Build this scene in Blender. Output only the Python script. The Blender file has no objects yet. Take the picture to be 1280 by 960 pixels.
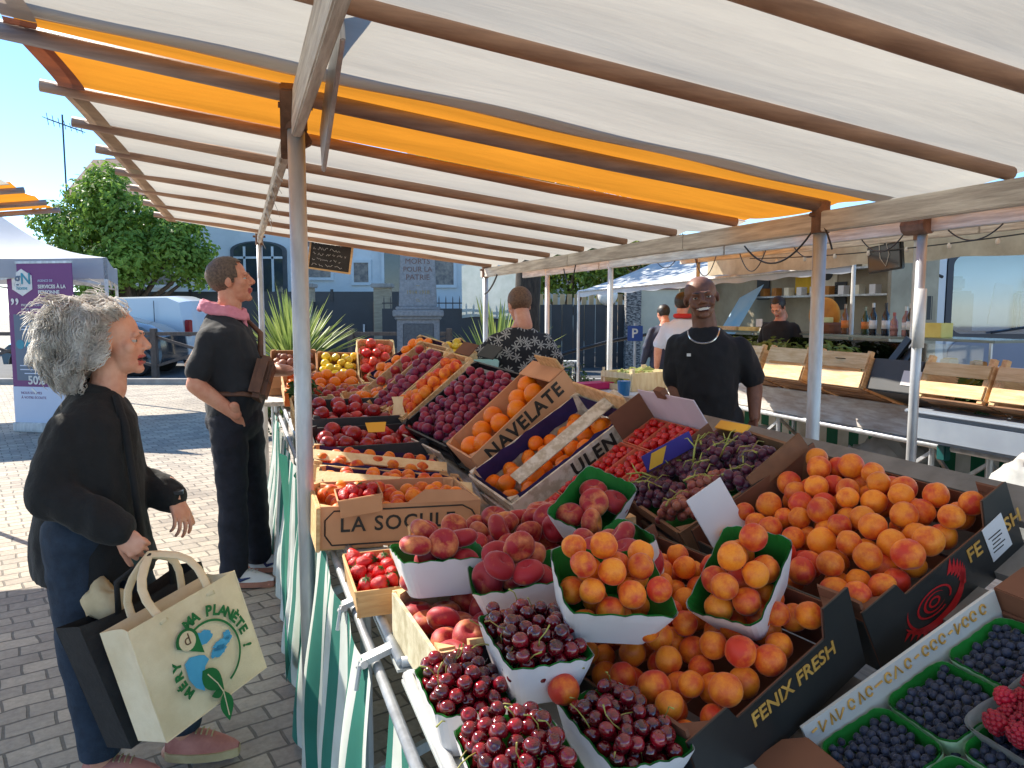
import bpy, bmesh, math, random
import numpy as np
from mathutils import Vector, Matrix, noise as mnoise
R = math.radians
PI = math.pi
sc = bpy.context.scene
COL = sc.collection
rnd = random.Random(7)

# ---------------------------------------------------------------- frames
CAM_H = 1.55
UD = Vector((-math.sin(R(19.7)), math.cos(R(19.7)), 0))      # along the stall, away from the camera
VD = Vector((math.cos(R(19.7)), math.sin(R(19.7)), 0))       # across the stall, customers -> vendor
ORG = Vector((-0.65, 2.35, 0))                               # foot of the front post
ST = Matrix(((VD.x, UD.x, 0, ORG.x), (VD.y, UD.y, 0, ORG.y), (0, 0, 1, 0), (0, 0, 0, 1)))
def S(v, u, z=0): return ST @ Vector((v, u, z))
def SM(v, u, z, yaw=0, tilt=0, roll=0):
    return ST @ Matrix.Translation((v, u, z)) @ Matrix.Rotation(R(yaw), 4, 'Z') @ Matrix.Rotation(-R(tilt), 4, 'Y') @ Matrix.Rotation(R(roll), 4, 'X')
def WM(x, y, z=0, yaw=0): return Matrix.Translation((x, y, z)) @ Matrix.Rotation(R(yaw), 4, 'Z')

def lin(c):
    c = c / 255.0
    return c / 12.92 if c <= 0.04045 else ((c + 0.055) / 1.055) ** 2.4
def rgb(r, g, b): return (lin(r), lin(g), lin(b))

# ---------------------------------------------------------------- materials
MATS = {}
def new_mat(name):
    m = bpy.data.materials.new(name); m.use_nodes = True
    nt = m.node_tree; nt.nodes.clear()
    out = nt.nodes.new('ShaderNodeOutputMaterial')
    return m, nt, out
def N(nt, t, **kw):
    n = nt.nodes.new(t)
    for k, v in kw.items():
        if k.startswith('i_'):
            key = k[2:]
            key = int(key) if key.isdigit() else key.replace('_', ' ')
            n.inputs[key].default_value = v
        else: setattr(n, k, v)
    return n
def ramp(nt, stops, interp='LINEAR'):
    n = nt.nodes.new('ShaderNodeValToRGB'); cr = n.color_ramp; cr.interpolation = interp
    while len(cr.elements) < len(stops): cr.elements.new(0.5)
    for e, (p, c) in zip(cr.elements, stops):
        e.position = p; e.color = (*c, 1) if len(c) == 3 else c
    return n
def M(name, c1, c2=None, scale=6, rough=.6, bump=0, bscale=None, metal=0, rand=0, detail=4, spec=.5, stretch=None, trans=0, coat=0, sheen=0, lo=.35, hi=.65):
    """two-tone noise material with bump; rand = per-object brightness/hue variation"""
    if name in MATS: return MATS[name]
    m, nt, out = new_mat(name); L = nt.links
    bs = N(nt, 'ShaderNodeBsdfPrincipled'); bs.inputs['Roughness'].default_value = rough
    bs.inputs['Metallic'].default_value = metal; bs.inputs['Specular IOR Level'].default_value = spec
    if coat: bs.inputs['Coat Weight'].default_value = coat; bs.inputs['Coat Roughness'].default_value = .1
    if sheen: bs.inputs['Sheen Weight'].default_value = sheen; bs.inputs['Sheen Roughness'].default_value = .5
    tc = N(nt, 'ShaderNodeTexCoord')
    co = tc.outputs['Object']
    if stretch:
        mp = N(nt, 'ShaderNodeMapping'); mp.inputs['Scale'].default_value = stretch
        L.new(co, mp.inputs['Vector']); co = mp.outputs['Vector']
    oi = N(nt, 'ShaderNodeObjectInfo')
    ad = N(nt, 'ShaderNodeVectorMath', operation='ADD'); L.new(co, ad.inputs[0])
    cb = N(nt, 'ShaderNodeMath', operation='MULTIPLY', i_1=37.0); L.new(oi.outputs['Random'], cb.inputs[0])
    L.new(cb.outputs[0], ad.inputs[1]); co = ad.outputs[0]
    c2 = c2 or tuple(x * .72 for x in c1)
    no = N(nt, 'ShaderNodeTexNoise', i_Scale=scale, i_Detail=detail, i_Roughness=.62); L.new(co, no.inputs['Vector'])
    rp = ramp(nt, [(lo, c2), (hi, c1)]); L.new(no.outputs['Fac'], rp.inputs['Fac'])
    col = rp.outputs['Color']
    if rand:
        hs = N(nt, 'ShaderNodeHueSaturation')
        mr = N(nt, 'ShaderNodeMapRange'); mr.inputs['To Min'].default_value = 1 - rand; mr.inputs['To Max'].default_value = 1 + rand
        L.new(oi.outputs['Random'], mr.inputs['Value']); L.new(mr.outputs[0], hs.inputs['Value'])
        fr = N(nt, 'ShaderNodeMath', operation='FRACT'); mu = N(nt, 'ShaderNodeMath', operation='MULTIPLY', i_1=13.7)
        L.new(oi.outputs['Random'], mu.inputs[0]); L.new(mu.outputs[0], fr.inputs[0])
        m2 = N(nt, 'ShaderNodeMapRange'); m2.inputs['To Min'].default_value = .5 - rand * .06; m2.inputs['To Max'].default_value = .5 + rand * .06
        L.new(fr.outputs[0], m2.inputs['Value']); L.new(m2.outputs[0], hs.inputs['Hue'])
        L.new(col, hs.inputs['Color']); col = hs.outputs['Color']
    L.new(col, bs.inputs['Base Color'])
    if bump:
        bn = N(nt, 'ShaderNodeTexNoise', i_Scale=bscale or scale * 4, i_Detail=5, i_Roughness=.6); L.new(co, bn.inputs['Vector'])
        bp = N(nt, 'ShaderNodeBump', i_Strength=bump, i_Distance=.01); L.new(bn.outputs['Fac'], bp.inputs['Height'])
        L.new(bp.outputs['Normal'], bs.inputs['Normal'])
    sh = bs.outputs[0]
    if trans:
        tr = N(nt, 'ShaderNodeBsdfTranslucent'); L.new(col, tr.inputs['Color'])
        mx = N(nt, 'ShaderNodeMixShader', i_0=trans); L.new(sh, mx.inputs[1]); L.new(tr.outputs[0], mx.inputs[2]); sh = mx.outputs[0]
    L.new(sh, out.inputs['Surface'])
    MATS[name] = m
    return m

def fruit_mat(name, base, base2, blush, amt=.5, rough=.42, fuzz=0, soft=.25, spec=.45, bump=.12, bscale=60, scale=2.2, coat=0, sss=.05):
    """base skin + blush that covers one side of each fruit, different on each (random by object)"""
    m, nt, out = new_mat(name); L = nt.links
    bs = N(nt, 'ShaderNodeBsdfPrincipled'); bs.inputs['Roughness'].default_value = rough; bs.inputs['Specular IOR Level'].default_value = spec
    if fuzz: bs.inputs['Sheen Weight'].default_value = fuzz; bs.inputs['Sheen Roughness'].default_value = .35
    if coat: bs.inputs['Coat Weight'].default_value = coat; bs.inputs['Coat Roughness'].default_value = .06
    tc = N(nt, 'ShaderNodeTexCoord'); oi = N(nt, 'ShaderNodeObjectInfo')
    cb = N(nt, 'ShaderNodeMath', operation='MULTIPLY', i_1=53.0); L.new(oi.outputs['Random'], cb.inputs[0])
    nrm = N(nt, 'ShaderNodeVectorMath', operation='NORMALIZE'); L.new(tc.outputs['Object'], nrm.inputs[0])
    ad = N(nt, 'ShaderNodeVectorMath', operation='ADD'); L.new(nrm.outputs[0], ad.inputs[0]); L.new(cb.outputs[0], ad.inputs[1])
    n1 = N(nt, 'ShaderNodeTexNoise', i_Scale=scale * .35, i_Detail=3, i_Roughness=.6); L.new(ad.outputs[0], n1.inputs['Vector'])
    n2 = N(nt, 'ShaderNodeTexNoise', i_Scale=scale * 3, i_Detail=5, i_Roughness=.7); L.new(ad.outputs[0], n2.inputs['Vector'])
    n3 = N(nt, 'ShaderNodeTexNoise', i_Scale=24, i_Detail=3, i_Roughness=.7); L.new(ad.outputs[0], n3.inputs['Vector'])
    r0 = ramp(nt, [(.3, base2), (.7, base)]); L.new(n2.outputs['Fac'], r0.inputs['Fac'])
    # blush mask
    s1 = N(nt, 'ShaderNodeMath', operation='MULTIPLY_ADD', i_1=.22, i_2=-.11); L.new(n3.outputs['Fac'], s1.inputs[0])
    s2 = N(nt, 'ShaderNodeMath', operation='ADD'); L.new(n1.outputs['Fac'], s2.inputs[0]); L.new(s1.outputs[0], s2.inputs[1])
    fr = N(nt, 'ShaderNodeMath', operation='FRACT'); mu = N(nt, 'ShaderNodeMath', operation='MULTIPLY', i_1=7.31)
    L.new(oi.outputs['Random'], mu.inputs[0]); L.new(mu.outputs[0], fr.inputs[0])
    s3 = N(nt, 'ShaderNodeMath', operation='MULTIPLY_ADD', i_1=.26, i_2=-.13); L.new(fr.outputs[0], s3.inputs[0])
    s4 = N(nt, 'ShaderNodeMath', operation='ADD'); L.new(s2.outputs[0], s4.inputs[0]); L.new(s3.outputs[0], s4.inputs[1])
    c = 1 - amt
    r1 = ramp(nt, [(max(0, .3 + .4 * c - soft * .5), (0, 0, 0)), (min(1, .3 + .4 * c + soft * .5), (1, 1, 1))]); L.new(s4.outputs[0], r1.inputs['Fac'])
    mx = N(nt, 'ShaderNodeMix', data_type='RGBA'); L.new(r1.outputs['Color'], mx.inputs['Factor'])
    L.new(r0.outputs['Color'], mx.inputs['A']); mx.inputs['B'].default_value = (*blush, 1)
    hs = N(nt, 'ShaderNodeHueSaturation'); mr = N(nt, 'ShaderNodeMapRange'); mr.inputs['To Min'].default_value = .85; mr.inputs['To Max'].default_value = 1.12
    L.new(oi.outputs['Random'], mr.inputs['Value']); L.new(mr.outputs[0], hs.inputs['Value']); L.new(mx.outputs['Result'], hs.inputs['Color'])
    L.new(hs.outputs['Color'], bs.inputs['Base Color'])
    if bump:
        bn = N(nt, 'ShaderNodeTexNoise', i_Scale=bscale, i_Detail=2); L.new(ad.outputs[0], bn.inputs['Vector'])
        bp = N(nt, 'ShaderNodeBump', i_Strength=bump, i_Distance=.002); L.new(bn.outputs['Fac'], bp.inputs['Height']); L.new(bp.outputs['Normal'], bs.inputs['Normal'])
    L.new(bs.outputs[0], out.inputs['Surface'])
    MATS[name] = m
    return m

def stripe_mat(name, ca, cb, width, axis='X', rough=.8, fold=None, trans=.2):
    m, nt, out = new_mat(name); L = nt.links
    bs = N(nt, 'ShaderNodeBsdfPrincipled'); bs.inputs['Roughness'].default_value = rough
    uv = N(nt, 'ShaderNodeUVMap'); sx = N(nt, 'ShaderNodeSeparateXYZ'); L.new(uv.outputs[0], sx.inputs[0])
    mu = N(nt, 'ShaderNodeMath', operation='MULTIPLY', i_1=1 / width); L.new(sx.outputs[axis], mu.inputs[0])
    fr = N(nt, 'ShaderNodeMath', operation='FRACT'); L.new(mu.outputs[0], fr.inputs[0])
    rp = ramp(nt, [(0, ca), (.5, cb)], 'CONSTANT'); L.new(fr.outputs[0], rp.inputs[0])
    tc = N(nt, 'ShaderNodeTexCoord')
    no = N(nt, 'ShaderNodeTexNoise', i_Scale=9, i_Detail=5); L.new(tc.outputs['Object'], no.inputs['Vector'])
    r2 = ramp(nt, [(.3, (.78, .78, .76)), (.65, (1, 1, 1))]); L.new(no.outputs['Fac'], r2.inputs[0])
    mx = N(nt, 'ShaderNodeMix', data_type='RGBA', blend_type='MULTIPLY'); mx.inputs['Factor'].default_value = 1
    L.new(rp.outputs['Color'], mx.inputs['A']); L.new(r2.outputs['Color'], mx.inputs['B']); L.new(mx.outputs['Result'], bs.inputs['Base Color'])
    tr = N(nt, 'ShaderNodeBsdfTranslucent'); L.new(mx.outputs['Result'], tr.inputs['Color'])
    ms = N(nt, 'ShaderNodeMixShader', i_0=trans); L.new(bs.outputs[0], ms.inputs[1]); L.new(tr.outputs[0], ms.inputs[2])
    L.new(ms.outputs[0], out.inputs['Surface']); MATS[name] = m
    return m

def glass_mat(name, tint=(.8, .88, .9), rough=.03, alpha=.75):
    m, nt, out = new_mat(name); L = nt.links
    gl = N(nt, 'ShaderNodeBsdfGlossy', i_Roughness=rough); tp = N(nt, 'ShaderNodeBsdfTransparent'); tp.inputs['Color'].default_value = (*tint, 1)
    fr = N(nt, 'ShaderNodeFresnel', i_IOR=1.5)
    mr = N(nt, 'ShaderNodeMath', operation='MULTIPLY_ADD', i_1=1.0, i_2=1 - alpha); L.new(fr.outputs[0], mr.inputs[0]); mr.use_clamp = True
    ms = N(nt, 'ShaderNodeMixShader'); L.new(mr.outputs[0], ms.inputs[0]); L.new(tp.outputs[0], ms.inputs[1]); L.new(gl.outputs[0], ms.inputs[2])
    L.new(ms.outputs[0], out.inputs['Surface']); MATS[name] = m
    return m

# ---------------------------------------------------------------- mesh building
class MB:
    def __init__(s): s.v = []; s.f = []; s.m = []; s.uv = {}
    def add(s, vs, fs, mi=0):
        o = len(s.v); s.v += [tuple(p) for p in vs]
        for f in fs: s.f.append(tuple(i + o for i in f)); s.m.append(mi)
        return s
    def box(s, c, d, rot=None, mi=0, taper=None):
        x, y, z = d[0] / 2, d[1] / 2, d[2] / 2
        vs = [Vector((a * x, b * y, e * z)) for e in (-1, 1) for b in (-1, 1) for a in (-1, 1)]
        if taper:
            for p in vs[4:]: p.x *= taper[0]; p.y *= taper[1]
        if rot is not None: vs = [rot @ p for p in vs]
        vs = [p + Vector(c) for p in vs]
        return s.add(vs, [(0, 2, 3, 1), (4, 5, 7, 6), (0, 1, 5, 4), (2, 6, 7, 3), (0, 4, 6, 2), (1, 3, 7, 5)], mi)
    def bar(s, a, b, w, h, mi=0, upv=(0, 0, 1)):
        a, b = Vector(a), Vector(b); d = (b - a); l = d.length; d.normalize()
        upv = Vector(upv)
        if abs(d.dot(upv)) > .98: upv = Vector((1, 0, 0))
        x = d.cross(upv).normalized(); y = x.cross(d).normalized()
        vs = [p + x * sx * w / 2 + y * sy * h / 2 for p in (a, b) for sx, sy in ((-1, -1), (1, -1), (1, 1), (-1, 1))]
        return s.add(vs, [(0, 3, 2, 1), (4, 5, 6, 7), (0, 1, 5, 4), (1, 2, 6, 5), (2, 3, 7, 6), (3, 0, 4, 7)], mi)
    def tube(s, pts, rad, n=10, mi=0, caps=True, flat=1.0, upv=None):
        pts = [Vector(p) for p in pts]
        if not hasattr(rad, '__len__'): rad = [rad] * len(pts)
        o = len(s.v); prev = None
        for i, p in enumerate(pts):
            d = (pts[min(i + 1, len(pts) - 1)] - pts[max(i - 1, 0)])
            d = d.normalized() if d.length > 1e-9 else Vector((0, 0, 1))
            if prev is None:
                a = Vector(upv) if upv else (Vector((0, 0, 1)) if abs(d.z) < .9 else Vector((1, 0, 0)))
            else: a = prev
            y = (a - d * a.dot(d)).normalized(); x = d.cross(y).normalized(); prev = y
            for k in range(n):
                t = 2 * PI * k / n
                s.v.append(tuple(p + x * math.cos(t) * rad[i] + y * math.sin(t) * rad[i] * flat))
        for i in range(len(pts) - 1):
            for k in range(n):
                k2 = (k + 1) % n
                s.f.append((o + i * n + k, o + i * n + k2, o + (i + 1) * n + k2, o + (i + 1) * n + k)); s.m.append(mi)
        if caps:
            s.f.append(tuple(o + k for k in reversed(range(n)))); s.m.append(mi)
            s.f.append(tuple(o + (len(pts) - 1) * n + k for k in range(n))); s.m.append(mi)
        return s
    def cap(s, a, ra, b, rb, n=14, flat=1.0, upv=None, k=4):
        """tapered capsule"""
        a, b = Vector(a), Vector(b); d = (b - a); d = d.normalized() if d.length > 1e-6 else Vector((0, 0, 1))
        P, Q = [], []
        for i in range(k + 1):
            t = PI / 2 * (1 - i / k); P.append(a - d * ra * math.sin(t)); Q.append(max(1e-4, ra * math.cos(t)))
        for i in range(k + 1):
            t = PI / 2 * i / k; P.append(b + d * rb * math.sin(t)); Q.append(max(1e-4, rb * math.cos(t)))
        return s.tube(P, Q, n, flat=flat, upv=upv)
    def ell(s, c, r, nu=16, nv=10, rot=None, mi=0):
        vs = []; fs = []
        c = Vector(c)
        for j in range(nv + 1):
            th = PI * j / nv
            for i in range(nu):
                ph = 2 * PI * i / nu
                p = Vector((r[0] * math.sin(th) * math.cos(ph), r[1] * math.sin(th) * math.sin(ph), r[2] * math.cos(th)))
                if rot is not None: p = rot @ p
                vs.append(p + c)
        for j in range(nv):
            for i in range(nu):
                a = j * nu + i; b = j * nu + (i + 1) % nu
                fs.append((a, a + nu, b + nu, b))
        return s.add(vs, fs, mi)
    def loft(s, rings, n=24, mi=0, p=2.0):
        """rings: (centre, rx, ry) ellipses in the horizontal plane (superellipse power p)"""
        o = len(s.v)
        for c, rx, ry in rings:
            for k in range(n):
                t = 2 * PI * k / n; ct, st = math.cos(t), math.sin(t)
                s.v.append((c[0] + rx * math.copysign(abs(ct) ** (2 / p), ct), c[1] + ry * math.copysign(abs(st) ** (2 / p), st), c[2]))
        for i in range(len(rings) - 1):
            for k in range(n):
                k2 = (k + 1) % n
                s.f.append((o + i * n + k, o + i * n + k2, o + (i + 1) * n + k2, o + (i + 1) * n + k)); s.m.append(mi)
        s.f.append(tuple(o + k for k in reversed(range(n)))); s.m.append(mi)
        s.f.append(tuple(o + (len(rings) - 1) * n + k for k in range(n))); s.m.append(mi)
        return s
    def lathe(s, prof, n=20, c=(0, 0, 0), mi=0, caps=True):
        rings = [((c[0], c[1], c[2] + z), max(r, 1e-4), max(r, 1e-4)) for r, z in prof]
        return s.loft(rings, n, mi)
    def prism(s, poly, t, mi=0, mat=None):
        """polygon in xy, extruded from z=0 to t"""
        n = len(poly); vs = [Vector((x, y, 0)) for x, y in poly] + [Vector((x, y, t)) for x, y in poly]
        if mat is not None: vs = [mat @ p for p in vs]
        fs = [tuple(reversed(range(n))), tuple(range(n, 2 * n))] + [(i, (i + 1) % n, n + (i + 1) % n, n + i) for i in range(n)]
        return s.add(vs, fs, mi)
    def grid(s, fn, nx, ny, mi=0, uvf=None):
        o = len(s.v)
        for j in range(ny + 1):
            for i in range(nx + 1):
                s.v.append(tuple(fn(i / nx, j / ny)))
                if uvf: s.uv[len(s.v) - 1] = uvf(i / nx, j / ny)
        for j in range(ny):
            for i in range(nx):
                a = o + j * (nx + 1) + i
                s.f.append((a, a + 1, a + nx + 2, a + nx + 1)); s.m.append(mi)
        return s
    def mesh(s, name, mats, smooth=False):
        me = bpy.data.meshes.new(name); me.from_pydata(s.v, [], s.f)
        for m in (mats if isinstance(mats, (list, tuple)) else [mats]): me.materials.append(m)
        me.polygons.foreach_set('material_index', s.m)
        if smooth: me.polygons.foreach_set('use_smooth', [True] * len(s.f))
        if s.uv:
            ul = me.uv_layers.new(name='UVMap')
            for lp in me.loops: ul.data[lp.index].uv = s.uv.get(lp.vertex_index, (0, 0))
        me.update()
        return me
    def obj(s, name, mats, parent=None, mw=None, smooth=False, bevel=0, autosm=None):
        me = s.mesh(name, mats, smooth)
        if bevel or autosm: finish(me, bevel, autosm)
        return link(name, me, parent, mw)

def finish(me, bevel=0, autosm=None):
    bm = bmesh.new(); bm.from_mesh(me)
    bmesh.ops.recalc_face_normals(bm, faces=bm.faces)
    if bevel:
        es = [e for e in bm.edges if len(e.link_faces) == 2 and e.calc_face_angle(0) > R(30)]
        bmesh.ops.bevel(bm, geom=es, offset=bevel, segments=2, affect='EDGES', clamp_overlap=True)
    bm.to_mesh(me); bm.free()
    if autosm:
        me.polygons.foreach_set('use_smooth', [True] * len(me.polygons))
        try: me.set_sharp_from_angle(angle=R(autosm))
        except Exception: pass
    me.update()
def link(name, data, parent=None, mw=None):
    o = bpy.data.objects.new(name, data); COL.objects.link(o)
    if parent is not None: o.parent = parent
    if mw is not None:
        if parent is not None: o.matrix_local = mw
        else: o.matrix_world = mw
    return o
def tag(o, label=None, cat=None, group=None, kind=None):
    if label: o['label'] = label
    if cat: o['category'] = cat
    if group: o['group'] = group
    if kind: o['kind'] = kind
    return o
def thing(name, mw, label, cat, group=None):
    o = link(name, None, None, mw); o.empty_display_size = .1
    return tag(o, label, cat, group)
def remesh(mb, name, mats, voxel=.01, smooth=6, fac=.5):
    me = mb.mesh(name + '_tmp', mats); ob = bpy.data.objects.new(name + '_tmp', me); COL.objects.link(ob)
    m = ob.modifiers.new('r', 'REMESH'); m.mode = 'VOXEL'; m.voxel_size = voxel
    if smooth:
        q = ob.modifiers.new('s', 'SMOOTH'); q.factor = fac; q.iterations = smooth
    dg = bpy.context.evaluated_depsgraph_get(); dg.update()
    me2 = bpy.data.meshes.new_from_object(ob.evaluated_get(dg)); me2.name = name
    bpy.data.objects.remove(ob); bpy.data.meshes.remove(me)
    me2.polygons.foreach_set('use_smooth', [True] * len(me2.polygons))
    return me2
def verts(me):
    a = np.empty(len(me.vertices) * 3); me.vertices.foreach_get('co', a); return a.reshape(-1, 3)
def set_verts(me, a): me.vertices.foreach_set('co', a.reshape(-1)); me.update()
def normals(me):
    a = np.empty(len(me.vertices) * 3); me.vertices.foreach_get('normal', a); return a.reshape(-1, 3)
def wrinkle(me, amp, scale=(6, 6, 6), seed=0, wt=None):
    a = verts(me); n = normals(me)
    d = np.array([mnoise.noise(Vector((p[0] * scale[0] + seed, p[1] * scale[1], p[2] * scale[2]))) + .5 * mnoise.noise(Vector((p[0] * scale[0] * 2.3 + seed, p[1] * scale[1] * 2.3, p[2] * scale[2] * 2.3))) for p in a])
    if wt is not None: d = d * wt(a)
    set_verts(me, a + n * (amp * d)[:, None])
def join_meshes(name, meshes):
    """append meshes (each with own material list) into one"""
    bm = bmesh.new(); mats = []
    for me in meshes:
        off = len(mats); mats += list(me.materials)
        k = len(bm.faces); bm.from_mesh(me); bm.faces.ensure_lookup_table()
        for f in bm.faces[k:]: f.material_index += off
    out = bpy.data.meshes.new(name); bm.to_mesh(out); bm.free()
    for m in mats: out.materials.append(m)
    return out
def text_mesh(txt, size, mat, name='lettering', depth=.001, bold=0, align='CENTER', spacing=1.0, sx=1.0, shear=0):
    c = bpy.data.curves.new(name + '_tmp', 'FONT'); c.body = txt; c.size = size; c.extrude = depth; c.offset = bold
    c.align_x = align; c.align_y = 'CENTER'; c.space_character = spacing; c.shear = shear; c.resolution_u = 3
    o = bpy.data.objects.new(name + '_tmp', c); COL.objects.link(o)
    dg = bpy.context.evaluated_depsgraph_get(); dg.update()
    me = bpy.data.meshes.new_from_object(o.evaluated_get(dg)); me.name = name
    bpy.data.objects.remove(o); bpy.data.curves.remove(c)
    me.materials.clear(); me.materials.append(mat)
    if sx != 1.0:
        a = verts(me); a[:, 0] *= sx; set_verts(me, a)
    return me
def text(txt, size, mat, parent, mw, name='lettering', **kw):
    return link(name, text_mesh(txt, size, mat, name, **kw), parent, mw)
def frame_mat(origin, xdir, ydir):
    x = Vector(xdir).normalized(); y = Vector(ydir); y = (y - x * y.dot(x)).normalized(); z = x.cross(y)
    m = Matrix((x, y, z)).transposed().to_4x4(); m.translation = Vector(origin)
    return m
# ================================================================ camera, light, sky
cam = bpy.data.cameras.new('camera'); camo = bpy.data.objects.new('camera', cam); COL.objects.link(camo)
camo.location = (0, 0, CAM_H); camo.rotation_euler = (R(90 - 5.53), 0, 0)
cam.sensor_width = 36; cam.lens = 950 / 1280 * 36; cam.clip_end = 500; cam.clip_start = .02
sc.camera = camo
SUN_L = (UD * .96 - VD * .70 + Vector((0, 0, 1))).normalized()       # towards the sun
sun = bpy.data.lights.new('sun', 'SUN'); sun.energy = 4.6; sun.angle = R(.53); sun.color = (1, .92, .79)
suno = bpy.data.objects.new('sun', sun); COL.objects.link(suno)
suno.rotation_euler = SUN_L.to_track_quat('Z', 'Y').to_euler()
w = bpy.data.worlds.new('World'); sc.world = w; w.use_nodes = True
nt = w.node_tree; nt.nodes.clear()
sky = nt.nodes.new('ShaderNodeTexSky'); sky.sky_type = 'NISHITA'; sky.sun_disc = False
sky.sun_elevation = math.asin(SUN_L.z); sky.sun_rotation = math.atan2(SUN_L.x, SUN_L.y) % (2 * PI)
sky.air_density = .75; sky.dust_density = .05; sky.ozone_density = 3.0; sky.altitude = 60
bg = nt.nodes.new('ShaderNodeBackground'); bg.inputs['Strength'].default_value = .15
wo = nt.nodes.new('ShaderNodeOutputWorld')
hsv = nt.nodes.new('ShaderNodeHueSaturation'); hsv.inputs['Saturation'].default_value = 1.12; hsv.inputs['Hue'].default_value = .495; nt.links.new(sky.outputs[0], hsv.inputs['Color']); nt.links.new(hsv.outputs[0], bg.inputs[0]); nt.links.new(bg.outputs[0], wo.inputs[0])
sc.view_settings.view_transform = 'Standard'; sc.view_settings.look = 'None'
sc.view_settings.exposure = 1.1; sc.view_settings.gamma = 1; sc.view_settings.use_curve_mapping = False
sc.cycles.use_denoising = True
sc.cycles.max_bounces = 8; sc.cycles.diffuse_bounces = 4; sc.cycles.glossy_bounces = 3; sc.cycles.transmission_bounces = 4; sc.cycles.transparent_max_bounces = 8
sc.cycles.sample_clamp_indirect = 6; sc.cycles.caustics_reflective = False; sc.cycles.caustics_refractive = False

# ================================================================ shared materials
STEEL = M('galvanised_steel', rgb(204, 207, 210), rgb(168, 170, 173), 14, .42, .1, metal=.35, stretch=(1, 1, .25))
PAINTWHITE = M('white_paint', (.78, .77, .74), (.6, .59, .56), 5, .5, .05)
BLACKMETAL = M('black_metal', (.018, .019, .022), (.03, .03, .034), 8, .45)
WOODPALE = M('poplar_wood', rgb(226, 190, 140), rgb(196, 152, 100), 5, .7, .25, stretch=(1, 9, 9), rand=.1)
WOODX = M('poplar_wood_long', rgb(230, 200, 155), rgb(200, 162, 112), 5, .7, .25, stretch=(9, 1, 9), rand=.1)
WOODBROWN = M('brown_wood', rgb(122, 78, 52), rgb(88, 55, 38), 7, .65, .2, stretch=(1, 8, 8))
CARD = M('brown_cardboard', rgb(176, 128, 88), rgb(150, 104, 70), 3, .85, .08)
CARDPINK = M('buff_cardboard', rgb(214, 158, 116), rgb(192, 138, 98), 3, .8, .08)
CARDDARK = M('black_printed_cardboard', (.018, .02, .02), (.026, .027, .026), 4, .42, .05)
INK = M('black_ink', (.02, .017, .015), (.03, .026, .02), 20, .6)
WHITEPAPER = M('white_paper', (.76, .74, .74), (.68, .66, .66), 3, .7, .06)
GREENPAPER = M('green_paper', rgb(34, 140, 52), rgb(22, 112, 40), 4, .55, .1, trans=.15)
PURPLEPAPER = M('purple_paper', rgb(52, 44, 104), rgb(36, 30, 78), 6, .6, .2)
LEAF = M('leaf', (.09, .17, .03), (.045, .10, .018), 3, .5, rand=.3, trans=.35)
CHALKBOARD = M('chalkboard', (.02, .018, .017), (.04, .036, .033), 7, .75)
CHALK = M('chalk', (.72, .70, .66), (.5, .48, .45), 60, .9)
PLASTICBLACK = M('black_plastic', (.014, .015, .018), (.022, .023, .026), 5, .35)
CLOTHWHITE = M('white_cloth', (.7, .7, .7), (.6, .6, .61), 5, .85, .15)

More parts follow.
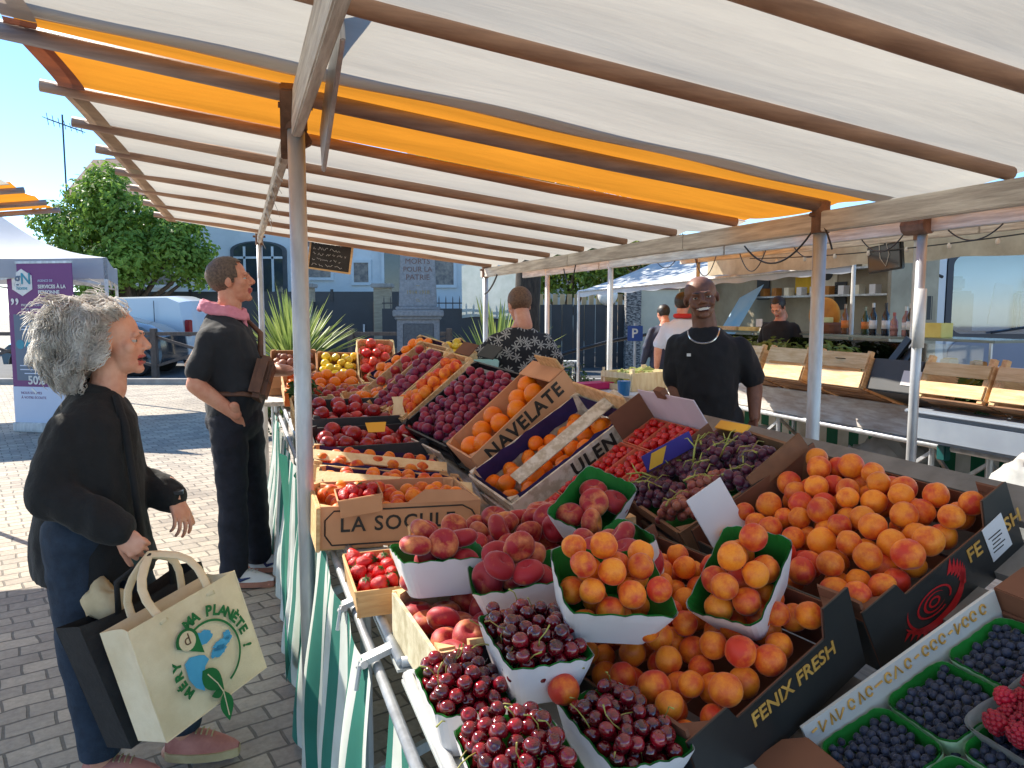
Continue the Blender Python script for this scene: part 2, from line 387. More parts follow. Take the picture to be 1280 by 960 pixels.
# ================================================================ ground
def paving_mat():
    m, nt, out = new_mat('stone_paving'); L = nt.links
    bs = N(nt, 'ShaderNodeBsdfPrincipled'); bs.inputs['Roughness'].default_value = .78
    tc = N(nt, 'ShaderNodeTexCoord'); mp = N(nt, 'ShaderNodeMapping'); mp.inputs['Rotation'].default_value = (0, 0, -R(36)); L.new(tc.outputs['Object'], mp.inputs['Vector'])
    wn = N(nt, 'ShaderNodeTexNoise', i_Scale=3.0, i_Detail=2); L.new(mp.outputs[0], wn.inputs['Vector'])
    wsub = N(nt, 'ShaderNodeVectorMath', operation='MULTIPLY_ADD'); wsub.inputs[1].default_value = (.06, .06, 0); L.new(wn.outputs['Color'], wsub.inputs[0]); L.new(mp.outputs[0], wsub.inputs[2])
    br = N(nt, 'ShaderNodeTexBrick', i_Scale=1.0); br.offset = .5
    br.inputs['Brick Width'].default_value = .165; br.inputs['Row Height'].default_value = .108; br.inputs['Mortar Size'].default_value = .0065; br.inputs['Mortar Smooth'].default_value = .35; br.inputs['Bias'].default_value = -.1
    br.inputs['Color1'].default_value = (.53, .455, .36, 1); br.inputs['Color2'].default_value = (.33, .285, .235, 1); br.inputs['Mortar'].default_value = (.19, .165, .13, 1)
    L.new(wsub.outputs[0], br.inputs['Vector'])
    n1 = N(nt, 'ShaderNodeTexNoise', i_Scale=1.1, i_Detail=6, i_Roughness=.7); L.new(mp.outputs[0], n1.inputs['Vector'])
    n2 = N(nt, 'ShaderNodeTexNoise', i_Scale=38, i_Detail=4, i_Roughness=.7); L.new(mp.outputs[0], n2.inputs['Vector'])
    r1 = ramp(nt, [(.28, (.58, .56, .55)), (.5, (.95, .94, .92)), (.72, (1.15, 1.12, 1.06))]); L.new(n1.outputs['Fac'], r1.inputs[0])
    r2 = ramp(nt, [(.3, (.78, .78, .78)), (.7, (1.1, 1.1, 1.1))]); L.new(n2.outputs['Fac'], r2.inputs[0])
    a = N(nt, 'ShaderNodeMix', data_type='RGBA', blend_type='MULTIPLY'); a.inputs['Factor'].default_value = 1; L.new(br.outputs['Color'], a.inputs['A']); L.new(r1.outputs['Color'], a.inputs['B'])
    b = N(nt, 'ShaderNodeMix', data_type='RGBA', blend_type='MULTIPLY'); b.inputs['Factor'].default_value = 1; L.new(a.outputs['Result'], b.inputs['A']); L.new(r2.outputs['Color'], b.inputs['B'])
    L.new(b.outputs['Result'], bs.inputs['Base Color'])
    iv = N(nt, 'ShaderNodeMath', operation='MULTIPLY_ADD', i_1=-1.0, i_2=1.0); L.new(br.outputs['Fac'], iv.inputs[0])
    ad = N(nt, 'ShaderNodeMath', operation='MULTIPLY_ADD', i_1=.35); L.new(n2.outputs['Fac'], ad.inputs[0]); L.new(iv.outputs[0], ad.inputs[2])
    bp = N(nt, 'ShaderNodeBump', i_Strength=.75, i_Distance=.012); L.new(ad.outputs[0], bp.inputs['Height']); L.new(bp.outputs['Normal'], bs.inputs['Normal'])
    L.new(bs.outputs[0], out.inputs['Surface'])
    return m
ASPHALT = M('asphalt', (.11, .108, .105), (.075, .074, .073), 3, .85, .3, 60)
EARTH = M('earth', (.16, .12, .08), (.09, .07, .045), 3, .95, .6)
mb = MB(); mb.grid(lambda a, b: (-160 + 320 * a, -60 + 320 * b, 0), 1, 1)
tag(mb.obj('ground', paving_mat()), kind='structure')
mb = MB(); mb.grid(lambda a, b: (-80 + 160 * a, 16.1 + 9.5 * b, .004), 1, 1)
tag(mb.obj('road', ASPHALT), kind='structure')
mb = MB(); mb.box((-13, 15.95, .05), (40, .2, .14)); mb.box((-12, 25.75, .05), (50, .2, .14))
tag(mb.obj('kerb', M('kerb_stone', (.36, .35, .33), (.25, .24, .23), 4, .85, .2)), kind='structure')

# ================================================================ trees and plants
def leaf_cloud(blobs, n, size, seed=1, droop=.3):
    """leaf faces scattered in the shells of several overlapping lobes"""
    r = random.Random(seed); mb = MB()
    tot = sum(b[1] ** 2 for b in blobs)
    for c, rad in blobs:
        for _ in range(int(n * rad ** 2 / tot)):
            d = Vector((r.gauss(0, 1), r.gauss(0, 1), r.gauss(0, 1))).normalized()
            q = rad * (r.random() ** .4) * (1 + .28 * mnoise.noise(d * 2.3 + Vector(c)))
            if mnoise.noise((Vector(c) + d * q) * (1.6 / rad) * 1.3) < -.22: continue
            p = Vector(c) + Vector((d.x, d.y, d.z * .85)) * q
            s = size * r.uniform(.6, 1.3)
            nrm = (d + Vector((r.uniform(-.8, .8), r.uniform(-.8, .8), r.uniform(-.2, 1)))).normalized()
            x = nrm.orthogonal().normalized(); x = Matrix.Rotation(r.uniform(0, 6.3), 3, nrm) @ x; y = nrm.cross(x)
            mb.add([p - x * s * .5, p + y * s * .28 + nrm * s * .06, p + x * s * .6 - nrm * s * droop * .3, p - y * s * .28 + nrm * s * .06], [(0, 1, 2, 3)])
    return mb
def tree(name, base, trunk_h, rt, blobs, n, size, label, seed, mat=None, bark=None, group=None):
    t = thing(name, WM(*base), label, 'tree', group)
    mb = MB(); r = random.Random(seed)
    pts = [(0, 0, -.05), (r.uniform(-.05, .05), 0, trunk_h * .5), (0, r.uniform(-.1, .1), trunk_h), (r.uniform(-.2, .2), 0, trunk_h * 1.5)]
    mb.tube(pts, [rt * 1.25, rt, rt * .85, rt * .5], 10)
    for c, rad in blobs:
        mid = Vector((0, 0, trunk_h * .8)).lerp(Vector(c), .5) + Vector((0, 0, -.15))
        mb.tube([(0, 0, trunk_h * .8), mid, c], [rt * .55, rt * .32, rt * .12], 6)
    mb.obj('trunk', bark or M('bark', (.13, .095, .065), (.06, .045, .03), 9, .9, .7, stretch=(3, 3, .6)), t, smooth=True)
    leaf_cloud(blobs, n, size, seed).obj('crown', mat or LEAF, t)
    return t
LEAFBRIGHT = M('leaf_bright', (.23, .36, .055), (.11, .21, .03), 1.2, .5, rand=.2, trans=.4)
tree('broadleaf_tree', (-13.2, 26.6, 0), 1.9, .22, [((0, 0, 4.1), 1.7), ((-1.6, .2, 4.3), 1.35), ((1.5, -.2, 3.6), 1.35), ((-.3, -.7, 5.2), 1.1), ((.9, .4, 4.7), 1.1), ((-2.1, -.2, 3.4), 1.0), ((2.2, .2, 2.9), .8), ((-1.3, 0, 5.4), .9), ((-2.6, .1, 4.6), .9), ((-.6, -.2, 6.0), .7), ((1.9, -.1, 4.3), .8), ((2.5, -.1, 3.5), .6), ((.4, -1.2, 3.1), 1.1), ((-.8, -.9, 2.6), 1.0)], 21000, .19, 'round green tree above the white van and pop-up tent', 3, LEAFBRIGHT)
g = 'trees behind the black fence'
tree('broadleaf_tree', (1.7, 23.2, 0), 1.6, .16, [((0, 0, 2.8), 1.1), ((-1, .2, 2.6), .9), ((.9, .1, 3.1), 1.0), ((.2, -.4, 3.7), .9)], 5200, .17, 'green tree just right of the dark trunk, over the black fence', 5, LEAFBRIGHT, group=g)
tree('broadleaf_tree', (4.1, 23.8, 0), 1.6, .16, [((0, 0, 2.9), 1.2), ((-1, 0, 2.5), .9), ((1.1, .1, 3.0), 1.0), ((.3, -.4, 3.6), .9)], 5200, .17, 'yellow-green tree whose leaves show above the vendor and the blue-white awning', 6, M('leaf_yellow', (.20, .24, .03), (.10, .15, .02), 1.2, .5, trans=.4), group=g)
tree('broadleaf_tree', (6.8, 24.4, 0), 1.6, .16, [((0, 0, 2.9), 1.1), ((-1, 0, 3.1), .9), ((1, .1, 2.7), .9)], 4200, .17, 'tree rising behind the pale wall at the right end of the fence', 8, LEAFBRIGHT, group=g)
# dark trunk of a tree beside the man in the palm shirt
t = thing('plane_tree', WM(.3, 14.1), 'tree with a dark bare trunk behind the man in the palm shirt', 'tree')
mb = MB(); mb.tube([(0, 0, -.05), (.02, 0, .6), (-.03, 0, 1.5), (.02, 0, 2.5), (-.2, 0, 3.6)], [.33, .25, .23, .24, .17], 12); mb.tube([(.02, 0, 2.3), (.5, .1, 3.0), (1.1, 0, 3.8)], [.17, .13, .09], 8); mb.tube([(-.02, 0, 2.5), (-.6, -.1, 3.3), (-1.2, 0, 4.0)], [.16, .12, .08], 8)
mb.obj('trunk', M('bark_dark', (.075, .055, .04), (.03, .022, .016), 7, .9, .8, stretch=(3, 3, .7)), t, smooth=True)
leaf_cloud([((0, 0, 4.6), 1.3), ((1.2, 0, 4.4), 1.1), ((-1.2, 0, 4.6), 1.2), ((.9, .4, 3.5), .55), ((1.5, .3, 3.1), .5)], 3800, .17, 12).obj('crown', LEAFBRIGHT, t)

def blade_plant(mw, n, L, label, seed, wid=.07, spread=1.0):
    t = thing('yucca_plant', mw, label, 'plant'); r = random.Random(seed)
    mb = MB()
    for i in range(n):
        a = 2 * PI * i / n * 7.3; tl = r.uniform(.08, .95) * spread; l = L * r.uniform(.75, 1.1)
        d = Vector((math.cos(a) * math.sin(tl), math.sin(a) * math.sin(tl), math.cos(tl))); s = d.cross(Vector((0, 0, 1))).normalized()
        if s.length < .1: s = Vector((1, 0, 0))
        k = 6; o = len(mb.v)
        for j in range(k + 1):
            f = j / k; p = Vector((0, 0, .15)) + d * l * f + Vector((0, 0, -1)) * (l * .25 * f * f * math.sin(tl)); ww = wid * (1 - f ** 2.2) * (.5 + min(1, f * 4) * .5) + .003
            nn = s.cross(d)
            mb.v += [tuple(p - s * ww / 2), tuple(p - nn * ww * .22), tuple(p + s * ww / 2)]
        for j in range(k):
            for q in (0, 1):
                x = o + j * 3 + q; mb.f.append((x, x + 1, x + 4, x + 3)); mb.m.append(0)
    mb.obj('leaves', M('yucca_leaf', (.40, .46, .13), (.20, .28, .07), 2, .5, trans=.35), t, smooth=True)
    s = MB(); s.tube([(0, 0, -.02), (0, 0, .22)], [.09, .07], 8); s.obj('stem', MATS['bark'], t)
    return t
blade_plant(WM(-3.75, 13.0, .28), 150, 1.55, 'spiky yellow-green yucca behind the second post, left of the monument', 2, .085)
blade_plant(WM(-.25, 12.0, .2), 80, 1.5, 'spiky yucca between the monument and the man in the palm shirt', 4, .085, 1.1)
def bush(mw, rad, label, seed, n=900, size=.07, mat=None, sq=.75):
    t = thing('shrub', mw, label, 'shrub')
    mb = leaf_cloud([((0, 0, rad * sq), rad), ((rad * .7, 0, rad * .55), rad * .6), ((-rad * .7, 0, rad * .55), rad * .65)], n, size, seed)
    mb.obj('foliage', mat or LEAF, t)
    s = MB()
    for k in range(5): s.tube([(0, 0, -.02), (math.cos(k * 1.3) * rad * .5, math.sin(k * 1.3) * rad * .5, rad)], [.012, .006], 5)
    s.obj('stem', MATS['bark'], t)
bush(WM(-2.95, 9.3, .1), .36, 'low dark green shrub at the end of the stall, right of the standing man', 3, 1500, .06)
bush(WM(-3.3, 11.6, .1), .55, 'loose flowering shrub below the left yucca', 9, 1800, .06, M('shrub_mixed', (.22, .24, .08), (.10, .16, .04), 8, .6, trans=.3))
bush(WM(-3.0, 12.6, .35), .34, 'small grey-green shrub at the foot of the left yucca, beside the lemons', 15, 700, .06)
bush(WM(1.0, 13.4, .0), .42, 'grassy shrub behind the orange crate, right of the palm-shirt man', 19, 900, .07)
# planted bed around the monument
mb = MB(); mb.box((-1.9, 12.9, .1), (4.6, 3.4, .24))
tag(mb.obj('flower_bed', EARTH, bevel=.02), kind='structure')
mb = MB(); mb.box((-1.9, 11.14, .09), (4.9, .12, .3)); mb.box((-4.3, 12.9, .09), (.12, 3.4, .3)); mb.box((.5, 12.9, .09), (.12, 3.4, .3))
tag(mb.obj('kerb', MATS['kerb_stone'], bevel=.015), kind='structure')

# ================================================================ war memorial
GRANITE = M('grey_granite', (.33, .335, .35), (.23, .235, .25), 22, .7, .15, detail=8)
GRANITED = M('dark_granite', (.15, .16, .17), (.10, .105, .115), 25, .6, .1)
t = thing('war_memorial', WM(-1.77, 14.35, 0, 8), 'grey stone obelisk memorial with carved inscription on a square pedestal', 'monument')
b = MB(); b.box((0, 0, .3), (1.15, 1.15, .4)); b.box((0, 0, .94), (.78, .78, .9)); b.box((0, 0, 1.41), (.86, .86, .05)); b.box((0, 0, 1.5), (.93, .93, .12)); b.box((0, 0, 1.59), (.82, .82, .06))
b.obj('pedestal', GRANITE, t, bevel=.015)
b = MB(); b.box((0, 0, 2.97), (.70, .70, 2.7), taper=(.70, .70)); b.box((0, 0, 4.42), (.49, .49, .2), taper=(.1, .1)); b.obj('shaft', GRANITE, t, bevel=.012)
b = MB(); b.box((0, -.392, .98), (.56, .02, .66)); b.obj('plaque', GRANITED, t, bevel=.02)
GILT = M('faded_red_letters', (.22, .12, .10), (.16, .09, .08), 20, .6); GOLD = M('gold_letters', (.40, .31, .16), (.3, .22, .1), 20, .45, metal=.3)
for k, (s_, sz, mt) in enumerate((('MORTS', .14, GILT), ('POUR LA', .13, GILT), ('PATRIE', .14, GILT), ('~', .12, GOLD), ('1914 1918', .10, GOLD), ('CL', .07, GOLD))):
    zz = 2.44 - k * .145 + (.02 if k > 3 else 0)
    yy = -.35 + (zz - 1.62) / 2.7 * .105
    text(s_, sz, mt, t, frame_mat((0, yy - .004, zz), (1, 0, 0), (0, .04, 1)), 'inscription', depth=.002)

# ================================================================ far buildings and fences
PLASTER = M('blue_grey_plaster', (.66, .70, .72), (.57, .61, .63), 1.2, .85, .1)
RUBBLE = M('rubble_stone', (.36, .31, .26), (.15, .14, .14), 5, .85, .6, 9, detail=6)
TRIM = M('pale_trim', (.66, .70, .72), (.58, .62, .64), 2, .7)
GLASSDARK = M('dark_window', (.03, .04, .05), (.05, .065, .08), 1, .08, spec=.8)
b_ = thing('town_house', WM(-8.2, 31.6), 'blue-grey house with rubble stone panels and a dark arched doorway', 'building')
m = MB(); m.box((0, 2.5, 3.1), (19, 5, 6.3)); m.obj('wall', PLASTER, b_)
m = MB(); m.prism([(-9.8, -.4), (9.8, -.4), (9.8, 2.6), (-9.8, 2.6)], .2, mat=Matrix.Translation((0, -.1, 6.25)) @ Matrix.Rotation(R(38), 4, 'X')); m.prism([(-9.8, -.4), (9.8, -.4), (9.8, 3.0), (-9.8, 3.0)], .2, mat=Matrix.Translation((0, 5.1, 6.25)) @ Matrix.Rotation(R(180), 4, 'Z') @ Matrix.Rotation(R(38), 4, 'X')); m.obj('roof', M('roof_tile', (.22, .12, .08), (.15, .08, .06), 9, .8, .4), b_)
for (x0, x1, z0, z1) in ((-7.3, -5.9, 4.0, 5.3), (-5.4, -4.5, 2.9, 3.9), (-6.9, -5.7, 2.6, 3.55), (-.55, .75, 2.9, 3.75), (-.55, .75, 4.15, 4.75), (1.7, 2.3, 2.7, 3.5), (4.9, 5.8, 2.6, 3.7)):
    m = MB(); m.box(((x0 + x1) / 2, -.02, (z0 + z1) / 2), (x1 - x0, .08, z1 - z0)); p_ = m.obj('stone_panel', RUBBLE, b_)
    m = MB()
    for a_, c_, w_, h_ in (((x0 + x1) / 2, z0 - .06, x1 - x0 + .24, .12), ((x0 + x1) / 2, z1 + .06, x1 - x0 + .24, .12), (x0 - .06, (z0 + z1) / 2, .12, z1 - z0), (x1 + .06, (z0 + z1) / 2, .12, z1 - z0)): m.box((a_, -.03, c_), (w_, .14, h_))
    m.obj('frame', TRIM, p_)
arc = [(1.15 * math.cos(PI * k / 14), 4.0 + .38 * math.sin(PI * k / 14)) for k in range(15)]
MY = lambda y: Matrix(((1, 0, 0, 0), (0, 0, 1, y), (0, 1, 0, 0), (0, 0, 0, 1)))
m = MB(); m.prism([(x - 2.2, z) for x, z in [(1.15, 0)] + arc + [(-1.15, 0)]], .1, mat=MY(-.09)); dr = m.obj('doorway', M('dark_frame', (.06, .07, .08), (.08, .09, .10), 3, .5), b_)
m = MB(); m.prism([(x * .86 - 2.2, .1 + z * .965) for x, z in [(1.15, 0)] + arc + [(-1.15, 0)]], .03, mat=MY(-.13)); m.obj('pane', GLASSDARK, dr)
m = MB()
for x in (-2.75, -2.2, -1.6): m.box((x, -.15, 2.1), (.09, .05, 4.1))
m.box((-2.2, -.15, 3.7), (2, .05, .09)); m.obj('mullion', TRIM, dr)
for x in (3.3, 4.2): 
    m = MB(); m.box((x, -.03, 3.3), (.7, .1, 2.2)); wn_ = m.obj('window', GLASSDARK, b_)
    m = MB(); m.box((x - .4, -.05, 3.3), (.12, .14, 2.4)); m.box((x + .4, -.05, 3.3), (.12, .14, 2.4)); m.box((x, -.05, 4.45), (.7, .14, .12)); m.obj('frame', TRIM, wn_)
b_ = thing('tiled_house', WM(1.0, 33), 'far house with a tiled roof right of the memorial', 'building')
m = MB(); m.box((0, 2, 1.6), (9, 4, 3.3)); m.obj('wall', M('cream_render', (.6, .57, .5), (.5, .47, .42), 2, .85), b_)
m = MB(); m.prism([(-4.8, -.3), (4.8, -.3), (4.8, 3.0), (-4.8, 3.0)], .15, mat=Matrix.Translation((0, 0, 3.2)) @ Matrix.Rotation(R(35), 4, 'X')); m.obj('roof', M('roof_tile_pale', (.42, .27, .2), (.32, .2, .15), 3, .8, .5, stretch=(1, 1, 12)), b_)
m = MB(); m.box((-2.3, -.05, 2.3), (.9, .06, 1.0)); m.obj('window', GLASSDARK, b_)
# antenna on a roof behind the tree
t = thing('tv_antenna', WM(-16.5, 28.7), 'thin television aerial on a mast above the tree', 'antenna')
m = MB(); m.tube([(0, 0, 0), (0, 0, 8.7)], .03, 6); m.obj('mast', BLACKMETAL, t)
m = MB(); m.tube([(-.55, 0, 8.55), (.7, 0, 8.1)], .022, 5)
for k in range(7):
    f = k / 6; c = Vector((-.55, 0, 8.55)).lerp(Vector((.7, 0, 8.1)), f); m.tube([c + Vector((0, -.3 + .1 * f, .0)), c + Vector((0, .3 - .1 * f, .0))], .014, 5); m.tube([c + Vector((-.03, 0, .22 - .12 * f)), c + Vector((.03, 0, -.22 + .12 * f))], .012, 5)
m.obj('boom', BLACKMETAL, t)
# black metal fence below the house
FENCEBLK = M('anthracite_sheet', (.035, .042, .05), (.028, .033, .04), 2, .5)
t = thing('metal_fence', WM(-10.2, 28.4), 'tall dark sheet metal fence in front of the blue-grey house', 'fence')
for k in range(8): m = MB(); m.box((-6.1 + k * 1.75, 0, 1.12), (1.72, .06, 2.25)); m.obj('panel', FENCEBLK, t)
for k in range(9): m = MB(); m.box((-6.98 + k * 1.75, -.02, 1.16), (.09, .1, 2.34)); m.obj('post', BLACKMETAL, t)
BRICKY = M('yellow_brick', (.42, .36, .26), (.28, .24, .17), 3, .85, .5, 14, stretch=(1, 1, 7))
for k, (x, lb) in enumerate(((-3.75, 'pale brick gate pillar with a flat cap just left of the memorial'), (-6.0, 'pale brick gate pillar hidden behind the left yucca'))):
    t = thing('gate_pillar', WM(x, 22.2), lb, 'pillar', None); m = MB(); m.box((0, 0, 1.1), (.46, .46, 2.2)); m.obj('shaft', BRICKY, t, bevel=.01); m = MB(); m.box((0, 0, 2.26), (.6, .6, .12)); m.obj('cap', MATS['kerb_stone'], t, bevel=.02)
t = thing('metal_gate', WM(-4.9, 22.2), 'dark sheet metal gate between the two brick pillars', 'gate'); m = MB(); m.box((0, 0, .95), (1.75, .05, 1.7)); m.obj('panel', FENCEBLK, t); m = MB(); m.box((.6, -.05, 1.0), (.05, .06, .3)); m.obj('handle', STEEL, t)
# fence behind the memorial with spiked bars on top
t = thing('railing_fence', WM(-1.5, 20), 'dark low fence with spiked bars along its top behind the memorial', 'fence')
m = MB(); m.box((0.1, 0, .8), (4.0, .06, 1.6)); m.obj('panel', FENCEBLK, t)
for k in range(22): m = MB(); x = -1.85 + k * .18; m.tube([(x, 0, 1.58), (x, 0, 1.85), (x, 0, 1.93)], [.014, .014, .002], 6); m.obj('bar', BLACKMETAL, t)
m = MB(); m.box((.1, 0, 1.74), (4.0, .03, .03)); m.obj('rail', BLACKMETAL, t)
m = MB(); m.grid(lambda a, b: (-.55 * 2 + 1.1 * a * 1.7 + .35, -.05 + .03 * math.sin(a * 9 + b * 5), 1.35 + 1.35 * b + .04 * math.sin(a * 7)), 14, 8)
o = m.obj('plastic_sheet', M('white_plastic_sheet', (.62, .66, .62), (.5, .55, .5), 3, .4, .4, 6, trans=.4), mw=WM(-.55, 19.9), smooth=True); tag(o, 'white plastic sheet tied over the fence beside the dark tree trunk', 'sheet')
# black boarded fence on the right
t = thing('board_fence', WM(3.2, 20.6), 'black vertical board fence below the hedge on the far side', 'fence')
for k in range(15): m = MB(); m.box((-3.2 + k * .3, 0, .85 + .006 * (k % 3)), (.285, .04 + .006 * (k % 2), 1.7)); m.obj('board', FENCEBLK, t)
t = thing('picket_fence', WM(2.2, 21.2), 'pale picket fence seen above the black boards', 'fence')
for k in range(16): m = MB(); m.box((-1.6 + k * .2, 0, 1.35), (.13, .025, 1.3)); m.obj('picket', M('pale_picket', (.6, .42, .22), (.48, .33, .17), 3, .7), t)
t = thing('courtyard_wall', WM(8.0, 20.4), 'pale rendered wall with a red tile coping and a brick end', 'wall')
m = MB(); m.box((0, 0, 1.05), (9.2, .3, 2.1)); m.obj('render', M('pale_render', (.58, .54, .42), (.47, .44, .35), 1.5, .9, .2), t)
m = MB(); m.box((0, 0, 2.16), (9.3, .44, .1)); m.obj('coping', M('red_coping', (.42, .2, .15), (.3, .15, .11), 4, .8, .3), t)
m = MB(); m.box((-4.78, -.02, 1.15), (.4, .36, 2.3)); m.obj('brick_end', M('mixed_brick', (.34, .32, .3), (.05, .05, .055), 5, .85, .5, 9, stretch=(2, 2, 6), lo=.45, hi=.55), t)
t = thing('street_lamp', WM(2.45, 19.6), 'white globe lamp on a post in front of the brick end of the wall', 'lamp')
m = MB(); m.tube([(0, 0, 0), (0, 0, 1.7)], .04, 8); m.obj('pole', BLACKMETAL, t); m = MB(); m.ell((0, 0, 1.95), (.26, .26, .28)); m.obj('globe', M('frosted_globe', (.8, .78, .74), (.76, .74, .7), 2, .3), t, smooth=True)
t = thing('parking_sign', WM(2.1, 13.0), 'blue square parking sign with a white P on a pole', 'sign')
m = MB(); m.tube([(0, .02, 0), (0, .02, 1.34)], .025, 8); m.obj('pole', STEEL, t); m = MB(); m.box((0, -.02, 1.16), (.26, .02, .26)); m.obj('plate', M('sign_blue', (.02, .08, .32), (.02, .07, .28), 2, .4), t, bevel=.006)
text('P', .22, PAINTWHITE, t, frame_mat((-.01, -.034, 1.155), (1, 0, 0), (0, 0, 1)), 'lettering', bold=.004)
t = thing('bollard', WM(1.05, 12.1), 'black bollard with a round knob left of the white post', 'bollard'); m = MB(); m.lathe([(.05, 0), (.05, .5), (.035, .55), (.045, .6), (.06, .66), (.04, .72), (0, .74)], 12); m.obj('post', BLACKMETAL, t, smooth=True)
t = thing('bollard', WM(.75, 12.2), 'short black bollard left of the round-knobbed one', 'bollard'); m = MB(); m.lathe([(.05, 0), (.05, .42), (.06, .48), (.04, .56), (0, .58)], 12); m.obj('post', BLACKMETAL, t, smooth=True)
m = MB(); m.tube([(-1.2, 0, .55), (-.4, 0, .8), (.35, 0, 1.0), (1.0, 0, 1.12)], .03, 8); o = m.obj('barrier_pole', BLACKMETAL, mw=WM(1.4, 13.6), smooth=True); tag(o, 'slanting dark barrier pole in front of the black boards', 'barrier')
m = MB(); m.box((0, 0, .5), (1.1, .3, .12)); m.box((-.5, 0, .22), (.1, .28, .45)); m.box((.5, 0, .22), (.1, .28, .45)); o = m.obj('bench', PAINTWHITE, mw=WM(.75, 15.0), bevel=.01); tag(o, 'white bench before the black board fence', 'bench')

# ================================================================ left: railing, van, car, tent, banner, awning
WOODFENCE = M('grey_brown_wood', (.13, .10, .085), (.08, .065, .055), 6, .8, .3, stretch=(4, 4, 1))
t = thing('wooden_railing', WM(-8.0, 17.0), 'low dark wooden railing with crossed bars along the road edge', 'railing')
for k in range(6): m = MB(); m.box((-4.4 + k * 2.2, 0, .57), (.13, .13, 1.16)); m.obj('post', WOODFENCE, t, bevel=.01)
for k in range(5):
    x0, x1 = -4.4 + k * 2.2 + .07, -2.2 + k * 2.2 - .07
    m = MB(); m.bar((x0, 0, 1.03), (x1, 0, 1.03), .07, .08); m.obj('rail', WOODFENCE, t)
    m = MB(); m.bar((x0, -.02, .32), (x1, -.02, .95), .04, .06); m.bar((x0, .03, .95), (x1, .03, .32), .04, .06); m.obj('brace', WOODFENCE, t)
def wheel(parent, x, y, r, side, w=.2):
    m = MB(); m.lathe([(r * .62, -w / 2), (r * .9, -w / 2), (r, -w / 2 + .04), (r, w / 2 - .04), (r * .9, w / 2), (r * .62, w / 2)], 24)
    mw = Matrix.Translation((x, y, r)) @ Matrix.Rotation(R(90), 4, 'X')
    wo_ = m.obj('wheel', M('tyre_rubber', (.015, .015, .016), None, 8, .8), parent, mw, autosm=35)
    m = MB(); m.lathe([(.02, w / 2 - .02), (r * .14, w / 2 - .01), (r * .15, w / 2 - .04)], 12)
    for k in range(8): a = k * PI / 4; m.bar((r * .1 * math.cos(a), r * .1 * math.sin(a), side * (w / 2 - .03)), (r * .6 * math.cos(a), r * .6 * math.sin(a), side * (w / 2 - .03)), .05, .03)
    m.lathe([(r * .55, -w / 2 + .01), (r * .64, -w / 2 + .005), (r * .64, w / 2 - .005), (r * .55, w / 2 - .01)], 24)
    m.obj('rim', M('alloy', (.5, .5, .52), (.42, .42, .44), 6, .35, metal=.7), wo_, autosm=30)
def vehicle(name, mw, prof, width, mat, label, cat, windows, wheels, wr, inset=.12):
    """side profile (x,z) swept across the width with tucked-in upper body"""
    t = thing(name, mw, label, cat)
    m = MB(); ny = 8; n = len(prof); zmax = max(z for x, z in prof)
    for j in range(ny + 1):
        y = -1 + 2 * j / ny
        for x, z in prof:
            tuck = inset * max(0, (z - .9) / max(.1, zmax - .9)) ; ww = width / 2 - tuck
            e = 1 - .06 * abs(y) ** 4
            m.v.append((x * e, y * ww, z - .05 * abs(y) ** 4 * (z > .6)))
    for j in range(ny):
        for i in range(n):
            a = j * n + i; b = j * n + (i + 1) % n; m.f.append((a, b, b + n, a + n)); m.m.append(0)
    m.f.append(tuple(reversed(range(n)))); m.f.append(tuple(ny * n + i for i in range(n))); m.m += [0, 0]
    body = m.obj('body', mat, t, autosm=32)
    for k, (poly, yy) in enumerate(windows):
        m = MB(); m.prism(poly, .012, mat=Matrix(((1, 0, 0, 0), (0, 0, -1, yy), (0, 1, 0, 0), (0, 0, 0, 1)))); m.obj('window', GLASSDARK, t)
    for x in wheels:
        for sd in (-1, 1): wheel(t, x, sd * (width / 2 - .1), wr, sd)
    return t
VANW = M('van_white', (.72, .74, .76), (.7, .72, .74), 1, .25, coat=.5)
prof = [(-2.1, .35), (-2.15, .8), (-2.05, 1.0), (-1.2, 1.15), (-.55, 1.78), (-.2, 1.9), (1.6, 1.93), (1.95, 1.8), (2.1, 1.2), (2.15, .6), (2.1, .35)]
t = vehicle('white_van', WM(-10.35, 20.7, 0, -6), prof, 1.75, VANW, 'white panel van parked beyond the wooden railing, seen from the side', 'van', [([(-1.1, 1.2), (-.5, 1.7), (-.15, 1.75), (-.15, 1.2)], -.845)], (-1.35, 1.3), .32)
m = MB(); m.box((2.06, -.74, 1.1), (.12, .2, .42)); m.obj('tail_light', M('red_lens', (.5, .03, .03), None, 3, .25), t, bevel=.02)
m = MB(); m.box((0, -.885, .62), (4.0, .03, .1)); m.obj('side_trim', PLASTICBLACK, t, bevel=.01)
m = MB(); m.box((1.2, -.86, 1.25), (.012, .02, 1.1)); m.box((.1, -.86, 1.25), (.012, .02, 1.1)); m.obj('door_seam', MATS['dark_frame'], t)
CARB = M('car_dark_paint', (.03, .035, .042), (.035, .04, .048), 1, .2, coat=.8)
prof = [(-1.9, .3), (-1.95, .65), (-1.75, .8), (-.95, .92), (-.3, 1.36), (.6, 1.42), (1.45, 1.2), (1.9, .95), (1.95, .5), (1.9, .3)]
t = vehicle('dark_car', WM(-10.1, 18.6, 0, 3), prof, 1.7, CARB, 'dark grey car parked behind the railing in front of the white van', 'car', [([(-.85, .95), (-.3, 1.3), (.5, 1.34), (1.2, 1.15), (1.2, .95)], -.81)], (-1.25, 1.25), .31, .18)
for x in (-1.25, 1.25):
    m = MB(); m.tube([(x + .39 * math.cos(a), -.856, .31 + .39 * math.sin(a)) for a in [PI * k / 12 for k in range(13)]], .03, 6); m.obj('wheel_arch', PLASTICBLACK, t)
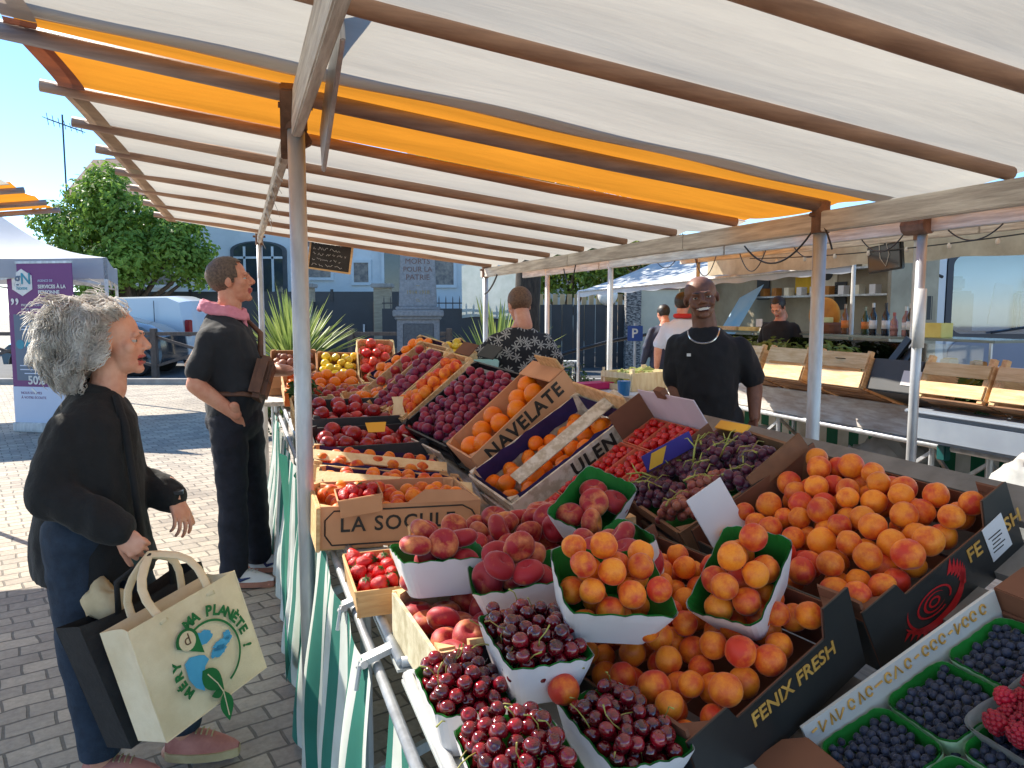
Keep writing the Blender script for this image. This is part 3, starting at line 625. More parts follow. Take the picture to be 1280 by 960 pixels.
# tent
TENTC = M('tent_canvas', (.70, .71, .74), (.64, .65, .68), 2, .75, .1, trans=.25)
TX, TY = -7.32, 10.83
t = thing('popup_tent', WM(TX, TY, 0, 25), 'white pop-up tent with a valance coloured as shaded behind the purple banner', 'tent')
m = MB(); h = 1.5
pk = (0, 0, 2.98)
c = [(-h, -h, 2.24), (h, -h, 2.24), (h, h, 2.24), (-h, h, 2.24)]
for i in range(4):
    a, b = Vector(c[i]), Vector(c[(i + 1) % 4]); P = Vector(pk)
    m.grid(lambda s, q, a=a, b=b, P=P: tuple(a.lerp(b, s).lerp(P, q) - Vector((0, 0, .16 * math.sin(PI * min(q, 1)) + .05 * math.sin(PI * s) * (1 - q)))), 10, 10)
m.obj('roof', TENTC, t, smooth=True)
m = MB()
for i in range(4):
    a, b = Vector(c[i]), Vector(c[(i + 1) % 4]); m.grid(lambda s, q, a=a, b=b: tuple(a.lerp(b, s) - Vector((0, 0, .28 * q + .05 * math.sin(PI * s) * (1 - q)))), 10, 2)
m.obj('valance', M('tent_valance_shaded', (.42, .43, .47), (.38, .39, .43), 2, .75, .1, trans=.15), t)  # white canvas valance, its shade put into the colour as grey
for x, y, z in c: m = MB(); m.box((x * .985, y * .985, 1.12), (.045, .045, 2.24)); m.obj('leg', PAINTWHITE, t)
m = MB()
for i in range(4):
    a, b = Vector(c[i]) * .98, Vector(c[(i + 1) % 4]) * .98
    for f0, f1 in ((0, .5), (.5, 1)): m.bar(a.lerp(b, f0) - Vector((0, 0, .05)), a.lerp(b, f1) - Vector((0, 0, .3)), .02, .03); m.bar(a.lerp(b, f0) - Vector((0, 0, .3)), a.lerp(b, f1) - Vector((0, 0, .05)), .02, .03)
m.obj('truss', STEEL, t)
# banner
PURPLE = M('banner_purple', (.16, .035, .16), (.15, .03, .15), 2, .45); SLATE = M('banner_slate', (.11, .15, .21), (.10, .14, .2), 2, .45); BANW = M('banner_pale', (.60, .66, .78), (.56, .62, .75), 2, .45)
t = thing('rollup_banner', WM(-5.93, 9.62, 0, -11), 'tall purple roll-up banner with a white hexagon logo in front of the tent', 'banner')
m = MB(); m.box((0, 0, 1.13), (.95, .012, 2.02)); sh = m.obj('sheet', PURPLE, t)
m = MB(); m.box((.015, -.0085, 1.08), (.84, .004, .84)); m.obj('text_panel', SLATE, sh); m = MB(); m.box((0, -.009, .35), (.95, .005, .46)); m.obj('foot_panel', BANW, sh)
m = MB(); m.box((0, .05, .06), (.98, .2, .12)); m.obj('base', STEEL, t, bevel=.015); m = MB(); m.tube([(0, .03, .1), (0, .03, 2.14)], .012, 8); m.obj('pole', STEEL, t); m = MB(); m.box((0, 0, 2.15), (.96, .03, .03)); m.obj('top_rail', STEEL, t)
m = MB(); m.prism([(.17 * math.cos(R(90 + 60 * k)), .17 * math.sin(R(90 + 60 * k))) for k in range(6)], .004, mat=frame_mat((-.25, -.008, 1.9), (1, 0, 0), (0, 0, 1))); lg = m.obj('logo', PAINTWHITE, sh)
TEAL = M('logo_teal', (.05, .32, .42), None, 3, .5)
text('g', .2, MATS['banner_slate'], sh, frame_mat((-.31, -.016, 1.95), (1, 0, 0), (0, 0, 1)), bold=.004); text('N', .2, TEAL, sh, frame_mat((-.19, -.016, 1.94), (1, 0, 0), (0, 0, 1)), bold=.002); text('home', .07, TEAL, sh, frame_mat((-.25, -.016, 1.83), (1, 0, 0), (0, 0, 1)))
fm = lambda x, z: frame_mat((x, -.0125, z), (1, 0, 0), (0, 0, 1))
text('AGENCE DE', .04, BANW, sh, fm(-.02, 1.92), align='LEFT'); text('SERVICES À LA', .062, PAINTWHITE, sh, fm(-.02, 1.845), align='LEFT', bold=.002); text('PERSONNE', .062, PAINTWHITE, sh, fm(-.02, 1.775), align='LEFT', bold=.002)
text('”', .3, PAINTWHITE, sh, fm(-.37, 1.58), bold=.004); text('PRENDRE SOIN DE VOUS', .042, PAINTWHITE, sh, fm(-.28, 1.615), align='LEFT'); text('ET DE VOTRE MAISON', .042, PAINTWHITE, sh, fm(-.28, 1.56), align='LEFT')
text('NOS SERVICES', .055, PAINTWHITE, sh, fm(.05, 1.42))
for k, (x, z, wd) in enumerate([(-.02, 1.35, .5), (-.02, 1.31, .56), (.1, 1.27, .3), (.2, 1.12, .3), (.2, 1.07, .26), (-.0, .85, .7), (-.05, .80, .6), (.02, .75, .62)]):
    m = MB(); m.box((x, -.0125, z), (wd, .002, .012)); m.obj('text_line', BANW, sh)
for x, z in ((-.2, 1.13), (-.33, 1.12)): m = MB(); m.lathe([(.06, 0), (.06, .002)], 12); m.obj('icon', TEAL, sh, frame_mat((x, -.011, z), (1, 0, 0), (0, 0, 1)))
text('50%', .15, PAINTWHITE, sh, fm(-.12, .66), bold=.004)
m = MB(); m.bar((-.2, -.0125, .56), (-.13, -.0125, .5), .004, .03); m.obj('arrow', PAINTWHITE, sh)
text('NOUS SOMMES', .045, MATS['banner_purple'], sh, fm(-.36, .5), align='LEFT'); text('À VOTRE ÉCOUTE', .045, MATS['banner_purple'], sh, fm(-.36, .44), align='LEFT')
# ================================================================ market stalls (built in stall axes: x across, y along, z up)
def canvas_mat(name, c, c2, tr=.5):
    m, nt, out = new_mat(name); L = nt.links
    tc = N(nt, 'ShaderNodeTexCoord'); mp = N(nt, 'ShaderNodeMapping'); mp.inputs['Scale'].default_value = (.5, 2.2, 2.2); L.new(tc.outputs['Object'], mp.inputs['Vector'])
    no = N(nt, 'ShaderNodeTexNoise', i_Scale=2.2, i_Detail=6, i_Roughness=.65); L.new(mp.outputs[0], no.inputs['Vector'])
    rp = ramp(nt, [(.3, c2), (.62, c)]); L.new(no.outputs['Fac'], rp.inputs[0])
    d = N(nt, 'ShaderNodeBsdfDiffuse'); t = N(nt, 'ShaderNodeBsdfTranslucent'); L.new(rp.outputs[0], d.inputs['Color']); L.new(rp.outputs[0], t.inputs['Color'])
    wv = N(nt, 'ShaderNodeTexNoise', i_Scale=5, i_Detail=3); mp2 = N(nt, 'ShaderNodeMapping'); mp2.inputs['Scale'].default_value = (.35, 3.5, 3.5); L.new(tc.outputs['Object'], mp2.inputs['Vector']); L.new(mp2.outputs[0], wv.inputs['Vector'])
    bp = N(nt, 'ShaderNodeBump', i_Strength=.25, i_Distance=.02); L.new(wv.outputs['Fac'], bp.inputs['Height']); L.new(bp.outputs[0], d.inputs['Normal']); L.new(bp.outputs[0], t.inputs['Normal'])
    ms = N(nt, 'ShaderNodeMixShader', i_0=tr); L.new(d.outputs[0], ms.inputs[1]); L.new(t.outputs[0], ms.inputs[2]); L.new(ms.outputs[0], out.inputs['Surface'])
    MATS[name] = m; return m
CREAM = canvas_mat('cream_canvas', (.58, .535, .45), (.49, .45, .38), .52)
ORANGE = canvas_mat('orange_canvas', (.78, .30, .028), (.64, .24, .022), .52)
HEM = canvas_mat('hem_canvas', (.55, .47, .42), (.42, .36, .33), .35)
POLEWOOD = M('pole_wood', rgb(182, 142, 114), rgb(142, 106, 84), 5, .6, .2, stretch=(.6, 6, 6))
POLEGREY = M('pole_grey', rgb(160, 142, 136), rgb(122, 106, 102), 6, .5, .2, stretch=(.6, 6, 6))
BEAMW = M('weathered_white_beam', rgb(226, 219, 208), rgb(178, 168, 158), 11, .7, .3, 40, stretch=(5, .35, 5))
RUST = M('rust', rgb(134, 100, 80), rgb(96, 70, 56), 16, .8, .4)
DIRTYPLASTIC = M('dirty_plastic', rgb(200, 194, 184), rgb(120, 108, 98), 8, .5, .3, trans=.3)

def roofz(v): return 2.19 - .1246 * v
def roof_panel(u0, u1, purl, v0, v1, zf, sag=.035, over=.03, edge=True):
    """canvas over the poles: rests on each pole, sags between, scalloped free edge"""
    m = MB(); nu = max(6, int((u1 - u0) * 26)); nv = 34
    def sg(u):
        a = max([p for p in purl if p <= u + 1e-6], default=u0); b = min([p for p in purl if p > u], default=u1)
        f = (u - a) / max(.01, b - a); return math.sin(PI * min(max(f, 0), 1))
    def fn(a, b):
        u = u0 + (u1 - u0) * b; s = sg(u)
        e0 = v0 + over + (-.0 + .06 * s if edge else 0); v = e0 + (v1 - e0) * a
        n = mnoise.noise(Vector((v * .8, u * 3.1, 3)))
        z = zf(v) + .034 - (sag * s) * (1 - .35 * a) + .012 * n * s + .012 * math.sin(a * 23 + u * 9) * s * .4
        return (v, u, z)
    m.grid(fn, nv, nu)
    return m

STALL_T = 'long market stall canopy of cream canvas with an orange stripe over the fruit display'
st1 = thing('market_canopy', ST.copy(), STALL_T, 'canopy')
PURL = [-3.1, -2.5, -1.85, -1.24, -.76, 0.0, .57, 1.09, 1.63, 2.23, 2.82, 3.5, 4.2]
for k, u in enumerate(PURL):
    m = MB(); r_ = .021 if u != 0 else .026
    a, b = Vector((-.78 if u != 0 else -.80, u, roofz(-.78) + .012)), Vector((1.99, u, roofz(1.99) + .012))
    dz = rnd.uniform(-.006, .006)
    m.tube([a, a.lerp(b, .33) + Vector((0, rnd.uniform(-.012, .012), -.006 + dz)), a.lerp(b, .67) + Vector((0, rnd.uniform(-.012, .012), -.008)), b], r_, 12)
    m.obj('purlin', POLEGREY if u == 0 else POLEWOOD, st1, smooth=True)
roof_panel(-3.2, -.17, PURL, -.76, 2.06, roofz).obj('cream_cloth', CREAM, st1, smooth=True)
roof_panel(-.185, .60, PURL, -.75, 2.06, lambda v: roofz(v) + .006).obj('orange_cloth', ORANGE, st1, smooth=True)
roof_panel(.585, 4.32, PURL, -.76, 2.06, roofz, .05).obj('cream_cloth', CREAM, st1, smooth=True)
m = MB(); m.grid(lambda a, b: (-.74 + 2.78 * a, -.29 + .11 * b, roofz(-.74 + 2.78 * a) + .018 - .012 * math.sin(PI * b)), 30, 3); m.obj('seam_strip', HEM, st1, smooth=True)
def hem(u0, u1, mt):
    m = MB(); L_ = [u0 + (u1 - u0) * k / 40 for k in range(41)]
    def fn(a, b):
        u = u0 + (u1 - u0) * b; pa = max([p for p in PURL if p <= u], default=u0); pb = min([p for p in PURL if p > u], default=u1); s = math.sin(PI * min(1, max(0, (u - pa) / (pb - pa))))
        v = -.745 + .06 * s + .075 * a; return (v, u, roofz(v) + .028 - .052 * s - .002)
    m.grid(fn, 2, 60); m.obj('hem', mt, st1, smooth=True)
hem(-3.2, -.2, HEM); hem(-.19, .59, M('hem_rust', rgb(150, 88, 60), rgb(112, 66, 52), 9, .8, trans=.2)); hem(.6, 4.3, M('hem_tan', rgb(176, 150, 124), rgb(140, 116, 98), 9, .8, trans=.2))
# posts
def post(parent, v, u, z, r=.024, lean=(0, 0)):
    m = MB(); m.tube([(v + lean[0], u + lean[1], 0), (v + lean[0] * .5, u + lean[1] * .5, z * .5), (v, u, z)], r, 16); p = m.obj('post', STEEL, parent, smooth=True)
    m = MB(); m.box((v + lean[0], u + lean[1], .006), (.1, .1, .012)); m.tube([(v + lean[0], u + lean[1], .01), (v + lean[0], u + lean[1], .12)], r + .005, 12); m.obj('foot', STEEL, p)
    m = MB(); m.tube([(v, u, z - .10), (v, u, z + .02)], r + .008, 14); m.tube([(v - .05, u, z - .03), (v + .05, u, z - .03)], .009, 8); m.obj('clamp', RUST, p, smooth=False)
    return p
post(st1, .0, 0, 2.19, .026); post(st1, .0, 4.3, 2.19); post(st1, 1.97, 0, 1.95, .026); post(st1, 1.97, 4.3, 1.95); post(st1, 0, -2.95, 2.19, .026); post(st1, 1.97, -2.95, 1.95)
# beams: front (steel flats end to end) and rear (white boards with joints)
for a, b, w_, h_ in ((-3.2, -.02, .03, .12), (.02, 4.36, .03, .07)):
    m = MB(); m.box((.0, (a + b) / 2, 2.125 if h_ > .1 else 2.14), (w_, b - a, h_)); m.obj('front_beam', BEAMW, st1, bevel=.004)
segs = [-3.2, -1.6, -.02, .95, 2.4, 4.4]
for a, b in zip(segs[:-1], segs[1:]):
    m = MB(); m.box((1.97 + (.004 if a > 0 else 0), (a + b) / 2, 1.893 + rnd.uniform(-.004, .004)), (.045, b - a - .006, .078)); m.obj('rear_beam', BEAMW, st1, bevel=.004)
m = MB(); m.bar((.06, -.62, 2.22), (.075, -.02, 2.03), .012, .14); m.obj('gusset_plate', STEEL, st1, bevel=.003)
m = MB(); m.bar((-.02, -.1, 2.19), (-.01, .1, 2.03), .06, .035); m.bar((-.02, .05, 2.14), (.03, .05, 2.05), .05, .05); m.obj('hinge', RUST, st1, bevel=.004)
# dangling strips of torn plastic along the front beam
for k in range(16):
    u = .35 + k * .245; l = rnd.uniform(.05, .2) if u > 1.0 else rnd.uniform(.03, .1); w_ = rnd.uniform(.03, .1)
    m = MB(); ph = rnd.uniform(0, 6)
    m.grid(lambda a, b: (-.018 + .02 * math.sin(b * 5 + ph) * b - .006 * k % 3 * .004, u + w_ * (a - .5) * (1 - .6 * b) + .02 * math.sin(b * 4 + ph), 2.12 - l * b), 3, 6); m.obj('torn_strip', DIRTYPLASTIC, st1, smooth=True)
# ropes / wires
def wire(parent, a, b, sag, r=.004, mat=None, n=14, name='wire'):
    a, b = Vector(a), Vector(b); m = MB(); m.tube([a.lerp(b, k / n) - Vector((0, 0, sag * 4 * (k / n) * (1 - k / n))) for k in range(n + 1)], r, 6)
    return m.obj(name, mat or PLASTICBLACK, parent, smooth=True)
wire(st1, (1.95, .02, 1.86), (1.99, .5, 1.84), .10); wire(st1, (1.96, 0, 1.9), (1.94, -.1, 1.78), -.02); wire(st1, (1.97, 2.3, 1.86), (1.97, 2.5, 1.84), .12); wire(st1, (1.95, 3.9, 1.86), (1.93, 4.2, 1.7), .03, .008)
wire(st1, (0.0, 3.9, 2.1), (-.02, 4.3, 1.8), -.08, .003, PAINTWHITE)

# opposite row: canopy at the left, its shade falls on the aisle
st0 = thing('market_canopy', ST.copy(), 'orange and cream canopy corner of the opposite stall at the left edge', 'canopy')
def roofo(v): return 2.32 + .1246 * (v + 1.5)
PUO = [-3.4, -2.4, -1.4, -.5, .4, 1.2, 2.0, 2.7, 3.35, 3.95, 4.4]
for u in PUO:
    m = MB(); m.tube([(-1.46, u, roofo(-1.46)), (-4.1, u, roofo(-4.1))], .02, 10); m.obj('purlin', POLEGREY, st0, smooth=True)
for a, b, mt, nm in ((-3.5, 3.2, CREAM, 'cream_cloth'), (3.19, 4.43, ORANGE, 'orange_cloth')):
    m = MB(); m.grid(lambda p, q: (-1.5 - 2.6 * p, a + (b - a) * q, roofo(-1.5 - 2.6 * p) + .03 - .02 * abs(math.sin(q * (b - a) * 5))), 10, 30); m.obj(nm, mt, st0, smooth=True)
for v, u in ((-2.2, 4.2), (-2.2, -.2), (-4.05, 4.2), (-4.05, -.2), (-2.2, -3.3), (-4.05, -3.3)): post(st0, v, u, roofo(v))
m = MB(); m.box((-2.2, .4, roofo(-2.2) - .06), (.04, 7.6, .07)); m.obj('front_beam', BEAMW, st0); m = MB(); m.box((-4.05, .4, roofo(-4.05) - .06), (.04, 7.6, .07)); m.obj('rear_beam', BEAMW, st0)

# second canopy, back to back with the first
st2 = thing('market_canopy', ST.copy(), 'cream and orange canopy behind the vendor over the wooden crates', 'canopy')
def roof2(v): return 2.06 + .115 * (v - 3.1)
PU2 = [-3.4, -2.5, -1.6, -.9, -.3, .3, .9, 1.5, 2.2, 3.0, 3.8, 4.6, 5.4, 6.2]
for u in PU2:
    m = MB(); m.tube([(3.0, u, roof2(3.0)), (5.75, u, roof2(5.75))], .022, 10); m.obj('purlin', POLEWOOD, st2, smooth=True)
for a, b, mt, nm in ((-3.5, -.35, CREAM, 'cream_cloth'), (-.36, 1.52, ORANGE, 'orange_cloth'), (1.5, 4.0, CREAM, 'cream_cloth'), (3.99, 6.4, ORANGE, 'orange_cloth')):
    m = MB(); m.grid(lambda p, q: (2.9 + 2.9 * p, a + (b - a) * q, roof2(2.9 + 2.9 * p) + .03 - .03 * abs(math.sin(q * (b - a) * 5))), 10, 30); m.obj(nm, mt, st2, smooth=True)
for v, u, z in ((3.1, .55, 2.04), (5.3, -2.6, 2.25), (5.3, 2.6, 2.25), (5.3, 5.9, 2.25), (3.1, -2.9, 2.04)): post(st2, v, u, z, .024)
for a, b in ((-3.4, .53), (.57, 2.2), (2.21, 4.2), (4.21, 6.3)):
    m = MB(); m.box((3.1, (a + b) / 2, 1.985), (.045, b - a - .006, .085)); m.obj('rear_beam', BEAMW, st2, bevel=.004)
for a, b in ((-3.4, -.6), (-.59, 2.0), (2.01, 4.6), (4.61, 6.3)):
    m = MB(); m.box((5.3, (a + b) / 2, 2.2), (.045, b - a - .006, .1)); m.obj('front_beam', BEAMW, st2, bevel=.004)
VAL = M('valance_cream', rgb(214, 200, 170), rgb(186, 170, 142), 4, .8, .1, trans=.35)
m = MB(); m.grid(lambda a, b: (5.78 + .015 * math.sin(a * 60), -3.5 + 9.9 * a, 2.36 - .34 * b - .025 * abs(math.sin(a * 9.9 * 2.6)) * b), 160, 3); m.obj('valance', VAL, st2, smooth=True)
for u in (4.0, 5.55):
    m = MB(); m.tube([(3.1, u, 0), (3.1, u, 2.04)], .026, 14); m.obj('post', PAINTWHITE, st2, smooth=True)
m = MB(); m.tube([(3.07, .48, 1.98), (3.07, .62, 1.98)], .05, 10); m.box((3.1, .55, 2.0), (.16, .09, .03)); m.obj('clamp', RUST, st2)
for k in range(9): wire(st2, (3.08, -1 + k * .55, 1.94), (3.08 + .02, -1 + k * .55 + .3, 1.94), rnd.uniform(.03, .14), .0035)
wire(st2, (5.25, 1.2, 2.13), (5.25, 4.8, 2.13), .05, .006)
for k in range(8):
    m = MB(); m.ell((5.25, 1.4 + k * .42, 2.07), (.018, .018, .026), 10, 6); m.obj('bulb', PAINTWHITE, st2, smooth=True)
# sleeve of white tape on the near post of the second stall
m = MB(); m.tube([(3.085, .53, 1.36), (3.085, .53, 1.66)], .029, 14); m.obj('tape', PAINTWHITE, st2, smooth=True)

# ================================================================ display table of the first stall
TOPZ = .85
tb = thing('display_table', ST.copy(), 'trestle table with pale metal trays and raised rails carrying the fruit', 'table')
m = MB(); m.box((.92, .75, TOPZ - .025), (1.55, 5.4, .03)); m.obj('table_top', BEAMW, tb)
TRAY = M('zinc_tray', (.60, .635, .63), (.50, .53, .53), 2.5, .35, .08, metal=.25)
for k in range(6):
    u0 = -1.9 + k * .88; m = MB(); m.box((.33, u0 + .43, TOPZ - .005), (.48, .84, .006)); tr_ = m.obj('tray', TRAY, tb)
    m = MB(); e = .012
    m.tube([(.10, u0 + .02, TOPZ + .008), (.10, u0 + .84, TOPZ + .008)], .011, 8); m.tube([(.10, u0 + .02, TOPZ + .008), (.56, u0 + .02, TOPZ + .008)], .011, 8); m.tube([(.10, u0 + .84, TOPZ + .008), (.56, u0 + .84, TOPZ + .008)], .011, 8); m.obj('rail', STEEL, tr_, smooth=True)
m = MB(); m.tube([(.065, -2.0, TOPZ - .03), (.065, 3.45, TOPZ - .03)], .011, 10); m.obj('front_rail', STEEL, tb, smooth=True)
for u in (-1.8, -.4, 1.0, 2.3, 3.3):
    for v in (.12, 1.6): m = MB(); m.tube([(v, u, 0), (v, u, TOPZ - .04)], .016, 8); m.obj('leg', STEEL, tb)
    m = MB(); m.bar((.12, u, .25), (1.6, u, .78), .02, .03); m.obj('brace', STEEL, tb)
for u in (-.62, -.93, -1.42): 
    m = MB(); m.bar((.035, u, TOPZ - .01), (.10, u, TOPZ + .012), .03, .012); m.tube([(.035, u - .02, TOPZ - .01), (.03, u + .02, TOPZ - .03)], .008, 8); m.tube([(.03, u, TOPZ - .01), (.02, u, TOPZ - .07)], .005, 6); m.obj('clip', STEEL, tb)
# inclined rack behind
rk = thing('display_rack', ST.copy(), 'sloping wooden rack that tilts the rear crates towards the customers', 'rack')
m = MB(); m.bar((.60, .3, .865), (1.55, .3, 1.425), 4.4, .02, upv=(-.5, 0, .86)); 
rack_tilt = 31
m = MB(); 
for k in range(6): 
    f = k / 5; c = Vector((.66, .35, .80)).lerp(Vector((1.30, .35, 1.155)), f); m.box(c, (.10, 4.9, .018), Matrix.Rotation(-R(29), 3, 'Y'))
m.obj('shelf', M('grey_board', (.28, .26, .24), (.18, .165, .15), 6, .85, .2), rk)
for u in (-1.9, -.6, .8, 2.2):
    m = MB(); m.box((1.29, u, .57), (.04, .04, 1.12)); m.obj('leg', WOODBROWN, rk); m = MB(); m.bar((.64, u, .765), (1.31, u, 1.13), .04, .04); m.obj('rail', WOODBROWN, rk)

# striped cloth hanging from the table front
TEALSTRIPE = stripe_mat('teal_striped_cloth', rgb(214, 220, 214), rgb(40, 122, 108), .16)
def drape(u0, u1, z0, z1, v0, amp, seed, lbl, name='striped_cloth', mat=None, flare=.05, cat='cloth', n=None, freq=9):
    m = MB(); n = n or int((u1 - u0) * 46)
    def fn(a, b):
        u = u0 + (u1 - u0) * a; ph = mnoise.noise(Vector((u * 2.1, seed, 0))) * 3
        f = math.sin(u * freq * 2 + ph + .5 * math.sin(b * 3)) * amp * (.25 + .9 * b) + mnoise.noise(Vector((u * 5, b * 2, seed))) * amp * .8
        return (v0 - flare * b + f, u + .03 * math.sin(b * 4 + u * 6) * b, z0 + (z1 - z0) * b + .02 * mnoise.noise(Vector((u * 4, 9, seed))) * b)
    m.grid(fn, n, 26, uvf=lambda a, b: ((u0 + (u1 - u0) * a) * 1.25, b))
    o = m.obj(name, mat or TEALSTRIPE, mw=ST.copy(), smooth=True); tag(o, lbl, cat); return o
drape(-1.02, 3.2, .835, .06, .035, .028, 3, 'white and teal striped cloth hanging in folds from the front of the fruit table')
o = drape(-1.95, -1.06, .80, .12, .06, .03, 8, 'pale striped cloth end clipped at the near corner of the fruit table', freq=7)
m = MB(); m.grid(lambda a, b: (-.055 + .022 * a - .05 * (a - .5) * (1 - b) + .008 * math.sin(b * 6), .42 + .16 * a * (0.55 + .45 * b), 1.02 - .86 * b), 6, 20)
o = m.obj('hanging_strip', M('teal_cloth', rgb(24, 140, 116), rgb(12, 96, 82), 3, .7, trans=.3), mw=ST.copy(), smooth=True); tag(o, 'narrow teal cloth strip hanging just left of the front post', 'cloth')

# hanging chalkboards
def chalkboard(mw, w_, h_, label, name='chalkboard', lines=5, frame=WOODPALE, seed=1, white=CHALK):
    t = thing(name, mw, label, 'chalkboard'); r = random.Random(seed)
    m = MB(); m.box((0, 0, 0), (w_, .012, h_)); m.obj('board', CHALKBOARD, t)
    f = .012 * (1 if w_ < .3 else 1.2)
    for c, d in (((-w_ / 2, -.003, 0), (f, .024, h_ + f)), ((w_ / 2, -.003, 0), (f, .024, h_ + f)), ((0, -.003, h_ / 2), (w_ - f, .022, f)), ((0, -.003, -h_ / 2), (w_ - f, .022, f))):
        m = MB(); m.box(c, d); m.obj('frame', frame, t)
    m = MB()
    for k in range(lines):
        z = h_ * (.36 - .72 * k / max(1, lines - 1)); x = -w_ * .42; xe = w_ * r.uniform(.2, .42)
        pts = []
        while x < xe:
            pts.append((x, -.0085, z + r.uniform(-.3, .3) * h_ / lines * .8)); x += w_ * r.uniform(.012, .03)
            if r.random() < .16 and len(pts) > 2: m.tube(pts, h_ * .007, 4); pts = []; x += w_ * .03
        if len(pts) > 1: m.tube(pts, h_ * .007, 4)
    m.obj('chalk_marks', white, t)
    return t
chalkboard(SM(.58, 4.32, 2.02) @ Matrix.Rotation(R(-20), 4, 'Z') @ Matrix.Rotation(R(8), 4, 'Y'), .36, .26, 'dark chalkboard hanging by a corner under the far edge of the canopy', lines=5, seed=4)
tg = SM(.58, 4.32, 2.02)
# ================================================================ second stall table, crates on it, things under it
tb2 = thing('trestle_table', ST.copy(), 'trestle table with a whitewashed board behind the vendor, crates on top', 'table')
m = MB(); m.box((4.35, 1.9, .885), (1.0, 5.4, .03)); m.obj('table_top', BEAMW, tb2)
WHITEWASH = M('whitewashed_board', rgb(216, 212, 206), rgb(176, 160, 148), 5, .8, .3, stretch=(5, 1, 6))
m = MB(); m.box((3.74, 1.95, .86), (.025, 2.1, .19)); m.obj('apron_board', WHITEWASH, tb2, bevel=.004)
m = MB(); m.tube([(3.72, -1.0, .745), (3.72, 4.6, .745)], .019, 10); m.obj('rail', STEEL, tb2, smooth=True)
m = MB(); m.tube([(4.75, -1.0, .745), (4.75, 4.6, .745)], .019, 10); m.obj('rail', STEEL, tb2, smooth=True)
for u in (-.8, .62, 1.0, 2.4, 3.4, 4.4):
    for v in (3.76, 4.75): m = MB(); m.tube([(v, u, 0), (v, u, .97)], .017, 8); m.obj('leg', STEEL, tb2)
    m = MB(); m.bar((3.77, u + .02, .72), (4.7, u + .5, .2), .02, .02); m.bar((3.77, u, .70), (3.77, u + .55, .28), .02, .02); m.obj('brace', STEEL, tb2)
def crate(mw, lx, ly, h, label, name='wooden_crate', mat=None, end_mat=None, slats=2, group=None, floor=True, cat='crate', t_=.008, post_h=.03, endh=None, gap=.35, side_mat=None, near_solid=True):
    """open crate: x = lx (ends at +-x are slatted sides), y = ly (solid end boards at +-y), rim at z=0, floor at -h"""
    t = thing(name, mw, label, cat, group); mat = mat or WOODPALE; end_mat = end_mat or WOODX; side_mat = side_mat or mat
    endh = endh or h
    for sy in (-1, 1):
        m = MB(); m.box((0, sy * (ly / 2 - t_ / 2), -h + endh / 2), (lx - .004, t_, endh)); e = m.obj('end_board', end_mat, t)
        if sy < 0: near = e
    for sx in (-1, 1):
        hh = h / slats
        for k in range(slats):
            m = MB(); sw = hh * (1 - gap); m.box((sx * (lx / 2 - t_ / 2 + .001), 0, -h + sw / 2 + k * (h - sw) / max(1, slats - 1)), (t_, ly - 2 * t_ - .002, sw)); m.obj('side_slat', side_mat, t)
    for sx in (-1, 1):
        for sy in (-1, 1):
            m = MB(); m.prism([(0, 0), (-sx * .03, 0), (0, -sy * .03)], h + post_h, mat=Matrix.Translation((sx * (lx / 2 - t_ - .001), sy * (ly / 2 - t_ - .001), -h))); finish_o = m.obj('corner_post', mat, t)
    if floor:
        nb = max(3, int(lx / .09))
        for k in range(nb):
            wv = lx / nb; m = MB(); m.box((-lx / 2 + wv * (k + .5), 0, -h - .003), (wv * .84, ly - .01, .005)); m.obj('floor_slat', mat, t)
    return t, near
gC = 'empty crates along the second table'
specs = [(3.95, 2.52, .5, .32, 'small pale wooden crate at the far end of the second table, beside the vendor', 0), (3.95, 2.08, .5, .42, 'wooden crate next to the vendor, left of the near steel post', 0), (3.95, 1.55, .5, .46, 'wooden crate with an oval hand hole just right of the steel post', 1),
         (3.95, .69, .5, .42, 'wide slotted wooden crate right of the taped post, greens showing inside', 2), (3.95, .24, .5, .42, 'wooden crate at the right end of the row, cut by the picture edge', 2)]
for v, u, lx, ly, lb, kind in specs:
    t = thing('wooden_crate', SM(v - .17, u, 1.12, 0, -20, 0), lb, 'crate', gC)
    for sx in (-1, 1):
        for k in range(2):
            hh = .105 if kind < 2 else .075
            m = MB(); m.box((sx * lx / 2, 0, -.10 + k * (.125 if kind < 2 else .115)), (.009, ly - .012, hh)); s_ = m.obj('side_board', WOODX, t, bevel=.002)
            if kind == 1 and k == 1 and sx < 0: m = MB(); m.tube([(-lx / 2 - .0055, -.04, .03), (-lx / 2 - .0055, .04, .03)], .012, 8, flat=.15); m.obj('hand_hole', MATS['bark_dark'], s_)
    for sy in (-1, 1): m = MB(); m.box((0, sy * ly / 2, -.04), (lx - .01, .009, .2)); m.obj('end_board', WOODPALE, t, bevel=.002)
    for k in range(5): m = MB(); m.box((-lx / 2 + lx * (k + .5) / 5, 0, -.158), (lx / 5 * .8, ly, .008)); m.obj('floor_slat', WOODBROWN if 0 else M('damp_wood', rgb(158, 116, 80), rgb(112, 78, 54), 6, .8, .2), t)
    for sx in (-1, 1):
        for sy in (-1, 1): m = MB(); m.box((sx * (lx / 2 - .02), sy * (ly / 2 - .02), -.03), (.03, .03, .25)); m.obj('corner_post', WOODPALE, t)
    if kind == 2:
        mm = leaf_cloud([((0, 0, -.06), .15)], 260, .07, int(u * 10)); mm.v = [(x * 1.2, y * 1.1, min(z, .05)) for x, y, z in mm.v]
        o = mm.obj('salad_greens', LEAF, mw=SM(v - .17, u, 1.12, 0, -20, 0)); tag(o, 'green salad leaves lying in the ' + ('crate right of the taped post' if u > .5 else 'crate at the right picture edge'), 'greens', None, 'stuff')
DARKBOX = M('dark_grey_box', (.035, .037, .04), (.05, .05, .052), 4, .6)
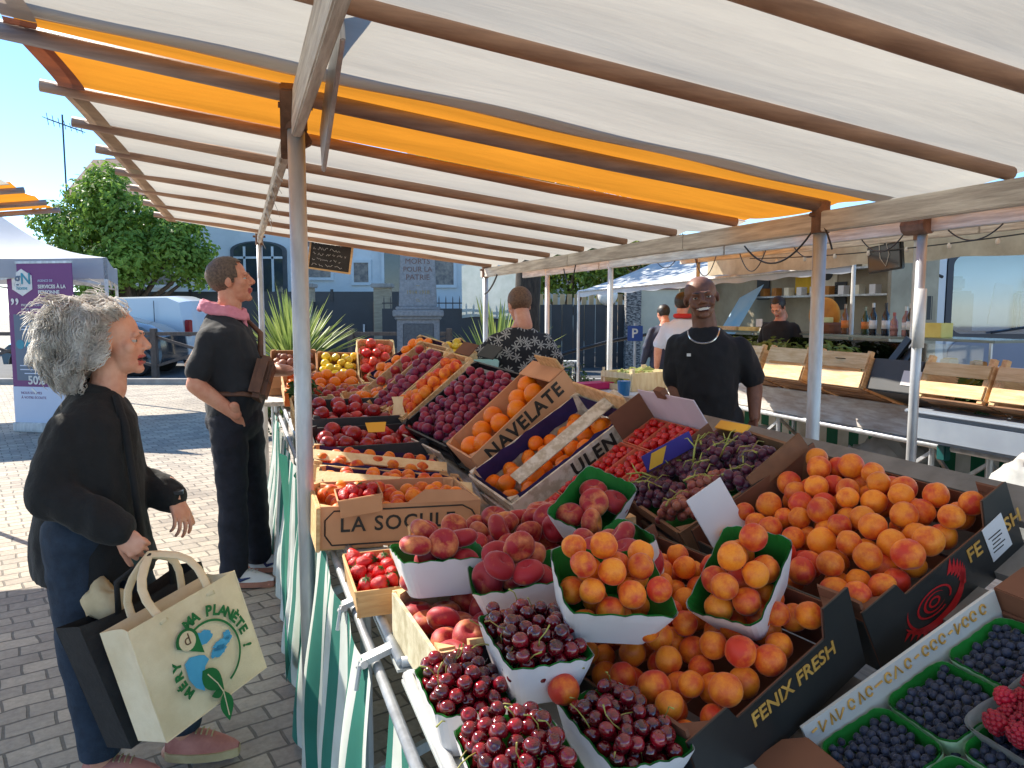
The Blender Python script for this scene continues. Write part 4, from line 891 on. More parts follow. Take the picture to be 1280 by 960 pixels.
t = thing('plastic_box', SM(3.80, 1.12, 1.10, 0, -18), 'dark grey box with a white label between two wooden crates', 'box')
for c, d in (((-.24, 0, -.02), (.012, .37, .2)), ((.24, 0, -.02), (.012, .37, .2)), ((0, -.19, -.02), (.47, .012, .2)), ((0, .19, -.02), (.47, .012, .2)), ((0, 0, -.12), (.46, .36, .01))): m = MB(); m.box(c, d); m.obj('panel', DARKBOX, t, bevel=.003)
m = MB(); m.box((-.249, -.13, -.03), (.004, .13, .09)); m.obj('label', WHITEPAPER, t)
for k in range(2): m = MB(); m.box((-.1 + k * .03, .16 - k * .06, .16), (.02, .05, .22), Matrix.Rotation(R(28), 3, 'X')); m.obj('flap', PLASTICBLACK, t)
t = thing('plastic_tub', SM(3.93, .24, .885), 'pale blue-grey plastic tub below the right-hand crates', 'tub')
m = MB(); m.box((-.18, .1, -.01), (.5, 1.2, .16), taper=(1.03, 1.02)); m.obj('body', M('bluegrey_plastic', rgb(150, 160, 172), rgb(132, 142, 156), 2, .45), t, bevel=.02)
m = MB(); m.box((-.18, .1, .082), (.54, 1.25, .022)); m.obj('rim', MATS['bluegrey_plastic'], t, bevel=.008)
m = MB(); m.box((3.70, .86, .80), (.03, .035, .24)); m.box((3.69, .86, .72), (.05, .06, .09)); o = m.obj('clamp', M('teal_plastic', rgb(16, 92, 92), None, 4, .4), mw=ST.copy(), bevel=.006); tag(o, 'dark teal spring clamp gripping the table rail', 'clamp')
GREENSTRIPE = stripe_mat('green_striped_cloth', rgb(190, 178, 156), rgb(12, 84, 52), .24)
m = MB(); m.grid(lambda a, b: (4.85 + .03 * math.sin(a * 30), -1.0 + 5.6 * a, .95 - .85 * b), 120, 8, uvf=lambda a, b: (a * 5.6, b)); o = m.obj('striped_cloth', GREENSTRIPE, mw=ST.copy(), smooth=True); tag(o, 'beige and dark green striped cloth behind the second trestle table', 'cloth')
# clutter under / before the second table
t, _ = crate(SM(4.15, 2.25, .42, 5), .5, .4, .2, 'slatted pale crate lying under the second table beside a green pack', name='wooden_crate')
t, _ = crate(SM(3.9, 3.55, .46, -8), .5, .36, .2, 'pale wooden crate standing on the ground under the table behind the vendor', name='wooden_crate')
def bag(mw, w_, d_, h_, mat, label, seed, cat='bag', name='plastic_bag', knot=True):
    m = MB(); r = random.Random(seed)
    m.ell((0, 0, h_ * .42), (w_ / 2, d_ / 2, h_ * .45), 26, 18)
    me = m.mesh(name, mat, True); a = verts(me); n = normals(me)
    d = np.array([mnoise.noise(Vector((p[0] * 9 + seed, p[1] * 9, p[2] * 9))) + .6 * abs(mnoise.noise(Vector((p[0] * 22 + seed, p[1] * 22, p[2] * 16)))) for p in a])
    a = a + n * (d * w_ * .10)[:, None]; top = a[:, 2] > h_ * .62; a[top, 0] *= .8; a[top, 2] += .15 * h_ * (np.abs(d[top])); a[:, 2] = np.maximum(a[:, 2], .002); set_verts(me, a)
    o = link(name, me, None, mw); tag(o, label, cat); return o
CLEARBAG = M('milky_plastic', (.55, .57, .58), (.42, .44, .45), 4, .25, .4, trans=.4)
bag(SM(3.7, 3.0, .0), .45, .4, .62, CLEARBAG, 'crumpled milky plastic bag under the second table, left of the near steel post', 3)
bag(SM(4.1, 1.65, .25), .7, .5, .42, CLEARBAG, 'crumpled grey plastic sheeting heaped behind the slatted crate under the table', 7, 'sheet', 'plastic_sheet')
bag(SM(4.0, .9, .1), .5, .4, .4, CLEARBAG, 'translucent crumpled bag under the right end of the table', 11)
t = thing('drink_pack', SM(3.82, 2.72, .33), 'green shrink-wrapped pack with a white round logo under the table', 'pack')
m = MB(); m.box((0, 0, .1), (.3, .26, .26)); m.obj('body', M('pack_green', rgb(24, 112, 70), rgb(16, 90, 56), 4, .3), t, bevel=.03)
m = MB(); m.box((0, 0, .24), (.26, .22, .06)); m.obj('film', CLEARBAG, t, bevel=.02)
m = MB(); m.lathe([(.075, 0), (.075, .003)], 20); m.obj('logo', PAINTWHITE, t, frame_mat((-.152, 0, .08), (0, -1, 0), (0, 0, 1)))
m = MB(); m.box((4.0, 2.6, .16), (.5, .6, .32)); o = m.obj('cardboard_box', CARD, mw=ST.copy(), bevel=.01); tag(o, 'brown cardboard box on the ground carrying the green pack', 'box')
m = MB(); m.box((4.0, 1.2, .1), (.5, 1.0, .2)); o = m.obj('cardboard_box', CARD, mw=ST.copy(), bevel=.01); tag(o, 'flat brown cardboard box on the ground under the right end of the table', 'box')
m = MB(); m.box((3.95, .35, .3), (.4, .45, .6)); o = m.obj('stacked_boxes', CARD, mw=ST.copy(), bevel=.01); tag(o, 'upright brown box below the right table end', 'box')
bag(SM(3.25, .02, .42), .24, .42, .5, M('bag_white', (.42, .43, .42), (.34, .35, .35), 5, .6, .2), 'white carrier bag hanging at the right edge beyond the apricots', 21, name='carrier_bag')
t = bag(SM(3.22, -.16, .4), .2, .26, .48, M('bag_green', rgb(22, 128, 60), rgb(14, 104, 48), 3, .45, .2), 'green carrier bag hanging at the right picture edge', 33, name='carrier_bag')
# side table with pale crate in the alley end
t = thing('folding_table', SM(2.75, 3.0, 0, 0), 'small white folding table with a pale crate behind the vendor', 'table')
m = MB(); m.box((-.1, 0, .9), (.9, .95, .03)); m.obj('table_top', PAINTWHITE, t, bevel=.006)
for x in (-.5, .3):
    for y in (-.4, .4): m = MB(); m.tube([(x, y, 0), (x, y, .89)], .016, 8); m.obj('leg', PAINTWHITE, t)
m = MB(); m.tube([(-.3, -.42, .88), (-.1, -.42, .6), (.3, -.42, .2)], .012, 8); m.obj('brace', PAINTWHITE, t)
PALEW = M('bright_poplar', rgb(240, 222, 178), rgb(222, 196, 146), 5, .7, .2, stretch=(5, 5, 1))
t, _ = crate(SM(2.88, 3.05, 1.06, 16), .5, .36, .14, 'pale crate of leeks on the white folding table beside the vendor', name='wooden_crate', mat=PALEW, end_mat=PALEW, side_mat=PALEW)
mm = leaf_cloud([((-.1, 0, 0), .12), ((.1, 0, 0), .12)], 200, .09, 77); o = mm.obj('leek_greens', M('leek', (.42, .44, .16), (.28, .34, .1), 3, .5, trans=.3), mw=SM(2.88, 3.05, .99, 16)); tag(o, 'yellow-green leafy vegetables heaped in the pale crate on the white table', 'vegetables', None, 'stuff')
m = MB(); m.lathe([(.04, 0), (.05, .1), (.05, .11)], 14); o = m.obj('cup', M('blue_cup', rgb(50, 130, 190), None, 4, .4), mw=SM(2.52, 2.62, .915), smooth=False); tag(o, 'small blue cup on the white table in front of the pale crate', 'cup')
m = MB(); m.box((0, 0, .03), (.5, .18, .05)); o = m.obj('paper_stack', M('magenta_paper', rgb(206, 30, 110), rgb(180, 20, 92), 4, .6), mw=SM(2.42, 3.1, .915, 12), bevel=.006); tag(o, 'magenta packet lying on the left end of the white table', 'packet')
# ================================================================ fruit
def fruit_mesh(name, mats, r, zs=1.0, dimple=.0, crease=0, taper=0, nu=22, nv=14, bump=0, seed=0, bottom=0, lump=.03, side=0):
    m = MB(); m.ell((0, 0, 0), (1, 1, 1), nu, nv); me = m.mesh(name, mats, True); a = verts(me)
    for i, p in enumerate(a):
        x, y, z = p; rho = math.hypot(x, y); ph = math.atan2(y, x)
        k = 1 + lump * mnoise.noise(Vector((x * 1.3 + seed, y * 1.3, z * 1.3)))
        zz = z * zs
        if dimple: zz -= dimple * math.exp(-(rho / .30) ** 2) * (1 if z > 0 else -bottom)
        if crease: k *= 1 - crease * math.exp(-(ph / .22) ** 2) * (1 - .3 * abs(z))
        if taper: k *= 1 - taper * z
        if bump: k *= 1 + bump * mnoise.noise(Vector((x * 7 + seed, y * 7, z * 7)))
        a[i] = (x * k * r, y * k * r * (1 - side), zz * r * (1 + lump * mnoise.noise(Vector((seed, x, y)))))
    set_verts(me, a); return me
AP_M = fruit_mat('apricot_skin', rgb(250, 154, 38), rgb(242, 128, 26), rgb(204, 54, 32), .42, .5, .18, .30, bump=.06)
PE_M = fruit_mat('flat_peach_skin', rgb(236, 140, 82), rgb(230, 160, 84), rgb(164, 24, 38), .86, .55, .4, .3, bump=.1, bscale=90)
NE_M = fruit_mat('nectarine_skin', rgb(206, 40, 30), rgb(176, 24, 30), rgb(110, 8, 26), .5, .28, 0, .4, coat=.3)
CH_M = fruit_mat('cherry_skin', rgb(160, 14, 34), rgb(122, 9, 28), rgb(60, 4, 16), .55, .12, 0, .4, spec=.6, bump=0, coat=.7)
OR_M = fruit_mat('orange_skin', rgb(250, 146, 16), rgb(244, 128, 10), rgb(238, 110, 8), .4, .35, 0, .5, bump=.35, bscale=70)
GR_M = fruit_mat('black_grape_skin', rgb(70, 34, 58), rgb(48, 26, 48), rgb(112, 40, 60), .36, .35, .3, .5, bump=0)
GR2_M = fruit_mat('rose_grape_skin', rgb(168, 88, 76), rgb(190, 128, 92), rgb(128, 44, 52), .5, .3, .2, .5, bump=0)
PL_M = fruit_mat('plum_skin', rgb(176, 36, 58), rgb(140, 24, 54), rgb(92, 30, 72), .5, .38, .3, .5, bump=0)
BB_M = fruit_mat('blueberry_skin', rgb(66, 74, 100), rgb(50, 56, 80), rgb(30, 31, 48), .5, .55, .4, .5, bump=.1, bscale=30)
ST_M = fruit_mat('strawberry_skin', rgb(226, 26, 22), rgb(206, 16, 18), rgb(176, 10, 18), .4, .25, 0, .4, bump=.5, bscale=26, coat=.3)
RA_M = fruit_mat('raspberry_skin', rgb(196, 22, 50), rgb(166, 14, 42), rgb(140, 10, 36), .5, .35, .2, .4, bump=0)
YE_M = fruit_mat('yellow_apple_skin', rgb(238, 208, 52), rgb(222, 196, 50), rgb(226, 170, 50), .4, .35, 0, .4, bump=0, coat=.2)
RE_M = fruit_mat('red_apple_skin', rgb(208, 34, 44), rgb(190, 24, 36), rgb(228, 110, 70), .35, .3, 0, .4, bump=0, coat=.3)
KI_M = fruit_mat('brown_onion_skin', rgb(176, 118, 84), rgb(150, 92, 66), rgb(122, 70, 62), .5, .5, 0, .4, bump=.1)
AV_M = fruit_mat('dark_avocado_skin', rgb(62, 52, 40), rgb(44, 40, 34), rgb(30, 28, 26), .5, .45, 0, .4, bump=.6)
DK = M('dried_stalk', (.10, .06, .025), (.05, .03, .012), 30, .8)
STALK = M('green_stalk', rgb(172, 178, 84), rgb(140, 120, 60), 20, .5)
def calyx_disc(m, r, z, n=5, mi=1):
    for k in range(n):
        a = 2 * PI * k / n; m.add([(0, 0, z + .1 * r), (r * .35 * math.cos(a - .5), r * .35 * math.sin(a - .5), z + .06 * r), (r * math.cos(a), r * math.sin(a), z - .18 * r), (r * .35 * math.cos(a + .5), r * .35 * math.sin(a + .5), z + .06 * r)], [(0, 1, 2, 3)], mi)
PROTO = {}
PROTO['apricot'] = [fruit_mesh('apricot', [AP_M], .0255, .97, .14, .07, .0, seed=s, lump=.06, side=.05) for s in (1, 5, 9)]
PROTO['flat_peach'] = [fruit_mesh('flat_peach', [PE_M], .035, .66, .34, .06, 0, seed=s, lump=.055, bottom=.8) for s in (2, 6, 11)]
PROTO['nectarine'] = [fruit_mesh('nectarine', [NE_M], .036, .95, .16, .05, seed=s, lump=.05) for s in (3, 8)]
PROTO['peach'] = [fruit_mesh('peach', [PE_M], .034, .93, .16, .06, seed=s, lump=.05) for s in (3, 8)]
PROTO['cherry'] = [fruit_mesh('cherry', [CH_M], .0128, .92, .22, .04, .04, 18, 12, seed=s, lump=.05) for s in (1, 4)]
PROTO['orange'] = [fruit_mesh('orange', [OR_M], .040, .97, .06, seed=s, lump=.04) for s in (2, 7)]
PROTO['mandarin'] = [fruit_mesh('mandarin', [OR_M], .0315, .86, .10, seed=s, lump=.05) for s in (2, 7)]
PROTO['plum'] = [fruit_mesh('plum', [PL_M], .0225, 1.05, .1, .06, seed=s, lump=.05) for s in (2, 7)]
PROTO['yellow_apple'] = [fruit_mesh('yellow_apple', [YE_M], .0335, .93, .3, 0, -.06, seed=s, lump=.05) for s in (2, 7)]
PROTO['red_apple'] = [fruit_mesh('red_apple', [RE_M], .038, .92, .3, 0, -.06, seed=s, lump=.05) for s in (2, 7)]
PROTO['onion'] = [fruit_mesh('onion', [KI_M], .033, .9, -.12, 0, .05, seed=s, lump=.06) for s in (2, 7)]
PROTO['avocado'] = [fruit_mesh('avocado', [AV_M], .034, 1.35, 0, 0, .22, seed=s, lump=.06) for s in (2, 7)]
PROTO['strawberry'] = [fruit_mesh('strawberry', [ST_M], .0150, 1.28, .1, 0, -.34, 16, 12, seed=s, lump=.10) for s in (2, 7, 13)]
m = MB(); m.ell((0, 0, 0), (.007, .007, .0062), 14, 10); calyx_disc(m, .0028, .0062, 6, 0); m.lathe([(.0026, .0052), (.0032, .0068), (.0020, .0066), (.0016, .0054)], 10, mi=0); PROTO['blueberry'] = [m.mesh('blueberry', [BB_M], True)]
m = MB()
for j in range(5):
    z = -.006 + j * .0042; rr = .0092 * math.sqrt(max(.05, 1 - ((z) / .0135) ** 2)); nn = 9 if j < 4 else 5
    for k in range(nn): a = 2 * PI * (k + .5 * (j % 2)) / nn; m.ell((rr * math.cos(a), rr * math.sin(a), z), (.0036, .0036, .0036), 8, 6)
m.ell((0, 0, -.001), (.0085, .0085, .009), 10, 8); PROTO['raspberry'] = [m.mesh('raspberry', [RA_M], True)]
m = MB(); m.ell((0, 0, 0), (.0115, .0115, .0128), 14, 10); PROTO['grape'] = [m.mesh('grape', [GR_M], True)]
m = MB(); m.ell((0, 0, 0), (.0108, .0108, .0118), 14, 10); PROTO['rose_grape'] = [m.mesh('grape', [GR2_M], True)]
m = MB(); m.tube([(0, 0, .009), (.003, .001, .022), (.010, .003, .036), (.021, .004, .045)], [.0012, .0009, .0009, .0015], 6); CHSTEM = [m.mesh('stem', [STALK], True)]
m = MB(); m.tube([(0, 0, .009), (-.002, .004, .020), (.004, .012, .033), (.006, .024, .036)], [.0012, .0009, .0009, .0015], 6); CHSTEM.append(m.mesh('stem', [STALK], True))
m = MB(); calyx_disc(m, .0135, .0185, 8, 0); m.tube([(0, 0, .018), (.002, 0, .026)], .0012, 5); CALYX = m.mesh('calyx', [LEAF]); 
m = MB(); m.tube([(0, 0, .024), (.001, 0, .036)], [.0016, .0012], 6); APST = m.mesh('stem', [DK], True)
RAD = dict(apricot=.0255, flat_peach=.029, nectarine=.036, peach=.034, cherry=.0128, orange=.040, mandarin=.0305, plum=.0225, yellow_apple=.033, red_apple=.037, onion=.032, avocado=.036, strawberry=.0152, blueberry=.007, raspberry=.0112, grape=.0117, rose_grape=.011)

def pack(wx, wy, r, floor, limit, seed, n=400, squeeze=.93, tries=40):
    """drop spheres one by one into a tray wx * wy, each resting on the ones below; limit(x, y) = highest allowed centre"""
    rg = np.random.RandomState(seed); P = np.zeros((0, 3)); d2 = (2 * r * squeeze) ** 2; fails = 0
    for _ in range(n):
        X = rg.uniform(-wx / 2 + r, wx / 2 - r, tries); Y = rg.uniform(-wy / 2 + r, wy / 2 - r, tries); Zc = np.full(tries, floor + r)
        if len(P):
            dd = (X[:, None] - P[None, :, 0]) ** 2 + (Y[:, None] - P[None, :, 1]) ** 2
            zz = np.where(dd < d2, P[None, :, 2] + np.sqrt(np.maximum(d2 - dd, 0)), -9); Zc = np.maximum(Zc, zz.max(1))
        i = int(np.argmin(Zc + rg.uniform(0, r * .25, tries)))
        if Zc[i] > limit(X[i], Y[i]):
            fails += 1
            if fails > 40: break
            continue
        P = np.vstack([P, [X[i], Y[i], Zc[i]]])
    return P
EYES = [Vector((0, 0, CAM_H)), Vector((-.8, .1, CAM_H + .1)), Vector((.8, .2, CAM_H + .1)), Vector((0, .3, CAM_H + .6))]
def in_sight(P, r, mw):
    """drop the spheres that no viewpoint around the photographer can see past their neighbours"""
    if len(P) < 2: return list(range(len(P)))
    A = np.array([list(mw @ Vector(p)) for p in P]); keep = []
    rg = np.random.RandomState(1); D = rg.normal(size=(26, 3)); D /= np.linalg.norm(D, axis=1)[:, None]
    for i in range(len(A)):
        ok = False
        for e in EYES:
            cnt = 0
            e = np.array(e); v = e - A[i]; v /= np.linalg.norm(v)
            for d in D:
                if d @ v < .1: continue
                q = A[i] + d * r * .98; w = A - q; t = w @ v; pd = ((w - t[:, None] * v) ** 2).sum(1)
                hit = (t > 0) & (pd < (r * .93) ** 2); hit[i] = False
                if not hit.any(): cnt += 1
                if cnt >= 3: ok = True; break
            if ok: break
        if ok: keep.append(i)
    return keep
NF = {}
def put(kind, P, mw, label, group, seed=0, tilt=.9, name=None, cat=None, scale=(.93, 1.07), child=None, childp=1.0, flatten=None):
    r = random.Random(seed)
    for p in P:
        me = PROTO[kind][r.randrange(len(PROTO[kind]))]; nm = name or ('grape' if kind == 'rose_grape' else kind)
        o = bpy.data.objects.new(nm, me); COL.objects.link(o)
        ax = Vector((r.gauss(0, 1), r.gauss(0, 1), r.gauss(0, .4))); ax = ax.normalized() if ax.length > .01 else Vector((1, 0, 0))
        rot = Matrix.Rotation(r.gauss(0, tilt), 4, ax) @ Matrix.Rotation(r.uniform(0, 6.3), 4, 'Z')
        o.matrix_world = mw @ Matrix.Translation(p) @ rot @ Matrix.Scale(r.uniform(*scale), 4)
        o['label'] = label; o['category'] = cat or kind.replace('_', ' '); o['group'] = group
        NF[kind] = NF.get(kind, 0) + 1
        if child and r.random() < childp:
            c = bpy.data.objects.new('calyx' if kind == 'strawberry' else 'stem', child[r.randrange(len(child))]); COL.objects.link(c); c.parent = o
def fill(kind, mw, wx, wy, h, label, group, seed, heap=.0, layers=1.7, n=400, **kw):
    """heap fruit in a container whose rim is z = 0 in mw"""
    r = RAD[kind]; fl = max(-h, -layers * 2 * r * .8 + heap * .0)
    lim = lambda x, y: heap * (1 - .7 * max(abs(x) / (wx / 2), abs(y) / (wy / 2)) ** 2) - r * .25
    P = pack(wx, wy, r, fl, lim, seed, n)
    keep = in_sight(P, r, mw); put(kind, [P[i] for i in keep], mw, label, group, seed, **kw)
    return len(keep)

# ---------------------------------------------------------------- punnets
def punnet(mw, wx, wy, h, label, group='scalloped paper punnets with green lining', seed=1, shrink=.74, outer=None, inner=None, scal=.005, name='paper_punnet', flap=0):
    t = thing(name, mw, label, 'punnet', group)
    rr = .022
    def path(s, sx, sy):
        pts = []
        hx, hy = sx / 2, sy / 2; q = min(rr, hx * .6, hy * .6)
        for cx, cy, a0 in ((hx - q, hy - q, 0), (-hx + q, hy - q, 90), (-hx + q, -hy + q, 180), (hx - q, -hy + q, 270)):
            for k in range(5): a = R(a0 + 90 * k / 4); pts.append((cx + q * math.cos(a), cy + q * math.sin(a)))
        P = []
        for i in range(len(pts)):
            a, b = Vector(pts[i]), Vector(pts[(i + 1) % len(pts)]); nseg = 1 if (b - a).length < .02 else 12
            for k in range(nseg): P.append(a.lerp(b, k / nseg))
        return P
    rg = random.Random(seed); ph = rg.uniform(0, 6)
    for nm, ins, mt in (('wall', 0, outer or WHITEPAPER), ('lining', .0022, inner or GREENPAPER)):
        m = MB(); levels = 5; n = None
        for j in range(levels + 1):
            f = j / levels; k = shrink + (1 - shrink) * f
            pts = path(0, wx * k - 2 * ins, wy * k - 2 * ins); n = len(pts)
            for i, p in enumerate(pts):
                z = -h + h * f + (.0015 if nm == 'lining' else 0)
                if j == levels: z += scal * abs(math.sin(i * .9 + ph)) + .006 * mnoise.noise(Vector((p.x * 14, p.y * 14, seed)))
                bow = 1 + .05 * f * mnoise.noise(Vector((p.x * 8, p.y * 8, seed * 3)))
                m.v.append((p.x * bow, p.y * bow, z))
        for j in range(levels):
            for i in range(n): i2 = (i + 1) % n; m.f.append((j * n + i, j * n + i2, (j + 1) * n + i2, (j + 1) * n + i)); m.m.append(0)
        m.f.append(tuple(range(n))); m.m.append(0)
        m.obj(nm, mt, t, smooth=False)
    return t
gP = 'scalloped paper punnets with green lining'
def fruitpunnet(kind, v, u, z, ya, ti, ro, wx, wy, h, label, flabel, fgroup, seed, heap, **kw):
    mw = SM(v, u, z, ya, ti, ro); punnet(mw, wx, wy, h, label, gP, seed)
    return fill(kind, mw, wx * .93, wy * .93, h, flabel, fgroup, seed, heap, **kw)
ck = dict(child=CHSTEM, childp=.16, tilt=1.5)
fruitpunnet('cherry', .150, -1.27, .930, 0, 0, 0, .135, .19, .075, 'punnet of dark cherries lowest on the tray, beside the table rail', 'dark red cherry in the punnet beside the table rail', 'cherries in the punnet beside the rail', 11, .05, **ck)
fruitpunnet('cherry', .165, -1.485, .935, -2, 3, 0, .147, .19, .075, 'punnet of glossy cherries at the bottom edge of the picture', 'glossy cherry in the punnet cut by the bottom edge', 'cherries in the bottom punnet', 12, .055, **ck)
fruitpunnet('cherry', .345, -1.455, .925, 5, -2, 4, .14, .196, .072, 'punnet of cherries with one stray apricot lying on its green edge', 'cherry in the punnet with the stray apricot', 'cherries in the punnet with the stray apricot', 13, .048, **ck)
fruitpunnet('cherry', .272, -1.28, 1.0, -2, -1, 4, .152, .198, .075, 'white punnet of cherries standing above the others on the peach crate', 'dark cherry in the raised white punnet', 'cherries in the raised punnet', 14, .052, **ck)
put('apricot', [(0, 0, 0)], SM(.285, -1.375, .952), 'single stray apricot lying on the edge of a cherry punnet', 'stray apricot', 3)
pk = dict(tilt=.9)
fruitpunnet('flat_peach', .205, -.90, 1.04, 0, -2, -1, .19, .145, .078, 'white punnet heaped with flat peaches beside the wooden strawberry basket', 'flat peach in the white punnet beside the strawberries', 'flat peaches beside the strawberries', 21, .06, **pk)
fruitpunnet('flat_peach', .325, -1.05, 1.03, -12, 7, 6, .19, .148, .078, 'white punnet of flat peaches right behind the raised cherries', 'flat peach in the punnet behind the raised cherries', 'flat peaches behind the raised cherries', 22, .06, **pk)
fruitpunnet('flat_peach', .512, -1.10, 1.07, -2, 36, -3, .145, .18, .075, 'punnet of flat peaches half hidden behind the front apricot punnet', 'flat peach in the half-hidden punnet', 'flat peaches in the half-hidden punnet', 23, .055, **pk)
fruitpunnet('flat_peach', .575, -.877, 1.113, -53, -13, 26, .145, .195, .08, 'tipped punnet showing its bright green inside with a few flat peaches', 'flat peach in the tipped green-lined punnet', 'flat peaches in the tipped punnet', 24, .0, layers=1.25, n=7, **pk)
ak = dict(tilt=1.4)
fruitpunnet('apricot', .412, -1.288, 1.082, -8, -8, 20, .2, .172, .078, 'white punnet heaped with apricots right of the cherries', 'blushed apricot heaped in the punnet right of the cherries', 'apricots in the front punnet', 31, .075, layers=1.9, scale=(.86, .98), **ak)
fruitpunnet('apricot', .637, -1.344, 1.088, -60, 0, 36, .135, .20, .08, 'tilted punnet of apricots lying on top of the lower black box', 'blushed apricot in the tilted punnet on the black box', 'apricots in the tilted punnet', 32, .07, layers=1.9, scale=(.9, 1.02), **ak)

# ---------------------------------------------------------------- black cardboard boxes
RED = M('red_print', rgb(206, 28, 34), rgb(186, 20, 28), 6, .5); GOLDP = M('gold_print', rgb(216, 168, 84), rgb(186, 138, 62), 30, .5)
BROWNIN = M('brown_card_inside', rgb(132, 86, 62), rgb(108, 68, 50), 3, .85, .05)
def black_box(mw, lx, ly, h, label, emblem, textpos, fs, seed):
    t = thing('cardboard_box', mw, label, 'box', 'black printed fruit boxes')
    # near panel with a stepped notch
    def panel(y, name, notch, out):
        z1 = .006; n0, n1 = -lx * .26, lx * .30
        prof = [(-lx / 2, -h), (lx / 2, -h), (lx / 2, .03), (n1 + .012, .03), (n1, -.022), (n0 + .004, -.022), (n0 - .008, .008), (-lx / 2, .008)] if notch else [(-lx / 2, -h), (lx / 2, -h), (lx / 2, .012), (-lx / 2, .012)]
        m = MB(); m.prism(prof, .003, mat=Matrix(((1, 0, 0, 0), (0, 0, 1, y), (0, 1, 0, 0), (0, 0, 0, 1)))); o = m.obj(name, CARDDARK, t)
        m = MB(); m.prism([(x * .998, z - .0007 if z > -h else z) for x, z in prof], .003, mat=Matrix(((1, 0, 0, 0), (0, 0, 1, y + out), (0, 1, 0, 0), (0, 0, 0, 1)))); m.obj('inner_face', BROWNIN, o)
        return o
    pn = panel(-ly / 2, 'near_panel', True, .003); panel(ly / 2, 'far_panel', False, -.003)
    for sx in (-1, 1):
        m = MB(); m.box((sx * (lx / 2 - .0015), 0, -h / 2 - .008), (.003, ly - .012, h - .02)); o = m.obj('side_panel', CARDDARK, t)
        m = MB(); m.box((sx * (lx / 2 - .0045), 0, -h / 2 - .008), (.003, ly - .014, h - .022)); m.obj('inner_face', BROWNIN, o)
    m = MB(); m.box((0, 0, -h + .002), (lx - .02, ly - .02, .004)); m.obj('base', BROWNIN, t)
    # folded corner gussets
    for sx in (-1, 1):
        m = MB(); m.prism([(0, 0), (-sx * .05, 0), (0, .05)], .004, mat=Matrix.Translation((sx * (lx / 2 - .007), -ly / 2 + .008, -.002))); m.prism([(0, 0), (-sx * .006, 0), (-sx * .006, .045), (0, .05)], h + .02, mat=Matrix.Translation((sx * (lx / 2 - .007), -ly / 2 + .008, -h))); m.obj('gusset', BROWNIN, t)
    for x, s_ in textpos: text(s_, fs, GOLDP, pn, frame_mat((x, -ly / 2 - .0012, -.048), (1, 0, 0), (0, 0, 1)), bold=.0006, depth=.0006)
    if emblem:
        m = MB(); c = Vector((-.045, -ly / 2 - .001, -.075)); Fm = frame_mat(c, (1, 0, 0), (0, 0, 1))
        def ring(r0, r1, a0, a1, n=26, taper=True, ys=.62):
            for k in range(n):
                fa, fb = k / n, (k + 1) / n; A, B_ = R(a0 + (a1 - a0) * fa), R(a0 + (a1 - a0) * fb)
                wa = math.sin(PI * fa) if taper else 1; wb = math.sin(PI * fb) if taper else 1
                q = [Vector((math.cos(A) * (r1 - (r1 - r0) * wa), math.sin(A) * (r1 - (r1 - r0) * wa) * ys, 0)), Vector((math.cos(B_) * (r1 - (r1 - r0) * wb), math.sin(B_) * (r1 - (r1 - r0) * wb) * ys, 0)), Vector((math.cos(B_) * r1, math.sin(B_) * r1 * ys, 0)), Vector((math.cos(A) * r1, math.sin(A) * r1 * ys, 0))]
                m.add([Fm @ p for p in q], [(0, 1, 2, 3)])
        ring(.052, .078, 185, 380); ring(.040, .045, -30, 300, taper=False, ys=.55); ring(.022, .028, 20, 330); ring(.010, .015, 0, 360, taper=False); ring(.064, .070, 150, 250)
        for k in range(7): a = R(-10 + k * 9); p = Vector((math.cos(a) * .078, math.sin(a) * .048, .0)); m.add([Fm @ (p + Vector((-.012, -.006, 0))), Fm @ (p + Vector((.004, -.004, 0))), Fm @ (p + Vector((.012 - k * .001, .022, 0)))], [(0, 1, 2)])
        for k in range(5): p = Vector((-.078 + k * .012, -.014 - k * .008, 0)); m.add([Fm @ p, Fm @ (p + Vector((.014, -.004, 0))), Fm @ (p + Vector((-.012, -.012, 0)))], [(0, 1, 2)])
        m.obj('emblem', RED, pn)
        m = MB(); m.box((.135, -ly / 2 - .0014, -.055), (.055, .0012, .075), Matrix.Rotation(R(-4), 3, 'Y')); lb = m.obj('sticker', WHITEPAPER, pn)
        m = MB()
        for k in range(5): m.box((.130 + .004 * (k % 2), -ly / 2 - .0024, -.045 - k * .008), (.034 - .006 * (k % 3), .0004, .0022))
        m.obj('print_lines', INK, lb)
    return t
mB1 = SM(.966, -1.209, 1.125, 2, 27.5, 1.3)
black_box(mB1, .39, .485, .13, 'upper black fruit box with a red bird emblem, full of apricots', True, [(.075, 'FE'), (.182, 'SH')], .040, 1)
fill('apricot', mB1, .375, .455, .12, 'blushed apricot loose in the upper black box', 'apricots in the upper black box', 41, .022, layers=1.6, scale=(.9, 1.16), **ak)
mB2 = SM(.547, -1.256, .992, 10.8, 22, .5)
black_box(mB2, .39, .49, .13, 'lower black fruit box with gold lettering, full of apricots', False, [(.03, 'FENIX FRESH')], .036, 2)
fill('apricot', mB2, .375, .46, .12, 'apricot loose in the lower black box under the punnets', 'apricots in the lower black box', 42, .012, layers=1.6, scale=(.86, 1.12), **ak)
m = MB(); m.box((-.14, .2, .035), (.10, .004, .13), Matrix.Rotation(R(-14), 3, 'X')); o = m.obj('paper_sheet', WHITEPAPER, mw=mB1); tag(o, 'white paper sheet tucked in the rear corner of the upper black box', 'paper')

